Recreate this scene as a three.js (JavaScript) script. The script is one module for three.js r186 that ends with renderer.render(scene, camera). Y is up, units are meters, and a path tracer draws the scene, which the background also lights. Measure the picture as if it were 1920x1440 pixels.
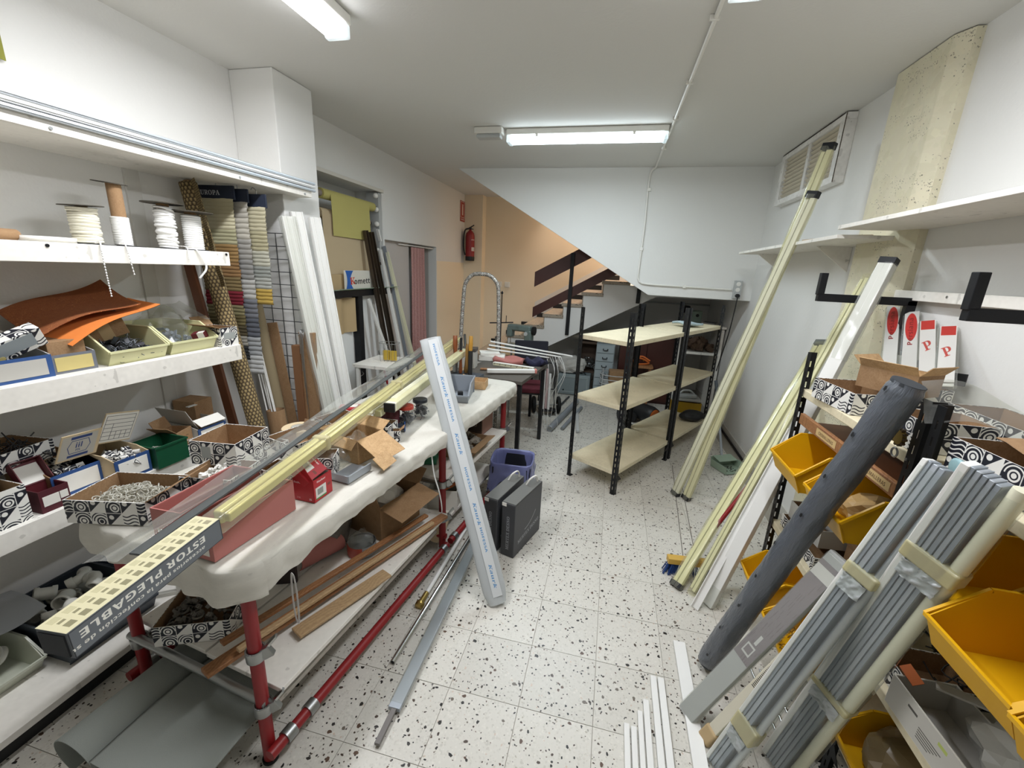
import * as THREE from 'three';
import { RoundedBoxGeometry } from 'three/addons/geometries/RoundedBoxGeometry.js';
import { mergeGeometries } from 'three/addons/utils/BufferGeometryUtils.js';
import { RectAreaLightUniformsLib } from 'three/addons/lights/RectAreaLightUniformsLib.js';

// ------------------------------------------------------------------ camera, exposure, large lights
const scene = new THREE.Scene();
scene.background = new THREE.Color(0x000000);
const renderer = new THREE.WebGLRenderer({ antialias: true });
renderer.toneMapping = THREE.LinearToneMapping;
renderer.toneMappingExposure = 0.9;
renderer.shadowMap.enabled = true;
const camera = new THREE.PerspectiveCamera(84.89, 4 / 3, 0.05, 40);
camera.position.set(0, 1.7217, 0);
{ // yaw to the left, pitch down, slight roll
  const pitch = 0.266257, yaw = 0.22125, roll = 0.0457458;
  const f = new THREE.Vector3(-Math.sin(yaw) * Math.cos(pitch), -Math.sin(pitch), -Math.cos(yaw) * Math.cos(pitch));
  const r0 = new THREE.Vector3(Math.cos(yaw), 0, -Math.sin(yaw));
  const u0 = new THREE.Vector3().crossVectors(r0, f);
  const r = r0.clone().multiplyScalar(Math.cos(roll)).addScaledVector(u0, Math.sin(roll));
  const u = r0.clone().multiplyScalar(-Math.sin(roll)).addScaledVector(u0, Math.cos(roll));
  camera.quaternion.setFromRotationMatrix(new THREE.Matrix4().makeBasis(r, u, f.clone().negate()));
}
scene.add(camera);
RectAreaLightUniformsLib.init();
const CEIL = 2.82, TUBE_WHITE = new THREE.Color(0.93, 0.95, 1.0), TUBE_NITS = 74;
// the lamps themselves (mesh + light) are made by fluorescentLamp() below; their places and brightness:
const LAMPS = [
  { at: [-0.345, -3.76], along: 'x', len: 1.26, k: 0.95, colour: new THREE.Color(0.80, 0.92, 1.0), label: 'ceiling fluorescent lamp in front of the sloping stair wall' },
  { at: [-1.37, -1.44], along: 'z', len: 1.26, k: 1.22, label: 'ceiling fluorescent lamp near the left column, cut by the top edge' },
  { at: [0.365, -1.40], along: 'z', len: 1.26, k: 1.08, label: 'ceiling fluorescent lamp above the aisle, only its tip in view' },
  { at: [0.2, -6.42], y: 5.2, along: 'x', len: 1.26, k: 3.8, colour: new THREE.Color(1.0, 0.90, 0.82), label: 'ceiling lamp high in the stairwell above the picture' },
];

// ------------------------------------------------------------------ helpers
let seed = 7;
const rnd = () => { seed = (seed * 1664525 + 1013904223) >>> 0; return seed / 4294967296; };
const rr = (a, b) => a + (b - a) * rnd();
const pick = (a) => a[Math.floor(rnd() * a.length)];
const V3 = (x, y, z) => new THREE.Vector3(x, y, z);
const names = new Map();
function numbered(n) { const k = names.get(n) || 0; names.set(n, k + 1); return k ? n + '_' + String(k).padStart(3, '0') : n; }
function place(o, p, r) { if (p) o.position.set(p[0], p[1], p[2]); if (r !== undefined) { if (Array.isArray(r)) { o.rotation.order = 'YXZ'; o.rotation.set(r[0], r[1], r[2]); } else o.rotation.y = r; } return o; }
function mesh(name, geo, mat, parent, p, r) {
  const m = new THREE.Mesh(Array.isArray(geo) ? merge(geo) : geo, mat);
  m.castShadow = m.receiveShadow = true;
  m.name = parent ? name : numbered(name);
  (parent || scene).add(m);
  return place(m, p, r);
}
function tag(o, label, category, group, kind) {
  o.userData.label = label; o.userData.category = category;
  if (group) o.userData.group = group;
  if (kind) o.userData.kind = kind;
  return o;
}
function thing(name, label, category, p, r, group) {
  const g = new THREE.Group(); g.name = numbered(name); scene.add(g);
  return tag(place(g, p, r), label, category, group);
}
function struct(name, geo, mat, p, r) { const m = mesh(name, geo, mat, null, p, r); m.userData.kind = 'structure'; m.userData.label = STRUCT_LABEL[name] || name.replace(/_/g, ' '); m.userData.category = name.split('_')[0]; return m; }
const STRUCT_LABEL = {};
// uv in metres by the dominant normal
function muv(g) {
  if (g.index) g = g.toNonIndexed();
  const p = g.attributes.position, n = g.attributes.normal, uv = new Float32Array(p.count * 2);
  for (let i = 0; i < p.count; i += 3) {
    const ax = Math.abs(n.getX(i) + n.getX(i + 1) + n.getX(i + 2)), ay = Math.abs(n.getY(i) + n.getY(i + 1) + n.getY(i + 2)), az = Math.abs(n.getZ(i) + n.getZ(i + 1) + n.getZ(i + 2));
    for (let k = i; k < i + 3; k++) {
      let u, v;
      if (ax >= ay && ax >= az) { u = p.getZ(k); v = p.getY(k); } else if (ay >= az) { u = p.getX(k); v = p.getZ(k); } else { u = p.getX(k); v = p.getY(k); }
      uv[2 * k] = u; uv[2 * k + 1] = v;
    }
  }
  g.setAttribute('uv', new THREE.BufferAttribute(uv, 2));
  return g;
}
function tf(g, p, r, s) {
  const m = new THREE.Matrix4(), q = new THREE.Quaternion();
  if (r !== undefined && r !== null) q.setFromEuler(Array.isArray(r) ? new THREE.Euler(r[0], r[1], r[2], 'YXZ') : new THREE.Euler(0, r, 0));
  m.compose(p ? V3(...p) : V3(0, 0, 0), q, s ? V3(...s) : V3(1, 1, 1));
  g.applyMatrix4(m); return g;
}
function merge(list) {
  return mergeGeometries(list.map((g) => { g = g.index ? g.toNonIndexed() : g; for (const k of Object.keys(g.attributes)) if (!['position', 'normal', 'uv'].includes(k)) g.deleteAttribute(k); if (!g.attributes.uv) g.setAttribute('uv', new THREE.BufferAttribute(new Float32Array(g.attributes.position.count * 2), 2)); return g; }));
}
// box with softly rounded edges, centred in x and z, standing on y (centre when c is true)
function bx(w, h, d, x = 0, y = 0, z = 0, rot, e = 0.0025) {
  const lim = Math.min(w, h, d);
  const g = lim > 0.008 && e > 0 ? new RoundedBoxGeometry(w, h, d, 1, Math.min(e, lim * 0.3)) : new THREE.BoxGeometry(w, h, d);
  return tf(muv(g), [x, y, z], rot);
}
const flat = (w, h, d, x = 0, y = 0, z = 0, rot) => tf(muv(new THREE.BoxGeometry(w, h, d)), [x, y, z], rot);
function cyl(r, h, x = 0, y = 0, z = 0, n = 16, rot, r2) { return tf(new THREE.CylinderGeometry(r2 === undefined ? r : r2, r, h, n), [x, y, z], rot); }
function lathe(pts, n = 24, x = 0, y = 0, z = 0, rot) { return tf(new THREE.LatheGeometry(pts.map((p) => new THREE.Vector2(p[0], p[1])), n), [x, y, z], rot); }
function tube(pts, r, n = 24, rs = 8, closed = false) { return new THREE.TubeGeometry(new THREE.CatmullRomCurve3(pts.map((p) => V3(...p)), closed), n, r, rs, closed); }
function frameAB(a, b, up) { // matrix: local +y along a->b, local x as close to "up" as possible
  const A = V3(...a), B = V3(...b), y = B.clone().sub(A), L = y.length(); y.normalize();
  let x = up ? V3(...up) : (Math.abs(y.y) > 0.9 ? V3(1, 0, 0) : V3(0, 1, 0));
  x.addScaledVector(y, -x.dot(y)).normalize();
  const z = new THREE.Vector3().crossVectors(x, y);
  return { m: new THREE.Matrix4().makeBasis(x, y, z).setPosition(A.clone().add(B).multiplyScalar(0.5)), L };
}
function barAB(a, b, w, d, up, e = 0.003) { const f = frameAB(a, b, up); const g = bx(w, f.L, d, 0, 0, 0, null, e); g.applyMatrix4(f.m); return g; }
function rodAB(a, b, r, n = 10, r2) { const f = frameAB(a, b); const g = new THREE.CylinderGeometry(r2 === undefined ? r : r2, r, f.L, n); g.applyMatrix4(f.m); return g; }
function groupAB(name, label, category, a, b, up, group) { // a Group whose local y runs along a->b, origin at a
  const f = frameAB(a, b, up); const g = new THREE.Group(); g.name = numbered(name); scene.add(g);
  f.m.setPosition(V3(...a)); g.applyMatrix4(f.m);
  tag(g, label, category, group); g.userData.len = f.L; const L = f.L; delete g.userData.len; return { g, L };
}
function extr(pts, depth, holes, bevel = 0) { // polygon in xy extruded +z
  const s = new THREE.Shape(pts.map((p) => new THREE.Vector2(p[0], p[1])));
  if (holes) for (const h of holes) s.holes.push(new THREE.Path(h.map((p) => new THREE.Vector2(p[0], p[1]))));
  return muv(new THREE.ExtrudeGeometry(s, { depth, bevelEnabled: bevel > 0, bevelSize: bevel, bevelThickness: bevel, bevelSegments: 1, steps: 1 }));
}
// smooth noise
const hash3 = (x, y, z) => { const s = Math.sin(x * 127.1 + y * 311.7 + z * 74.7) * 43758.5453; return s - Math.floor(s); };
function vnoise(x, y, z) {
  const X = Math.floor(x), Y = Math.floor(y), Z = Math.floor(z), f = (t) => t * t * (3 - 2 * t), u = f(x - X), v = f(y - Y), w = f(z - Z), L = (a, b, t) => a + (b - a) * t;
  return L(L(L(hash3(X, Y, Z), hash3(X + 1, Y, Z), u), L(hash3(X, Y + 1, Z), hash3(X + 1, Y + 1, Z), u), v), L(L(hash3(X, Y, Z + 1), hash3(X + 1, Y, Z + 1), u), L(hash3(X, Y + 1, Z + 1), hash3(X + 1, Y + 1, Z + 1), u), v), w) * 2 - 1;
}
// grid surface from f(u,v) -> [x,y,z]; closed thickness t makes it a thin slab
function surf(f, nu, nv, t = 0) {
  const pos = [], uv = [], idx = [];
  for (let j = 0; j <= nv; j++) for (let i = 0; i <= nu; i++) { const p = f(i / nu, j / nv); pos.push(p[0], p[1], p[2]); uv.push(i / nu, j / nv); }
  for (let j = 0; j < nv; j++) for (let i = 0; i < nu; i++) { const a = j * (nu + 1) + i, b = a + 1, c = a + nu + 1, d = c + 1; idx.push(a, b, d, a, d, c); }
  let g = new THREE.BufferGeometry();
  g.setAttribute('position', new THREE.Float32BufferAttribute(pos, 3)); g.setAttribute('uv', new THREE.Float32BufferAttribute(uv, 2)); g.setIndex(idx); g.computeVertexNormals();
  if (t > 0) {
    const n = g.attributes.normal, P = pos.slice(), N = (nu + 1) * (nv + 1);
    for (let i = 0; i < N; i++) { P.push(pos[3 * i] - n.getX(i) * t, pos[3 * i + 1] - n.getY(i) * t, pos[3 * i + 2] - n.getZ(i) * t); uv.push(uv[2 * i], uv[2 * i + 1]); }
    const I = idx.slice(); for (let k = 0; k < idx.length; k += 3) I.push(idx[k] + N, idx[k + 2] + N, idx[k + 1] + N);
    const rim = []; for (let i = 0; i <= nu; i++) rim.push(i); for (let j = 1; j <= nv; j++) rim.push(j * (nu + 1) + nu); for (let i = nu - 1; i >= 0; i--) rim.push(nv * (nu + 1) + i); for (let j = nv - 1; j > 0; j--) rim.push(j * (nu + 1));
    for (let k = 0; k < rim.length; k++) { const a = rim[k], b = rim[(k + 1) % rim.length]; I.push(a, a + N, b, b, a + N, b + N); }
    g = new THREE.BufferGeometry(); g.setAttribute('position', new THREE.Float32BufferAttribute(P, 3)); g.setAttribute('uv', new THREE.Float32BufferAttribute(uv, 2)); g.setIndex(I); g.computeVertexNormals();
  }
  return g;
}
function blob(rx, ry, rz, amp, fr, sd, det = 4) { // crumpled bag / lump
  const g = new THREE.IcosahedronGeometry(1, det), p = g.attributes.position;
  for (let i = 0; i < p.count; i++) {
    const x = p.getX(i), y = p.getY(i), z = p.getZ(i);
    let k = 1 + amp * vnoise(x * fr + sd, y * fr, z * fr) + amp * 0.6 * Math.abs(vnoise(x * fr * 2.3, y * fr * 2.3 + sd, z * fr * 2.3));
    p.setXYZ(i, x * k * rx, Math.max(-ry * 0.75, y * k * ry), z * k * rz);
  }
  g.computeVertexNormals(); return g;
}

// ------------------------------------------------------------------ textures
function canvasTex(w, h, draw, mx, my, srgb = true) { // mx,my: metres covered when the uv is in metres
  const c = document.createElement('canvas'); c.width = w; c.height = h; const x = c.getContext('2d'); draw(x, w, h);
  const t = new THREE.CanvasTexture(c); t.wrapS = t.wrapT = THREE.RepeatWrapping; t.magFilter = THREE.LinearFilter;
  if (srgb) t.colorSpace = THREE.SRGBColorSpace; if (mx) t.repeat.set(1 / mx, 1 / (my || mx)); return t;
}
function noiseTex(n, m, f, srgb = true) {
  const d = new Uint8Array(n * n * 4);
  for (let y = 0; y < n; y++) for (let x = 0; x < n; x++) { const c = f(x / n, y / n, x, y), o = 4 * (y * n + x); d[o] = c[0]; d[o + 1] = c[1]; d[o + 2] = c[2]; d[o + 3] = 255; }
  const t = new THREE.DataTexture(d, n, n); t.wrapS = t.wrapT = THREE.RepeatWrapping; t.magFilter = THREE.LinearFilter; t.minFilter = THREE.LinearFilter; t.needsUpdate = true;
  if (srgb) t.colorSpace = THREE.SRGBColorSpace; t.repeat.set(1 / m, 1 / m); return t;
}
const per = (x, y, f, s = 0) => { // tileable noise on the unit square
  const a = vnoise(x * f, y * f, s), b = vnoise((x - 1) * f, y * f, s), c = vnoise(x * f, (y - 1) * f, s), d = vnoise((x - 1) * f, (y - 1) * f, s);
  return (a * (1 - x) + b * x) * (1 - y) + (c * (1 - x) + d * x) * y;
};
const g8 = (v) => { v = Math.max(0, Math.min(255, v)); return [v, v, v]; };
const T = {};
T.plaster = noiseTex(256, 0.5, (x, y) => g8(128 + 46 * per(x, y, 40, 1) + 40 * per(x, y, 90, 5) + 25 * per(x, y, 9, 9)), false);
T.fine = noiseTex(256, 0.12, (x, y) => g8(128 + 60 * per(x, y, 60, 3) + 50 * per(x, y, 110, 4)), false);
T.scuff = noiseTex(256, 0.6, (x, y) => { const v = 236 + 10 * per(x, y, 7, 2) + 7 * per(x, y, 40, 6) - (per(x, y, 24, 8) > 0.62 ? 22 : 0); return [v, v - 2, v - 6]; });
T.kraft = noiseTex(256, 0.25, (x, y) => { const v = 12 * per(x, y * 1, 60, 3) + 9 * per(x, y, 12, 4); return [184 + v, 150 + v, 108 + v]; });
T.card = noiseTex(256, 0.25, (x, y) => { const v = 9 * per(x, y, 70, 3) + 8 * per(x, y, 10, 4); return [150 + v, 118 + v, 84 + v]; });
T.weave = noiseTex(128, 0.03, (x, y) => g8(128 + 60 * Math.sin(x * Math.PI * 40) * Math.cos(y * Math.PI * 40) + 30 * per(x, y, 20, 2)), false);
T.cloth = noiseTex(256, 0.4, (x, y) => { const v = 232 + 7 * per(x, y, 8, 3) + 4 * per(x, y, 60, 5) - (per(x, y, 14, 12) > 0.55 ? 12 : 0); return [v, v - 2, v - 8]; });
T.wood = noiseTex(256, 0.35, (x, y) => { const k = per(x * 1, y, 3, 1), v = 18 * Math.sin((x * 26 + 2.2 * per(x, y, 4, 2)) * 6.283) * 0.5 + 14 * per(x, y, 60, 7); return [150 + v + 10 * k, 104 + v * 0.8 + 8 * k, 66 + v * 0.6]; });
T.woodPale = noiseTex(256, 0.35, (x, y) => { const v = 12 * Math.sin((x * 22 + 1.6 * per(x, y, 4, 2)) * 6.283) * 0.5 + 10 * per(x, y, 60, 7); return [176 + v, 146 + v, 108 + v * 0.8]; });
T.felt = noiseTex(256, 0.2, (x, y) => { const v = 12 * per(x, y, 70, 3) + 6 * per(x, y, 16, 3), s = per(x, y, 52, 11) > 0.66 ? 60 : 0; return [140 + v + s, 80 + v + s * 0.8, 42 + v * 0.6 + s * 0.5]; });
T.board = noiseTex(256, 0.5, (x, y) => { const v = 6 * per(x, y, 50, 3) + 6 * per(x, y, 8, 4) - (per(x, y, 18, 5) > 0.6 ? 8 : 0); return [222 + v, 212 + v, 184 + v]; });
T.whitewood = noiseTex(256, 0.6, (x, y) => { const v = 5 * per(x, y, 44, 3) + 5 * per(x, y, 7, 4) - (per(x, y, 30, 15) > 0.66 ? 26 : 0); return [233 + v, 229 + v, 220 + v]; });
T.brush = noiseTex(256, 0.1, (x, y) => g8(128 + 70 * per(x * 1, y * 0.04, 90, 3)), false);
function chip(x, cx, cy, r) { const n = 5 + Math.floor(rnd() * 3), a0 = rnd() * 6.28, el = rr(0.5, 1), ea = rnd() * 3.14; x.beginPath(); for (let i = 0; i < n; i++) { const a = a0 + i * 6.283 / n, q = r * rr(0.6, 1.15), px = Math.cos(a) * q, py = Math.sin(a) * q * el; const X = cx + px * Math.cos(ea) - py * Math.sin(ea), Y = cy + px * Math.sin(ea) + py * Math.cos(ea); i ? x.lineTo(X, Y) : x.moveTo(X, Y); } x.closePath(); x.fill(); }
const terrazzo = [0, 1, 2, 3, 4].map((k) => canvasTex(512, 512, (x, w) => {
  const b = [206, 209, 202, 210, 204][k]; x.fillStyle = `rgb(${b},${b - 4},${b - 14})`; x.fillRect(0, 0, w, w);
  for (let i = 0; i < 900; i++) { const v = rr(-26, 16); x.fillStyle = `rgba(${b + v | 0},${b - 4 + v | 0},${b - 15 + v | 0},.55)`; chip(x, rnd() * w, rnd() * w, rr(3, 12)); }
  for (let i = 0; i < 34; i++) { x.fillStyle = pick(['rgba(150,146,136,.8)', 'rgba(175,168,152,.9)', 'rgba(196,170,150,.7)']); chip(x, rnd() * w, rnd() * w, rr(4, 10)); }
  const n = [98, 84, 112, 92, 104][k];
  for (let i = 0; i < n; i++) { x.fillStyle = pick(['#26221e', '#2b2722', '#1d1b19', '#3a2e26', '#4a3d33', '#5b4638', '#33302d', '#6b6258']); const big = rnd(); chip(x, rnd() * w, rnd() * w, big > 0.87 ? rr(11, 18) : rr(4, 10.5)); }
}));
// black and white geometric print of the small cartons
function printCell(x, X, Y, s) {
  x.save(); x.translate(X, Y); x.beginPath(); x.rect(0, 0, s, s); x.clip();
  const N = '#191b26', W = '#e9e7e0'; const inv = rnd() > 0.5; x.fillStyle = inv ? W : N; x.fillRect(0, 0, s, s); const F = inv ? N : W, B = inv ? W : N;
  const k = pick([0, 0, 1, 1, 1, 2, 2, 3, 4, 4]); x.lineWidth = s * 0.075; x.strokeStyle = F; x.fillStyle = F;
  if (k < 2) { const cx = s * (k ? 0.5 : 0.62), cy = s * 0.62; for (const q of [0.62, 0.46]) { x.beginPath(); x.arc(cx, cy, s * q, Math.PI, Math.PI * 2); x.stroke(); } x.beginPath(); x.arc(cx, cy, s * 0.3, 0, 7); x.fill(); x.fillStyle = B; x.beginPath(); x.arc(cx, cy, s * 0.2, 0, 7); x.fill(); x.fillStyle = F; x.beginPath(); x.arc(cx, cy, s * 0.13, 0, 7); x.fill(); }
  else if (k === 2) { x.fillRect(s * 0.12, s * 0.1, s * 0.16, s * 0.8); x.beginPath(); x.moveTo(s * 0.3, s * 0.5); x.lineTo(s * 0.75, s * 0.08); x.lineTo(s * 0.95, s * 0.08); x.lineTo(s * 0.5, s * 0.5); x.lineTo(s * 0.95, s * 0.92); x.lineTo(s * 0.72, s * 0.92); x.fill(); }
  else if (k === 3) { for (let i = 0; i < 4; i++) { x.beginPath(); for (let j = 0; j <= 12; j++) x.lineTo(j / 12 * s, s * (0.16 + i * 0.24) + Math.sin(j / 12 * 6.28) * s * 0.09); x.stroke(); } }
  else { x.beginPath(); x.moveTo(0, 0); x.lineTo(s, 0); x.lineTo(0, s); x.fill(); x.fillStyle = B; x.beginPath(); x.arc(s * 0.3, s * 0.3, s * 0.16, 0, 7); x.fill(); }
  x.strokeStyle = '#e9e7e0'; x.lineWidth = s * 0.05; x.strokeRect(0, 0, s, s); x.restore();
}
T.print = canvasTex(512, 512, (x, w) => { for (let j = 0; j < 5; j++) for (let i = 0; i < 5; i++) printCell(x, i * w / 5, j * w / 5, w / 5); }, 0.26);
T.rollFabric = canvasTex(512, 512, (x, w) => {
  x.fillStyle = '#4a3d2a'; x.fillRect(0, 0, w, w);
  for (let j = 0; j < 8; j++) for (let i = 0; i < 8; i++) { const cx = (i + 0.5 + (j % 2) * 0.5) * w / 8, cy = (j + 0.5) * w / 8; for (const X of [cx, cx - w]) { x.fillStyle = '#b9a06c'; x.beginPath(); x.arc(X, cy, 20, 0, 7); x.fill(); x.fillStyle = '#372d1e'; x.beginPath(); x.arc(X, cy, 13, 0, 7); x.fill(); x.fillStyle = '#cdb987'; x.beginPath(); x.arc(X, cy, 8, 0, 7); x.fill(); x.strokeStyle = '#a58f5e'; x.lineWidth = 3; for (let q = 0; q < 6; q++) { x.beginPath(); x.moveTo(X, cy + 20); x.lineTo(X + (q - 2.5) * 9, cy + 34); x.stroke(); } } }
}, 0.16);
T.curtain = canvasTex(256, 256, (x, w) => { x.fillStyle = '#b78983'; x.fillRect(0, 0, w, w); for (let i = 0; i < 420; i++) { x.fillStyle = pick(['#a06a66', '#cfaaa4', '#d9bdb5', '#93605e']); x.beginPath(); x.ellipse(rnd() * w, rnd() * w, rr(2, 6), rr(1, 4), rnd() * 3, 0, 7); x.fill(); } }, 0.12);
T.paintSpots = canvasTex(256, 256, (x, w) => { x.fillStyle = '#8f8b84'; x.fillRect(0, 0, w, w); for (let i = 0; i < 260; i++) { x.fillStyle = pick(['#e8e6e0', '#d8d4cb', '#4d4640', '#3a332e', '#8a6257', '#f2f0ea']); chip(x, rnd() * w, rnd() * w, rr(3, 11)); } }, 0.16);
T.stain = canvasTex(512, 512, (x, w) => { x.fillStyle = '#ddd6bd'; x.fillRect(0, 0, w, w); for (let i = 0; i < 240; i++) { const v = rr(-8, 8); x.fillStyle = `rgba(${221 + v | 0},${214 + v | 0},${187 + v | 0},.6)`; chip(x, rnd() * w, rnd() * w, rr(10, 50)); } for (let i = 0; i < 34; i++) { const cx = rnd() * w, cy = rnd() * w; for (let q = 0; q < 22; q++) { x.fillStyle = pick(['rgba(96,94,82,.75)', 'rgba(78,76,66,.8)', 'rgba(150,138,116,.6)', 'rgba(120,112,96,.6)']); chip(x, cx + rr(-1, 1) * rr(4, 46), cy + rr(-1, 1) * rr(6, 70), rr(0.7, 3.2)); } } }, 0.6);
// lettering
function textTex(w, h, bg, items, extra) { // items: [text, x, y, font, colour, rot]
  return canvasTex(w, h, (x) => { x.fillStyle = bg; x.fillRect(0, 0, w, h); if (extra) extra(x, w, h); x.textBaseline = 'middle'; for (const [t, X, Y, f, c, rot] of items) { x.save(); x.translate(X, Y); x.rotate(rot || 0); x.textAlign = 'center'; x.font = f; x.fillStyle = c; x.fillText(t, 0, 0); x.restore(); } });
}

// ------------------------------------------------------------------ materials
const mk = (c, rough = 0.6, o = {}) => new THREE.MeshStandardMaterial({ color: c, roughness: rough, ...o });
const ph = (c, rough = 0.6, o = {}) => new THREE.MeshPhysicalMaterial({ color: c, roughness: rough, ...o });
const M = {
  wall: mk(0xe4e3df, 0.85, { bumpMap: T.plaster, bumpScale: 0.0012 }),
  ceil: mk(0xd9d8d4, 0.9, { bumpMap: T.plaster, bumpScale: 0.001 }),
  yellowWall: mk(0xf0e2c8, 0.8, { bumpMap: T.plaster, bumpScale: 0.001 }),
  grout: mk(0x9d978b, 0.9),
  white: mk(0xffffff, 0.55, { map: T.whitewood }),
  whitePaint: mk(0xe6e5e0, 0.5), whitePlastic: mk(0xe9e7e0, 0.35), whiteMetal: mk(0xdedfdd, 0.35),
  board: mk(0xfffdf8, 0.6, { map: T.board }), boardEdge: mk(0xd9cfa6, 0.6),
  black: mk(0x17181a, 0.5), blackMetal: mk(0x1b1c1f, 0.45, { metalness: 0.4 }), darkBlue: mk(0x20283a, 0.6), ink: mk(0x1a1d24, 0.8),
  chrome: mk(0xc9cac8, 0.22, { metalness: 1 }), steel: mk(0xa5a7a6, 0.38, { metalness: 1 }), alu: mk(0xc4c8cc, 0.4, { metalness: 0.85, bumpMap: T.brush, bumpScale: 0.0002 }), greyAlu: mk(0xa3a9b0, 0.45, { metalness: 0.45 }), railAlu: mk(0xb0b6bc, 0.42, { metalness: 0.3 }), railAlu2: mk(0x9da4ab, 0.42, { metalness: 0.3 }),
  red: mk(0x8a1b1e, 0.42), redBox: mk(0xb01e27, 0.5), darkRed: mk(0x5b1620, 0.6), maroon: mk(0x4d1620, 0.7),
  kraft: mk(0xffffff, 0.85, { map: T.kraft }), card: mk(0xffffff, 0.85, { map: T.card }),
  print: mk(0xffffff, 0.55, { map: T.print }),
  cream: mk(0xd9d7a8, 0.4), creamGrey: mk(0xc6c9b8, 0.4), yellow: mk(0xd9a40c, 0.38), green: mk(0x0f4a30, 0.4), greyBin: mk(0x8d939a, 0.45), slate: mk(0x3c434b, 0.5), beige: mk(0xcdb894, 0.8), lightGrey: mk(0xb6b8b6, 0.6),
  blueBox: mk(0x2b4a7d, 0.5), navy: mk(0x1b2436, 0.7), paper: mk(0xe6e3da, 0.8), greyPaper: mk(0xb9b6ae, 0.85), bluePaper: mk(0x2c4f86, 0.6), labelYellow: mk(0xc9b878, 0.8),
  pink: mk(0xb4716a, 0.6), wood: mk(0xffffff, 0.55, { map: T.wood }), woodPale: mk(0xffffff, 0.6, { map: T.woodPale }), woodDark: mk(0x6d3f22, 0.5), brownRail: mk(0x4a2620, 0.4),
  felt: mk(0xffffff, 0.95, { map: T.felt }), orangeFelt: mk(0xe0813a, 0.95), greyFelt: mk(0x8b8f89, 0.97, { bumpMap: T.fine, bumpScale: 0.001 }),
  cloth: ph(0xe4e2dc, 0.9, { map: T.cloth, bumpMap: T.weave, bumpScale: 0.0004, sheen: 0.2 }),
  clear: ph(0xf6f8f6, 0.08, { transmission: 0.97, thickness: 0, ior: 1.4 }), film: ph(0xf4f5f2, 0.16, { transmission: 0.93, thickness: 0, ior: 1.35 }), filmYellow: ph(0xf8f7e8, 0.15, { transmission: 0.9, thickness: 0, ior: 1.35 }),
  milky: ph(0xd4d8d8, 0.32, { transmission: 0.35, thickness: 0, ior: 1.4 }),
  glass: ph(0xffffff, 0.03, { transmission: 1, thickness: 0, ior: 1.45 }),
  gold: mk(0xd8cf96, 0.24, { metalness: 0.3 }), ivory: mk(0xe2dfc6, 0.35), brass: mk(0xb49b5a, 0.3, { metalness: 0.9 }),
  bubble: ph(0x565b62, 0.28, { clearcoat: 0.5, clearcoatRoughness: 0.35, bumpMap: T.plaster, bumpScale: 0.004 }),
  tape: ph(0xe6dfb8, 0.22, { transmission: 0.55, thickness: 0, ior: 1.4 }), rollFabric: mk(0xffffff, 0.9, { map: T.rollFabric }), curtain: mk(0xffffff, 0.9, { map: T.curtain }),
  terrazzo: terrazzo.map((t) => mk(0xffffff, 0.34, { map: t })), stair: mk(0xcabfb3, 0.5, { map: (() => { const t = terrazzo[0].clone(); t.repeat.set(1 / 0.3, 1 / 0.3); return t; })() }),
  purpleBag: ph(0x9298cc, 0.35, { transmission: 0.45, thickness: 0, sheen: 0.3 }), charcoal: mk(0x46474a, 0.5, { bumpMap: T.fine, bumpScale: 0.0005 }),
  mortar: mk(0xcfcab9, 0.85), tan: mk(0xb59c74, 0.7), rubber: mk(0x121212, 0.8), cord: mk(0xded9c6, 0.9), cordWhite: mk(0xe9e8e4, 0.85), greenGrey: mk(0x8ea08c, 0.4), sewing: mk(0x66746f, 0.35), orange: mk(0xc8692c, 0.5), blueBristle: mk(0x1d3f7a, 0.8),
  plumb: mk(0xd8d6cc, 0.35), screw: mk(0x6f7378, 0.35, { metalness: 0.8 }), clearBit: ph(0xe6e4da, 0.15, { transmission: 0.55, thickness: 0, ior: 1.45 }),
};
const texMat = (t, rough = 0.6, o = {}) => mk(0xffffff, rough, { map: t, ...o });
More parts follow.
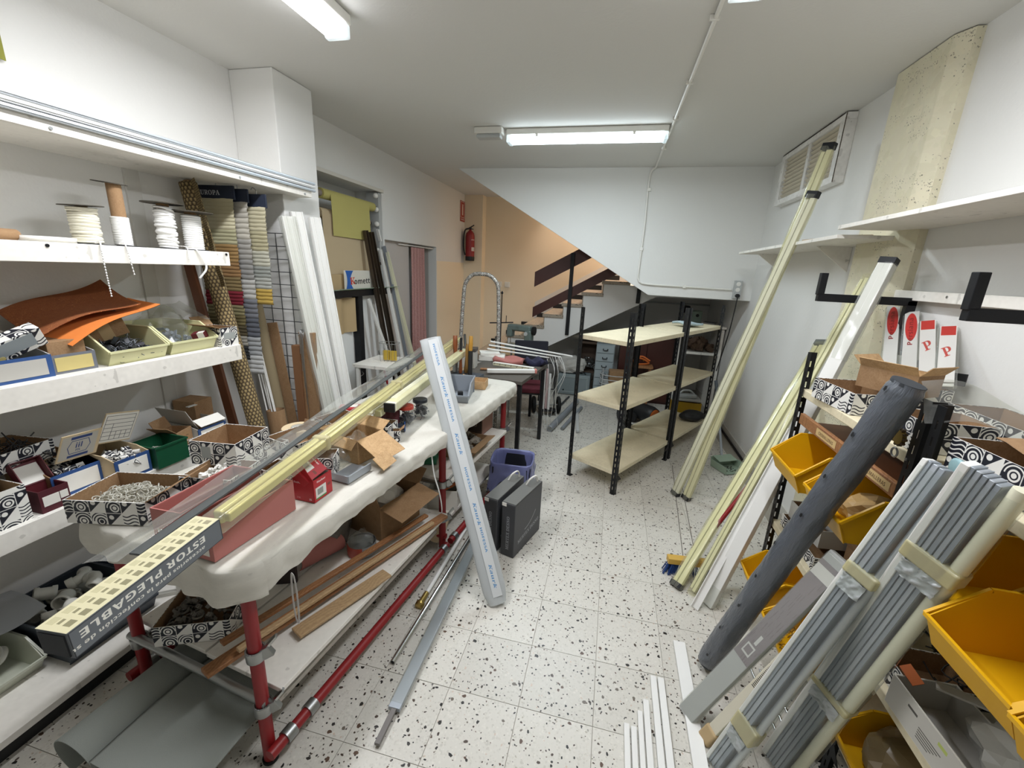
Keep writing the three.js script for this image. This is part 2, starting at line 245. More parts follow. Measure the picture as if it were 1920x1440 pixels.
// ------------------------------------------------------------------ the room
Object.assign(STRUCT_LABEL, {
  ceiling: 'flat off-white plaster ceiling of the workshop', wall_right: 'white plastered right wall behind the storage racks', wall_left: 'white plastered left wall behind the shelves', wall_back: 'yellow painted back wall behind the staircase',
  wall_rear: 'white wall behind the camera', wall_stairwell: 'pale walls of the stairwell above the ceiling opening', wall_stair: 'white sloping underside wall of the upper stair flight', trim_1: 'narrow flush strip let into the terrazzo floor', trim_2: 'vertical joint strip on the wall behind the left shelves',
});
const LX = -2.42, RX = 1.435;
{ // floor: terrazzo tiles with recessed joints
  const floor = new THREE.Group(); floor.name = 'floor'; floor.userData = { kind: 'structure', label: 'terrazzo tile floor with dark stone chips', category: 'floor' }; scene.add(floor);
  mesh('floor_bed', flat(4.6, 0.1, 9.4, -0.45, -0.053, -2.6), M.grout, floor);
  const S = 0.3, ox = -2.67865 * S, oz = -7.3256 * S, geos = [0, 1, 2, 3].map((k) => {
    const g = new THREE.BoxGeometry(S - 0.0024, 0.02, S - 0.0024), uv = g.attributes.uv;
    for (let i = 0; i < uv.count; i++) { let u = uv.getX(i) - 0.5, v = uv.getY(i) - 0.5; for (let q = 0; q < k; q++) [u, v] = [-v, u]; uv.setXY(i, u + 0.5, v + 0.5); }
    return g;
  });
  const far = [];
  for (let j = -17; j < 13; j++) for (let i = -6; i < 8; i++) {
    const x = ox + (i + 0.5) * S, z = oz + (j + 0.5) * S; if (x < -2.5 || x > 1.44 || z < -6.95 || z > 1.5) continue;
    const k = Math.floor(rnd() * 4), m = Math.floor(rnd() * 5);
    if (z > -0.45 || z < -6.2) { if (!far[m]) far[m] = []; far[m].push(tf(geos[k].clone(), [x, -0.01, z])); continue; }

    const t = mesh('floor_tile', geos[k], M.terrazzo[m], floor, [x, -0.01 - rr(0, 0.0006), z]);
  }
  far.forEach((l, m) => { const o = mesh('floor_tile_field', l, M.terrazzo[m], floor); o.userData.kind = 'stuff'; });
}
{ // ceiling with the stairwell opening above the lower flight
  const x0 = -1.0, z0 = -5.9, z1 = -6.95, top = 5.2;
  struct('ceiling', [flat(4.8, 0.1, 8.0, -0.45, CEIL + 0.05, z0 + 4.0), flat(x0 + 2.85, 0.1, 1.4, (x0 - 2.85) / 2, CEIL + 0.05, z0 - 0.7)], M.ceil);
  const zm = (z0 + z1) / 2, D = z0 - z1, H = top - CEIL;
  struct('wall_stairwell', [flat(2.6, H, 0.1, 0.3, CEIL + H / 2, z1 - 0.05), flat(2.6, H - 0.1, 0.1, 0.3, CEIL + 0.1 + H / 2 - 0.05, z0 + 0.05), flat(0.1, H, D + 0.2, x0 - 0.05, CEIL + H / 2, zm), flat(0.1, H, D + 0.2, RX + 0.06, CEIL + H / 2, zm), flat(2.6, 0.1, D + 0.2, 0.3, top + 0.05, zm)], mk(0xdccbb8, 0.85));
}
{ // right wall with a stained, unpainted pillar
  const w = struct('wall_right', flat(0.12, CEIL, 9.4, RX + 0.06, CEIL / 2, -2.6), M.wall);
  mesh('pillar', extr([[1.36, 2.99], [1.36, 2.60], [1.40, 2.53], [1.45, 2.53], [1.45, 2.99]].map(([x, z]) => [x, z]), CEIL - 0.02).rotateX(Math.PI / 2).applyMatrix4(new THREE.Matrix4().makeScale(1, 1, -1)).translate(0, CEIL - 0.005, 0), texMat(T.stain, 0.9), w);
  w.children[0].geometry.computeVertexNormals(); 
  mesh('skirting', flat(0.012, 0.07, 6, RX - 0.006, 0.035, -3.9), mk(0xc9c6bd, 0.6), w);
}
{ // left wall: recess with fabric rolls, doorway recess with a curtain, column beside the shelves
  const seg = (z0, z1, y0, y1) => flat(0.12, y1 - y0, z0 - z1, LX - 0.06, (y0 + y1) / 2, (z0 + z1) / 2);
  const n1 = [-3.2, -4.24, 2.43], n2 = [-4.27, -5.64, 1.97];
  const w = struct('wall_left', [seg(2.1, n1[0], 0, CEIL), seg(n1[0], n1[1], n1[2], CEIL), seg(n1[0], n1[1], 0, 1.4), seg(n1[1], n2[0], 0, CEIL), seg(n2[0], n2[1], n2[2], CEIL), seg(n2[1], -7.3, 0, CEIL)], M.wall);
  mesh('column', bx(0.31, CEIL - 0.001, 0.35, LX + 0.155, CEIL / 2, -2.655, null, 0.006), M.wall, w);
  const rec = (z0, z1, h, d, m) => [flat(0.03, h, z0 - z1 + 0.06, LX - 0.12 - d, h / 2, (z0 + z1) / 2), flat(d, h, 0.03, LX - 0.12 - d / 2, h / 2, z0 + 0.015), flat(d, h, 0.03, LX - 0.12 - d / 2, h / 2, z1 - 0.015), flat(d, 0.03, z0 - z1 + 0.06, LX - 0.12 - d / 2, h + 0.015, (z0 + z1) / 2)];
  mesh('niche_lining', rec(n1[0], n1[1], n1[2], 0.2), M.wall, w);
  mesh('doorway_lining', rec(n2[0], n2[1], n2[2], 0.9), mk(0xc9c3bc, 0.85), w);
  mesh('partition', flat(0.05, 1.97, 0.68, LX - 0.09, 0.985, -4.61), mk(0xc3bcb6, 0.85, { bumpMap: T.plaster, bumpScale: 0.001 }), w);
  mesh('lintel_edge', bx(0.02, 0.03, 1.08, LX + 0.004, 2.435, -3.72), mk(0xd6d2c8, 0.7), w);
  mesh('painted_dado', flat(0.004, 1.79, 1.1, LX + 0.002, 0.895, -6.2), M.yellowWall, w);
}
{
  const w = struct('wall_back', flat(4.2, CEIL, 0.12, -0.45, CEIL / 2, -7.01), M.yellowWall);
  mesh('corner_pier', flat(0.3, CEIL - 0.002, 0.18, LX + 0.15, CEIL / 2, -6.86), M.yellowWall, w);
  mesh('white_dado', extr([[-1.24, 0.9], [1.43, 2.45], [1.43, 1.2], [-1.24, 0.3]], 0.004).translate(0, 0.32, -6.95), M.wall, w);
  mesh('under_stair_plaster', extr([[-2.0, 0], [1.434, 0], [1.434, 1.44], [0.53, 1.44]], 0.006).translate(0, 0, -6.951), M.wall, w);
}
struct('wall_rear', flat(4.2, CEIL, 0.12, -0.45, CEIL / 2, 1.96), M.wall);
struct('wall_stair', extr([[-1.885, CEIL - 0.001], [0.384, 1.513], [RX, 1.506], [RX, CEIL - 0.001]], 0.86).translate(0, 0, -5.9), M.wall);
struct('trim_1', [flat(0.004, 0.003, 1.5, 0.655, 0.0012, -3.15, -0.075), flat(0.004, 0.003, 1.1, 0.71, 0.0012, -2.95, -0.06)], mk(0x6d675d, 0.8));
struct('trim_2', flat(0.012, 1.85, 0.07, LX + 0.006, 1.2, -1.80), mk(0xd3d1cb, 0.8));

// ------------------------------------------------------------------ staircase
{
  const s = thing('staircase', 'terrazzo staircase with white side rising right behind the sloping wall', 'staircase');
  const rise = 0.163, run = 0.258, nose = (k) => -1.19 + (k - 6) * run, top = (k) => rise * k, z0 = -6.94, z1 = -5.9, D = z1 - z0, zc = (z0 + z1) / 2;
  const prof = [[-2.05, 0.0]]; const P = [];
  for (let k = 3; k <= 10; k++) { P.push([nose(k) + 0.03, Math.max(0, top(k - 1) - 0.045)], [nose(k) + 0.03, top(k) - 0.045]); }
  P.push([RX - 0.004, top(10) - 0.045], [RX - 0.004, 1.46], [0.56, 1.46], [-2.05, 0.0]);
  const body = extr(P, D); body.translate(0, 0, z0); mesh('flight_body', body, M.wall, s);
  for (let k = 3; k <= 10; k++) {
    const L = k === 10 ? 0.37 : run + 0.035;
    mesh('tread', bx(L, 0.045, D + 0.02, nose(k) + L / 2, top(k) - 0.0225, zc + 0.01, null, 0.006), M.stair, s);
    mesh('riser', flat(0.012, rise - 0.045, D, nose(k) + 0.024, top(k) - 0.045 - (rise - 0.045) / 2, zc), M.stair, s);
    mesh('skirting_piece', flat(run * 0.9, 0.07, 0.012, nose(k) + run * 0.45, top(k) + 0.036, z0 + 0.008), M.black, s);
  }
  const r = thing('stair_railing', 'brown plank stair railing on black metal posts', 'railing');
  const plank = (xa, ya, xb, yb, h, th) => extr([[xa, ya], [xb, yb], [xb, yb - h], [xa, ya - h]], th).translate(0, 0, -5.93);
  mesh('rail_plank', plank(-1.076, 1.701, 0.4, 2.517, 0.2, 0.028), M.brownRail, r);
  mesh('rail_plank', plank(-1.078, 1.221, 0.4, 2.077, 0.14, 0.028), M.brownRail, r);
  for (const [x, y0, y1] of [[-0.57, 0.87, 1.97], [0.33, 1.36, 2.45]]) mesh('rail_post', bx(0.05, y1 - y0, 0.03, x, (y0 + y1) / 2, -5.882), M.blackMetal, r);
}
{ // stair landing ledge pipe in the dark corner
  const p = thing('wall_pipe', 'thin light pipe along the wall under the stair landing', 'pipe');
  mesh('pipe', rodAB([0.3, 1.33, -6.9], [1.43, 1.33, -6.9], 0.012), M.lightGrey, p);
  for (const x of [0.4, 0.9, 1.35]) mesh('clip', bx(0.02, 0.035, 0.03, x, 1.33, -6.93), M.whitePlastic, p);
}
// ------------------------------------------------------------------ ceiling lamps
function fluorescentLamp(o) {
  const L = o.len, t = thing('ceiling_lamp', o.label, 'lamp', [o.at[0], o.y || CEIL, o.at[1]], o.along === 'x' ? 0 : Math.PI / 2);
  mesh('housing', bx(L, 0.045, 0.13, 0, -0.0235, 0, null, 0.008), M.whitePlastic, t);
  const em = new THREE.MeshStandardMaterial({ color: 0xf3f6f6, roughness: 0.35, emissive: o.colour || TUBE_WHITE, emissiveIntensity: 12 });
  mesh('diffuser', bx(L - 0.05, 0.05, 0.105, 0, -0.0705, 0, null, 0.012), em, t);
  for (const s of [-1, 1]) {
    mesh('end_cap', bx(0.035, 0.058, 0.118, s * (L / 2 - 0.018), -0.072, 0, null, 0.008), M.milky, t);
    for (const q of [-1, 1]) mesh('clip', bx(0.02, 0.03, 0.006, s * L * 0.3, -0.05, q * 0.064), M.whitePlastic, t);
  }
  const l = new THREE.RectAreaLight(o.colour || TUBE_WHITE, TUBE_NITS * o.k, L - 0.06, 0.1);
  l.position.set(0, -0.1, 0); l.rotation.x = -Math.PI / 2; t.add(l); l.name = 'tube_light';
  return t;
}
LAMPS.forEach(fluorescentLamp);
{
  const e = thing('emergency_light', 'small white emergency light box at the left end of the ceiling lamp', 'emergency light', [-1.11, CEIL, -3.675]);
  mesh('housing', bx(0.235, 0.05, 0.1, 0, -0.026, 0, null, 0.01), M.whitePlastic, e);
  mesh('lens', bx(0.2, 0.03, 0.085, 0, -0.066, 0, null, 0.01), M.milky, e);
  const c = thing('ceiling_conduit', 'white electrical conduit running along the ceiling and down the stair wall', 'conduit');
  mesh('pipe', rodAB([0.315, CEIL - 0.011, -1.2], [0.298, CEIL - 0.011, -5.02], 0.01), M.whitePlastic, c);
  mesh('pipe', tube([[0.29, CEIL - 0.012, -5.02], [0.262, 2.78, -5.028], [0.256, 2.2, -5.028], [0.25, 1.75, -5.028], [0.252, 1.69, -5.028], [0.28, 1.645, -5.028], [0.34, 1.632, -5.028], [0.8, 1.622, -5.028], [1.225, 1.614, -5.028]], 0.011, 60), M.whitePlastic, c);
  for (const z of [-1.6, -2.3, -2.95, -3.55, -4.3]) mesh('clip', bx(0.04, 0.022, 0.014, 0.306, CEIL - 0.011, z), M.whitePlastic, c);
  for (const [x, y] of [[0.26, 2.6], [0.253, 2.0], [0.75, 1.623]]) mesh('clip', bx(0.034, 0.034, 0.024, x, y, -5.028), M.whitePlastic, c);
  const so = thing('wall_socket', 'grey triple power socket on the stair wall edge', 'socket', [1.284, 1.617, -5.04]);
  mesh('box', bx(0.075, 0.19, 0.04, 0, 0, 0.02, null, 0.006), M.lightGrey, so);
  for (const y of [0.06, 0, -0.06]) { const s = mesh('outlet', cyl(0.022, 0.006, 0, y, 0.042, 20, [Math.PI / 2, 0, 0]), M.whitePlastic, so); }
  const pl = mesh('plug', cyl(0.02, 0.05, 0, -0.06, 0.066, 16, [Math.PI / 2, 0, 0]), M.black, so);
  tag(mesh('power_cable', tube([[1.284, 1.55, -4.95], [1.28, 1.4, -4.96], [1.265, 1.15, -4.97], [1.24, 0.9, -5.0], [1.22, 0.72, -5.02]], 0.006, 40, 6), M.black), 'thin black cable hanging from the wall socket plug', 'cable');
}
{ // ventilation louvre near the ceiling on the right wall
  const v = thing('wall_vent', 'weathered white louvred ventilation grille high on the right wall', 'vent', [RX, 2.6, -4.08]);
  const Z0 = -0.55, Z1 = 0.56, H = 0.42;
  mesh('frame', [bx(0.07, 0.045, 1.11, -0.035, H / 2 - 0.02, 0), bx(0.07, 0.045, 1.11, -0.035, -H / 2 + 0.02, 0), bx(0.07, H - 0.08, 0.07, -0.035, 0, Z0 + 0.035), bx(0.07, H - 0.08, 0.07, -0.035, 0, Z1 - 0.035), bx(0.06, H - 0.08, 0.05, -0.03, 0, 0)], texMat(T.scuff, 0.7), v);
  mesh('backing', flat(0.01, H - 0.05, 1.05, -0.006, 0, 0), mk(0xb9ad98, 0.9), v);
  for (let i = 0; i < 10; i++) for (const s of [-1, 1]) mesh('slat', bx(0.05, 0.008, 0.455, -0.034, -H / 2 + 0.065 + i * 0.0325, s * 0.256, [0, 0, -0.75], 0.002), mk(0xd6cdb9, 0.75), v);
  mesh('crack', [flat(0.004, 0.008, 1.1, -0.068, H / 2 - 0.002, 0), flat(0.004, H, 0.006, -0.068, 0, Z1 - 0.003)], mk(0x5d5244, 0.9), v);
}
// right wall shelves, cleat and brackets
{
  const s1 = thing('wall_shelf', 'long white wall shelf on the upper right, nearest the camera', 'shelf');
  mesh('board', bx(0.335, 0.02, 3.6, RX - 0.1685, 2.005, -0.84), M.white, s1);
  const s2 = thing('wall_shelf', 'farther white wall shelf on the right wall, under the vent', 'shelf');
  mesh('board', bx(0.33, 0.02, 1.84, RX - 0.166, 1.962, -3.56), M.white, s2);
  mesh('bracket', extr([[0, 0], [-0.22, 0], [0, -0.16]], 0.012).translate(RX - 0.002, 1.95, -4.3), M.white, s2);
  mesh('bracket', extr([[0, 0], [-0.2, 0], [0, -0.15]], 0.012).translate(RX - 0.002, 1.95, -3.2), M.white, s2);
  mesh('veneer_strip', bx(0.12, 0.006, 0.5, 1.2, 1.976, -2.9, [0.02, 0.05, 0.03]), M.woodPale, s2);
  const c = thing('wall_cleat', 'narrow white board fixed along the right wall above the rack', 'board');
  mesh('board', bx(0.05, 0.045, 3.6, RX - 0.026, 1.685, -0.96), M.white, c);
  for (const z of [-2.2, -1.7, -1.2]) mesh('screw', cyl(0.005, 0.004, RX - 0.052, 1.69, z, 10, [0, 0, Math.PI / 2]), M.steel, c);
  const arms = [[-2.43, 'black steel wall bracket with upturned end at the stained pillar'], [-1.49, 'black steel wall bracket with upturned end at the right picture edge']];
  for (const [z, label] of arms) {
    const b = thing('wall_bracket', label, 'bracket', [0, 0, z], 0, 'black rod brackets on the right wall');
    mesh('arm', bx(0.42, 0.038, 0.03, 1.2, 1.655, 0), M.blackMetal, b);
    mesh('upturn', bx(0.03, 0.105, 0.03, 1.0, 1.72, 0), M.blackMetal, b);
    mesh('wall_leg', bx(0.04, 0.26, 0.03, RX - 0.045, 1.53, 0), M.blackMetal, b);
  }
}
// ------------------------------------------------------------------ builders for small goods
const wrapG = (t, geos, name, mat) => mesh(name, geos, mat, t);
// open carton: outer shell, lining, flaps. local: base centre at origin, front +z. flaps: [side, length, angle from upright in rad]
function carton(t, w, h, d, outer, inner, flaps = [], th = 0.0035, flapMat) {
  const o = th * 1.2;
  const shell = [flat(w, h, th, 0, h / 2, d / 2 - th / 2), flat(w, h, th, 0, h / 2, -d / 2 + th / 2), flat(th, h, d - 2 * th, w / 2 - th / 2, h / 2, 0), flat(th, h, d - 2 * th, -w / 2 + th / 2, h / 2, 0), flat(w - 2 * th, th, d - 2 * th, 0, th / 2, 0)];
  mesh('body', shell, outer, t);
  if (inner) mesh('lining', [flat(w - 2 * th, h - 0.003, 0.001, 0, h / 2, d / 2 - th - 0.0007), flat(w - 2 * th, h - 0.003, 0.001, 0, h / 2, -d / 2 + th + 0.0007), flat(0.001, h - 0.003, d - 2 * th - 0.003, w / 2 - th - 0.0007, h / 2, 0), flat(0.001, h - 0.003, d - 2 * th - 0.003, -w / 2 + th + 0.0007, h / 2, 0), flat(w - 2 * th - 0.003, 0.001, d - 2 * th - 0.003, 0, th + 0.001, 0)], inner, t);
  for (const [side, len, ang, sk = 0] of flaps) {
    const along = side[1] === 'z' ? w - 0.004 : d - 0.004, sg = side[0] === '+' ? 1 : -1;
    const g = side[1] === 'z' ? flat(along, len, th * 0.8, 0, len / 2, 0) : flat(th * 0.8, len, along, 0, len / 2, 0);
    const m = mesh('flap', g, flapMat || inner || outer, t, side[1] === 'z' ? [0, h, sg * (d / 2 - th / 2)] : [sg * (w / 2 - th / 2), h, 0]);
    if (side[1] === 'z') m.rotation.set(sg * ang, 0, sk); else m.rotation.set(sk, 0, -sg * ang);
  }
  return t;
}
function printBox(label, p, r, w, h, d, o = {}) {
  const t = thing('printed_carton', label, 'carton', p, r, o.group);
  carton(t, w, h, d, M.print, M.card, o.flaps || []);
  if (o.tagged) mesh('label', flat(o.tagged[0], o.tagged[1], 0.001, o.tagged[2] || 0, h * 0.55, d / 2 + 0.0006), mk(0x9c9f9b, 0.7), t);
  return t;
}
// picking bin: open front, front toward +z
function bin(name, label, p, r, w, h, d, mat, o = {}) {
  const t = thing(name, label, 'bin', p, r, o.group), th = 0.0035, hf = h * (o.lip || 0.45), tap = 0.012, slope = d * 0.3;
  const side = [[-d / 2 + 0.01, 0], [d / 2 - 0.03, 0], [d / 2, hf], [d / 2 - slope, h], [-d / 2, h]];
  const pan = (s) => { const g = extr(side.map(([z, y]) => [z, y]), th); g.rotateY(-Math.PI / 2); g.translate(s > 0 ? w / 2 : -w / 2 + th, 0, 0); const q = g.attributes.position; for (let i = 0; i < q.count; i++) q.setX(i, q.getX(i) - s * tap * (1 - q.getY(i) / h)); g.computeVertexNormals(); return g; };
  const fl = hf / Math.cos(Math.atan2(0.03, hf));
  const body = [pan(1), pan(-1), flat(w - 2 * tap, th, d - 0.04, 0, th / 2, -0.01), flat(w - 0.004, h, th, 0, h / 2, -d / 2 + 0.005, [0.05, 0, 0]), flat(w - tap, fl, th, 0, hf / 2, d / 2 - 0.016, [Math.atan2(0.03, hf), 0, 0])];
  mesh('body', body, mat, t);
  const rim = [[-d / 2, h], [d / 2 - slope, h], [d / 2, hf]], R = [];
  for (const s of [-1, 1]) for (let i = 0; i < 2; i++) R.push(barAB([s * w / 2, rim[i][1], rim[i][0]], [s * w / 2, rim[i + 1][1], rim[i + 1][0]], 0.009, 0.008));
  R.push(barAB([-w / 2, hf, d / 2], [w / 2, hf, d / 2], 0.009, 0.008), barAB([-w / 2, h, -d / 2], [w / 2, h, -d / 2], 0.009, 0.008));
  mesh('rim', R, mat, t);
  if (o.card) mesh('label_card', flat(w * 0.6, hf * 0.6, 0.0015, 0, hf * 0.5, d / 2 - 0.012, [Math.atan2(0.03, hf), 0, 0]), o.card, t);
  return t;
}
// storage carton with a framed label front ("blue front") open at the top
function labelBox(label, p, r, w, h, d, frameMat, labelMat, bodyMat, o = {}) {
  const t = thing('label_carton', label, 'carton', p, r, o.group);
  const th = 0.004, cut = h * 0.55;
  const side = (s) => { const g = extr([[-d / 2, 0], [d / 2, 0], [d / 2, h], [d / 2 - d * 0.25, h + cut * 0.35], [-d / 2, h + cut * 0.5]], th); g.rotateY(-Math.PI / 2); g.translate(s * w / 2 + th / 2, 0, 0); return g; };
  mesh('body', [side(1), side(-1), flat(w, th, d, 0, th / 2, 0), flat(w, h + cut * 0.5, th, 0, (h + cut * 0.5) / 2, -d / 2)], bodyMat, t);
  mesh('front', flat(w + th, h, th, 0, h / 2, d / 2), frameMat, t);
  mesh('label', bx(w * 0.84, h * 0.72, 0.0016, 0, h * 0.5, d / 2 + th / 2 + 0.0006, null, 0), labelMat, t);
  if (o.flaps) for (const f of o.flaps) mesh('flap', f, bodyMat, t);
  return t;
}
// an uncountable heap of small parts
function heap(name, label, category, p, r, w, d, hgt, n, makers, mat) {
  const L = [];
  for (let i = 0; i < n; i++) { const g = pick(makers)(); const x = (rnd() - 0.5), z = (rnd() - 0.5); tf(g, [x * w, Math.max(0.004, hgt * (1 - 1.6 * (x * x + z * z)) * rr(0.25, 1)), z * d], [rr(0, 6.28), rr(0, 6.28), rr(0, 6.28)]); L.push(g); }
  const m = mesh(name, L, mat, null, p, r); tag(m, label, category, null, 'stuff'); return m;
}
const bits = {
  ring: (r = 0.012) => new THREE.TorusGeometry(r, 0.0022, 5, 10), hook: () => tube([[-0.014, 0, 0], [-0.008, 0.008, 0], [0.004, 0.006, 0], [0.012, -0.004, 0.004], [0.006, -0.012, 0]], 0.002, 10, 5),
  screw: () => mergeGeometries([new THREE.CylinderGeometry(0.0018, 0.001, 0.04, 5).toNonIndexed(), new THREE.CylinderGeometry(0.004, 0.003, 0.003, 7).translate(0, 0.021, 0).toNonIndexed()]),
  clip: () => mergeGeometries([new THREE.BoxGeometry(0.022, 0.004, 0.012).toNonIndexed(), new THREE.BoxGeometry(0.004, 0.012, 0.012).translate(0.009, 0.006, 0).toNonIndexed()]),
  cube: () => mergeGeometries([new THREE.BoxGeometry(0.018, 0.012, 0.014).toNonIndexed(), new THREE.CylinderGeometry(0.004, 0.004, 0.02, 6).toNonIndexed()]),
  plate: () => new THREE.BoxGeometry(0.035, 0.0025, 0.016), wire: () => tube([[-0.03, 0, 0], [-0.01, 0.01, 0.01], [0.012, 0.004, -0.008], [0.032, 0.01, 0.004]], 0.0016, 12, 4),
};
function crumple(name, label, category, p, r, sz, amp, fr, sd, mat, det = 4) { return tag(mesh(name, blob(sz[0], sz[1], sz[2], amp, fr, sd, det), mat, null, p, r), label, category); }

// ------------------------------------------------------------------ left wall shelves
const SF = -2.0, Y1 = 1.743, Y2 = 1.25, Y3 = 0.745, Y4 = 0.1;
{
  const mkShelf = (label, y, th, z0, z1, back = LX) => { const s = thing('wall_shelf', label, 'shelf'); mesh('board', bx(SF - back - 0.018, 0.03, z1 - z0, (SF + back - 0.018) / 2, y - 0.015, (z0 + z1) / 2), M.white, s); mesh('front_lip', bx(0.018, th, z1 - z0, SF - 0.009, y - th / 2, (z0 + z1) / 2), M.white, s); return s; };
  const a = mkShelf('upper left white wall shelf carrying the cord spools', Y1, 0.07, -1.92, 0.5);
  for (const z of [-1.16, -1.9]) mesh('screw', cyl(0.006, 0.005, SF + 0.001, Y1 - 0.012, z, 10, [0, 0, Math.PI / 2]), M.blackMetal, a);
  mkShelf('middle left white wall shelf carrying the cream bins', Y2, 0.085, -1.92, 0.5);
  mkShelf('lower left white wall shelf carrying the green bin', Y3, 0.08, -1.92, 0.5);
  const b = thing('low_platform', 'low white platform board on a black plinth along the left wall', 'platform');
  mesh('board', bx(0.55, 0.03, 3.14, -2.135, Y4 - 0.015, -0.88), M.white, b);
  mesh('plinth', flat(0.5, 0.07, 3.1, -2.14, 0.035, -0.88), M.black, b);
  const c = thing('curtain_rail_board', 'top left board with ribbed aluminium curtain rails on its edge', 'curtain rail');
  mesh('board', bx(0.4, 0.03, 3.2, -2.22, 2.135, -1.02), M.white, c);
  mesh('fascia', bx(0.014, 0.07, 3.2, -2.012, 2.155, -1.02), M.white, c);
  for (let i = 0; i < 3; i++) mesh('rail', [bx(0.016, 0.017, 3.22, -1.997, 2.165 + i * 0.021, -1.03), bx(0.02, 0.005, 3.22, -1.995, 2.1655 + i * 0.021, -1.03, null, 0.001)], i === 1 ? M.whiteMetal : M.alu, c);
  for (const z of [-2.55, -2.05, -1.25]) mesh('screw', cyl(0.006, 0.006, -2.003, 2.133, z, 10, [0, 0, Math.PI / 2]), M.steel, c);
}
tag(mesh('wall_banner', surf((u, v) => [-2.405 + 0.012 * Math.sin(u * 9), 2.42 + v * 0.3, -1.4 + u * 0.3], 12, 3, 0.004), mk(0x8a8a3c, 0.9)), 'olive green cloth hanging high on the left wall at the picture edge', 'cloth');

// ------------------------------------------------------------------ upper shelf: spools of cord
function spool(label, z, x, o) {
  const t = thing('cord_spool', label, 'spool', [x, Y1, z], 0);
  mesh('base_flange', cyl(o.fb, 0.003, 0, 0.0025, 0, 28), M.ink, t);
  mesh('core', cyl(o.rc, o.h, 0, o.h / 2, 0, 20), M.card, t);
  mesh('top_flange', cyl(o.ft, 0.003, o.off || 0, o.h + 0.002, 0, 28, [o.tx || 0, 0, o.tz || 0]), mk(0x4a453c, 0.85), t);
  const L = []; const turns = o.turns; // cord wound in layers of rings
  for (let i = 0; i < turns; i++) { const y = 0.008 + (o.hw - 0.012) * i / turns; L.push(tf(new THREE.TorusGeometry(o.rw + (o.fuzz || 0) * rr(-1, 1), o.rcord, 5, 26), [0, y, 0], [Math.PI / 2 + rr(-1, 1) * (o.tilt || 0.03), 0, rr(-1, 1) * (o.tilt || 0.03)])); }
  mesh('wound_cord', L, o.mat, t);
  return t;
}
spool('spool of cream twisted cord, leftmost on the upper left shelf', -1.4, -2.17, { fb: 0.06, rc: 0.02, h: 0.152, ft: 0.072, hw: 0.15, rw: 0.043, rcord: 0.0042, turns: 40, fuzz: 0.004, tilt: 0.1, mat: M.cord, tx: 0.06 });
spool('tall cardboard spool half wound with white cord', -1.53, -2.16, { fb: 0.075, rc: 0.026, h: 0.262, ft: 0.06, off: -0.02, tz: -0.1, hw: 0.13, rw: 0.03, rcord: 0.0032, turns: 28, tilt: 0.06, mat: M.cordWhite });
spool('spool of white bead trim beside the patterned fabric roll', -1.74, -2.17, { fb: 0.055, rc: 0.025, h: 0.21, ft: 0.085, hw: 0.2, rw: 0.036, rcord: 0.0055, turns: 34, fuzz: 0.005, tilt: 0.25, mat: M.cordWhite });
spool('spool of flat white tape, rightmost on the upper left shelf', -1.852, -2.14, { fb: 0.056, rc: 0.025, h: 0.185, ft: 0.1, hw: 0.18, rw: 0.036, rcord: 0.0075, turns: 16, tilt: 0.04, mat: M.cordWhite });
{
  const chain = (label, pts, r, n) => { const t = thing('bead_chain', label, 'cord'); mesh('string', tube(pts, r * 0.4, 24, 5), M.cordWhite, t); const c = new THREE.CatmullRomCurve3(pts.map((p) => V3(...p))), L = []; for (let i = 0; i <= n; i++) { const p = c.getPoint(i / n); L.push(new THREE.IcosahedronGeometry(r, 1).translate(p.x, p.y, p.z)); } const b = mesh('bead_string', L, M.cordWhite, t); };
  chain('bead chain hanging far below the upper shelf edge', [[-2.1, 1.752, -1.38], [-2.0, 1.752, -1.33], [-1.99, 1.72, -1.322], [-1.988, 1.63, -1.322], [-1.985, 1.545, -1.322]], 0.0032, 34);
  chain('short white cord hanging from the half wound spool', [[-2.1, 1.755, -1.47], [-2.0, 1.752, -1.42], [-1.99, 1.72, -1.418], [-1.988, 1.63, -1.426]], 0.003, 22);
  chain('very short bead end over the upper shelf edge', [[-2.1, 1.76, -1.72], [-2.0, 1.752, -1.69], [-1.991, 1.73, -1.683], [-1.99, 1.7, -1.682]], 0.0026, 14);
  tag(mesh('ribbon', surf((u, v) => { const c = [[-2.09, 1.755, -1.76], [-2.0, 1.752, -1.728], [-1.985, 1.71, -1.752], [-1.988, 1.66, -1.765], [-1.995, 1.612, -1.728]], q = new THREE.CatmullRomCurve3(c.map((p) => V3(...p))).getPoint(u); return [q.x, q.y + (v - 0.5) * 0.003, q.z + (v - 0.5) * 0.011]; }, 24, 1, 0.0008), M.cordWhite), 'curled white tape end hanging over the upper shelf edge', 'ribbon');
  tag(mesh('tape_coil', lathe([[0.035, 0.001], [0.085, 0.001], [0.085, 0.022], [0.035, 0.022], [0.035, 0.001]], 32), M.whitePlastic, null, [-2.2, Y1, -1.28]), 'flat coil of white tape lying on the upper left shelf', 'tape');
  tag(mesh('cardboard_tube', lathe([[0.016, -0.05], [0.021, -0.05], [0.021, 0.05], [0.016, 0.05], [0.016, -0.05]], 20), M.card, null, [-2.2, Y1 + 0.021, -1.15], [Math.PI / 2, 0.3, 0]), 'short brown cardboard tube at the left end of the upper shelf', 'tube');
}
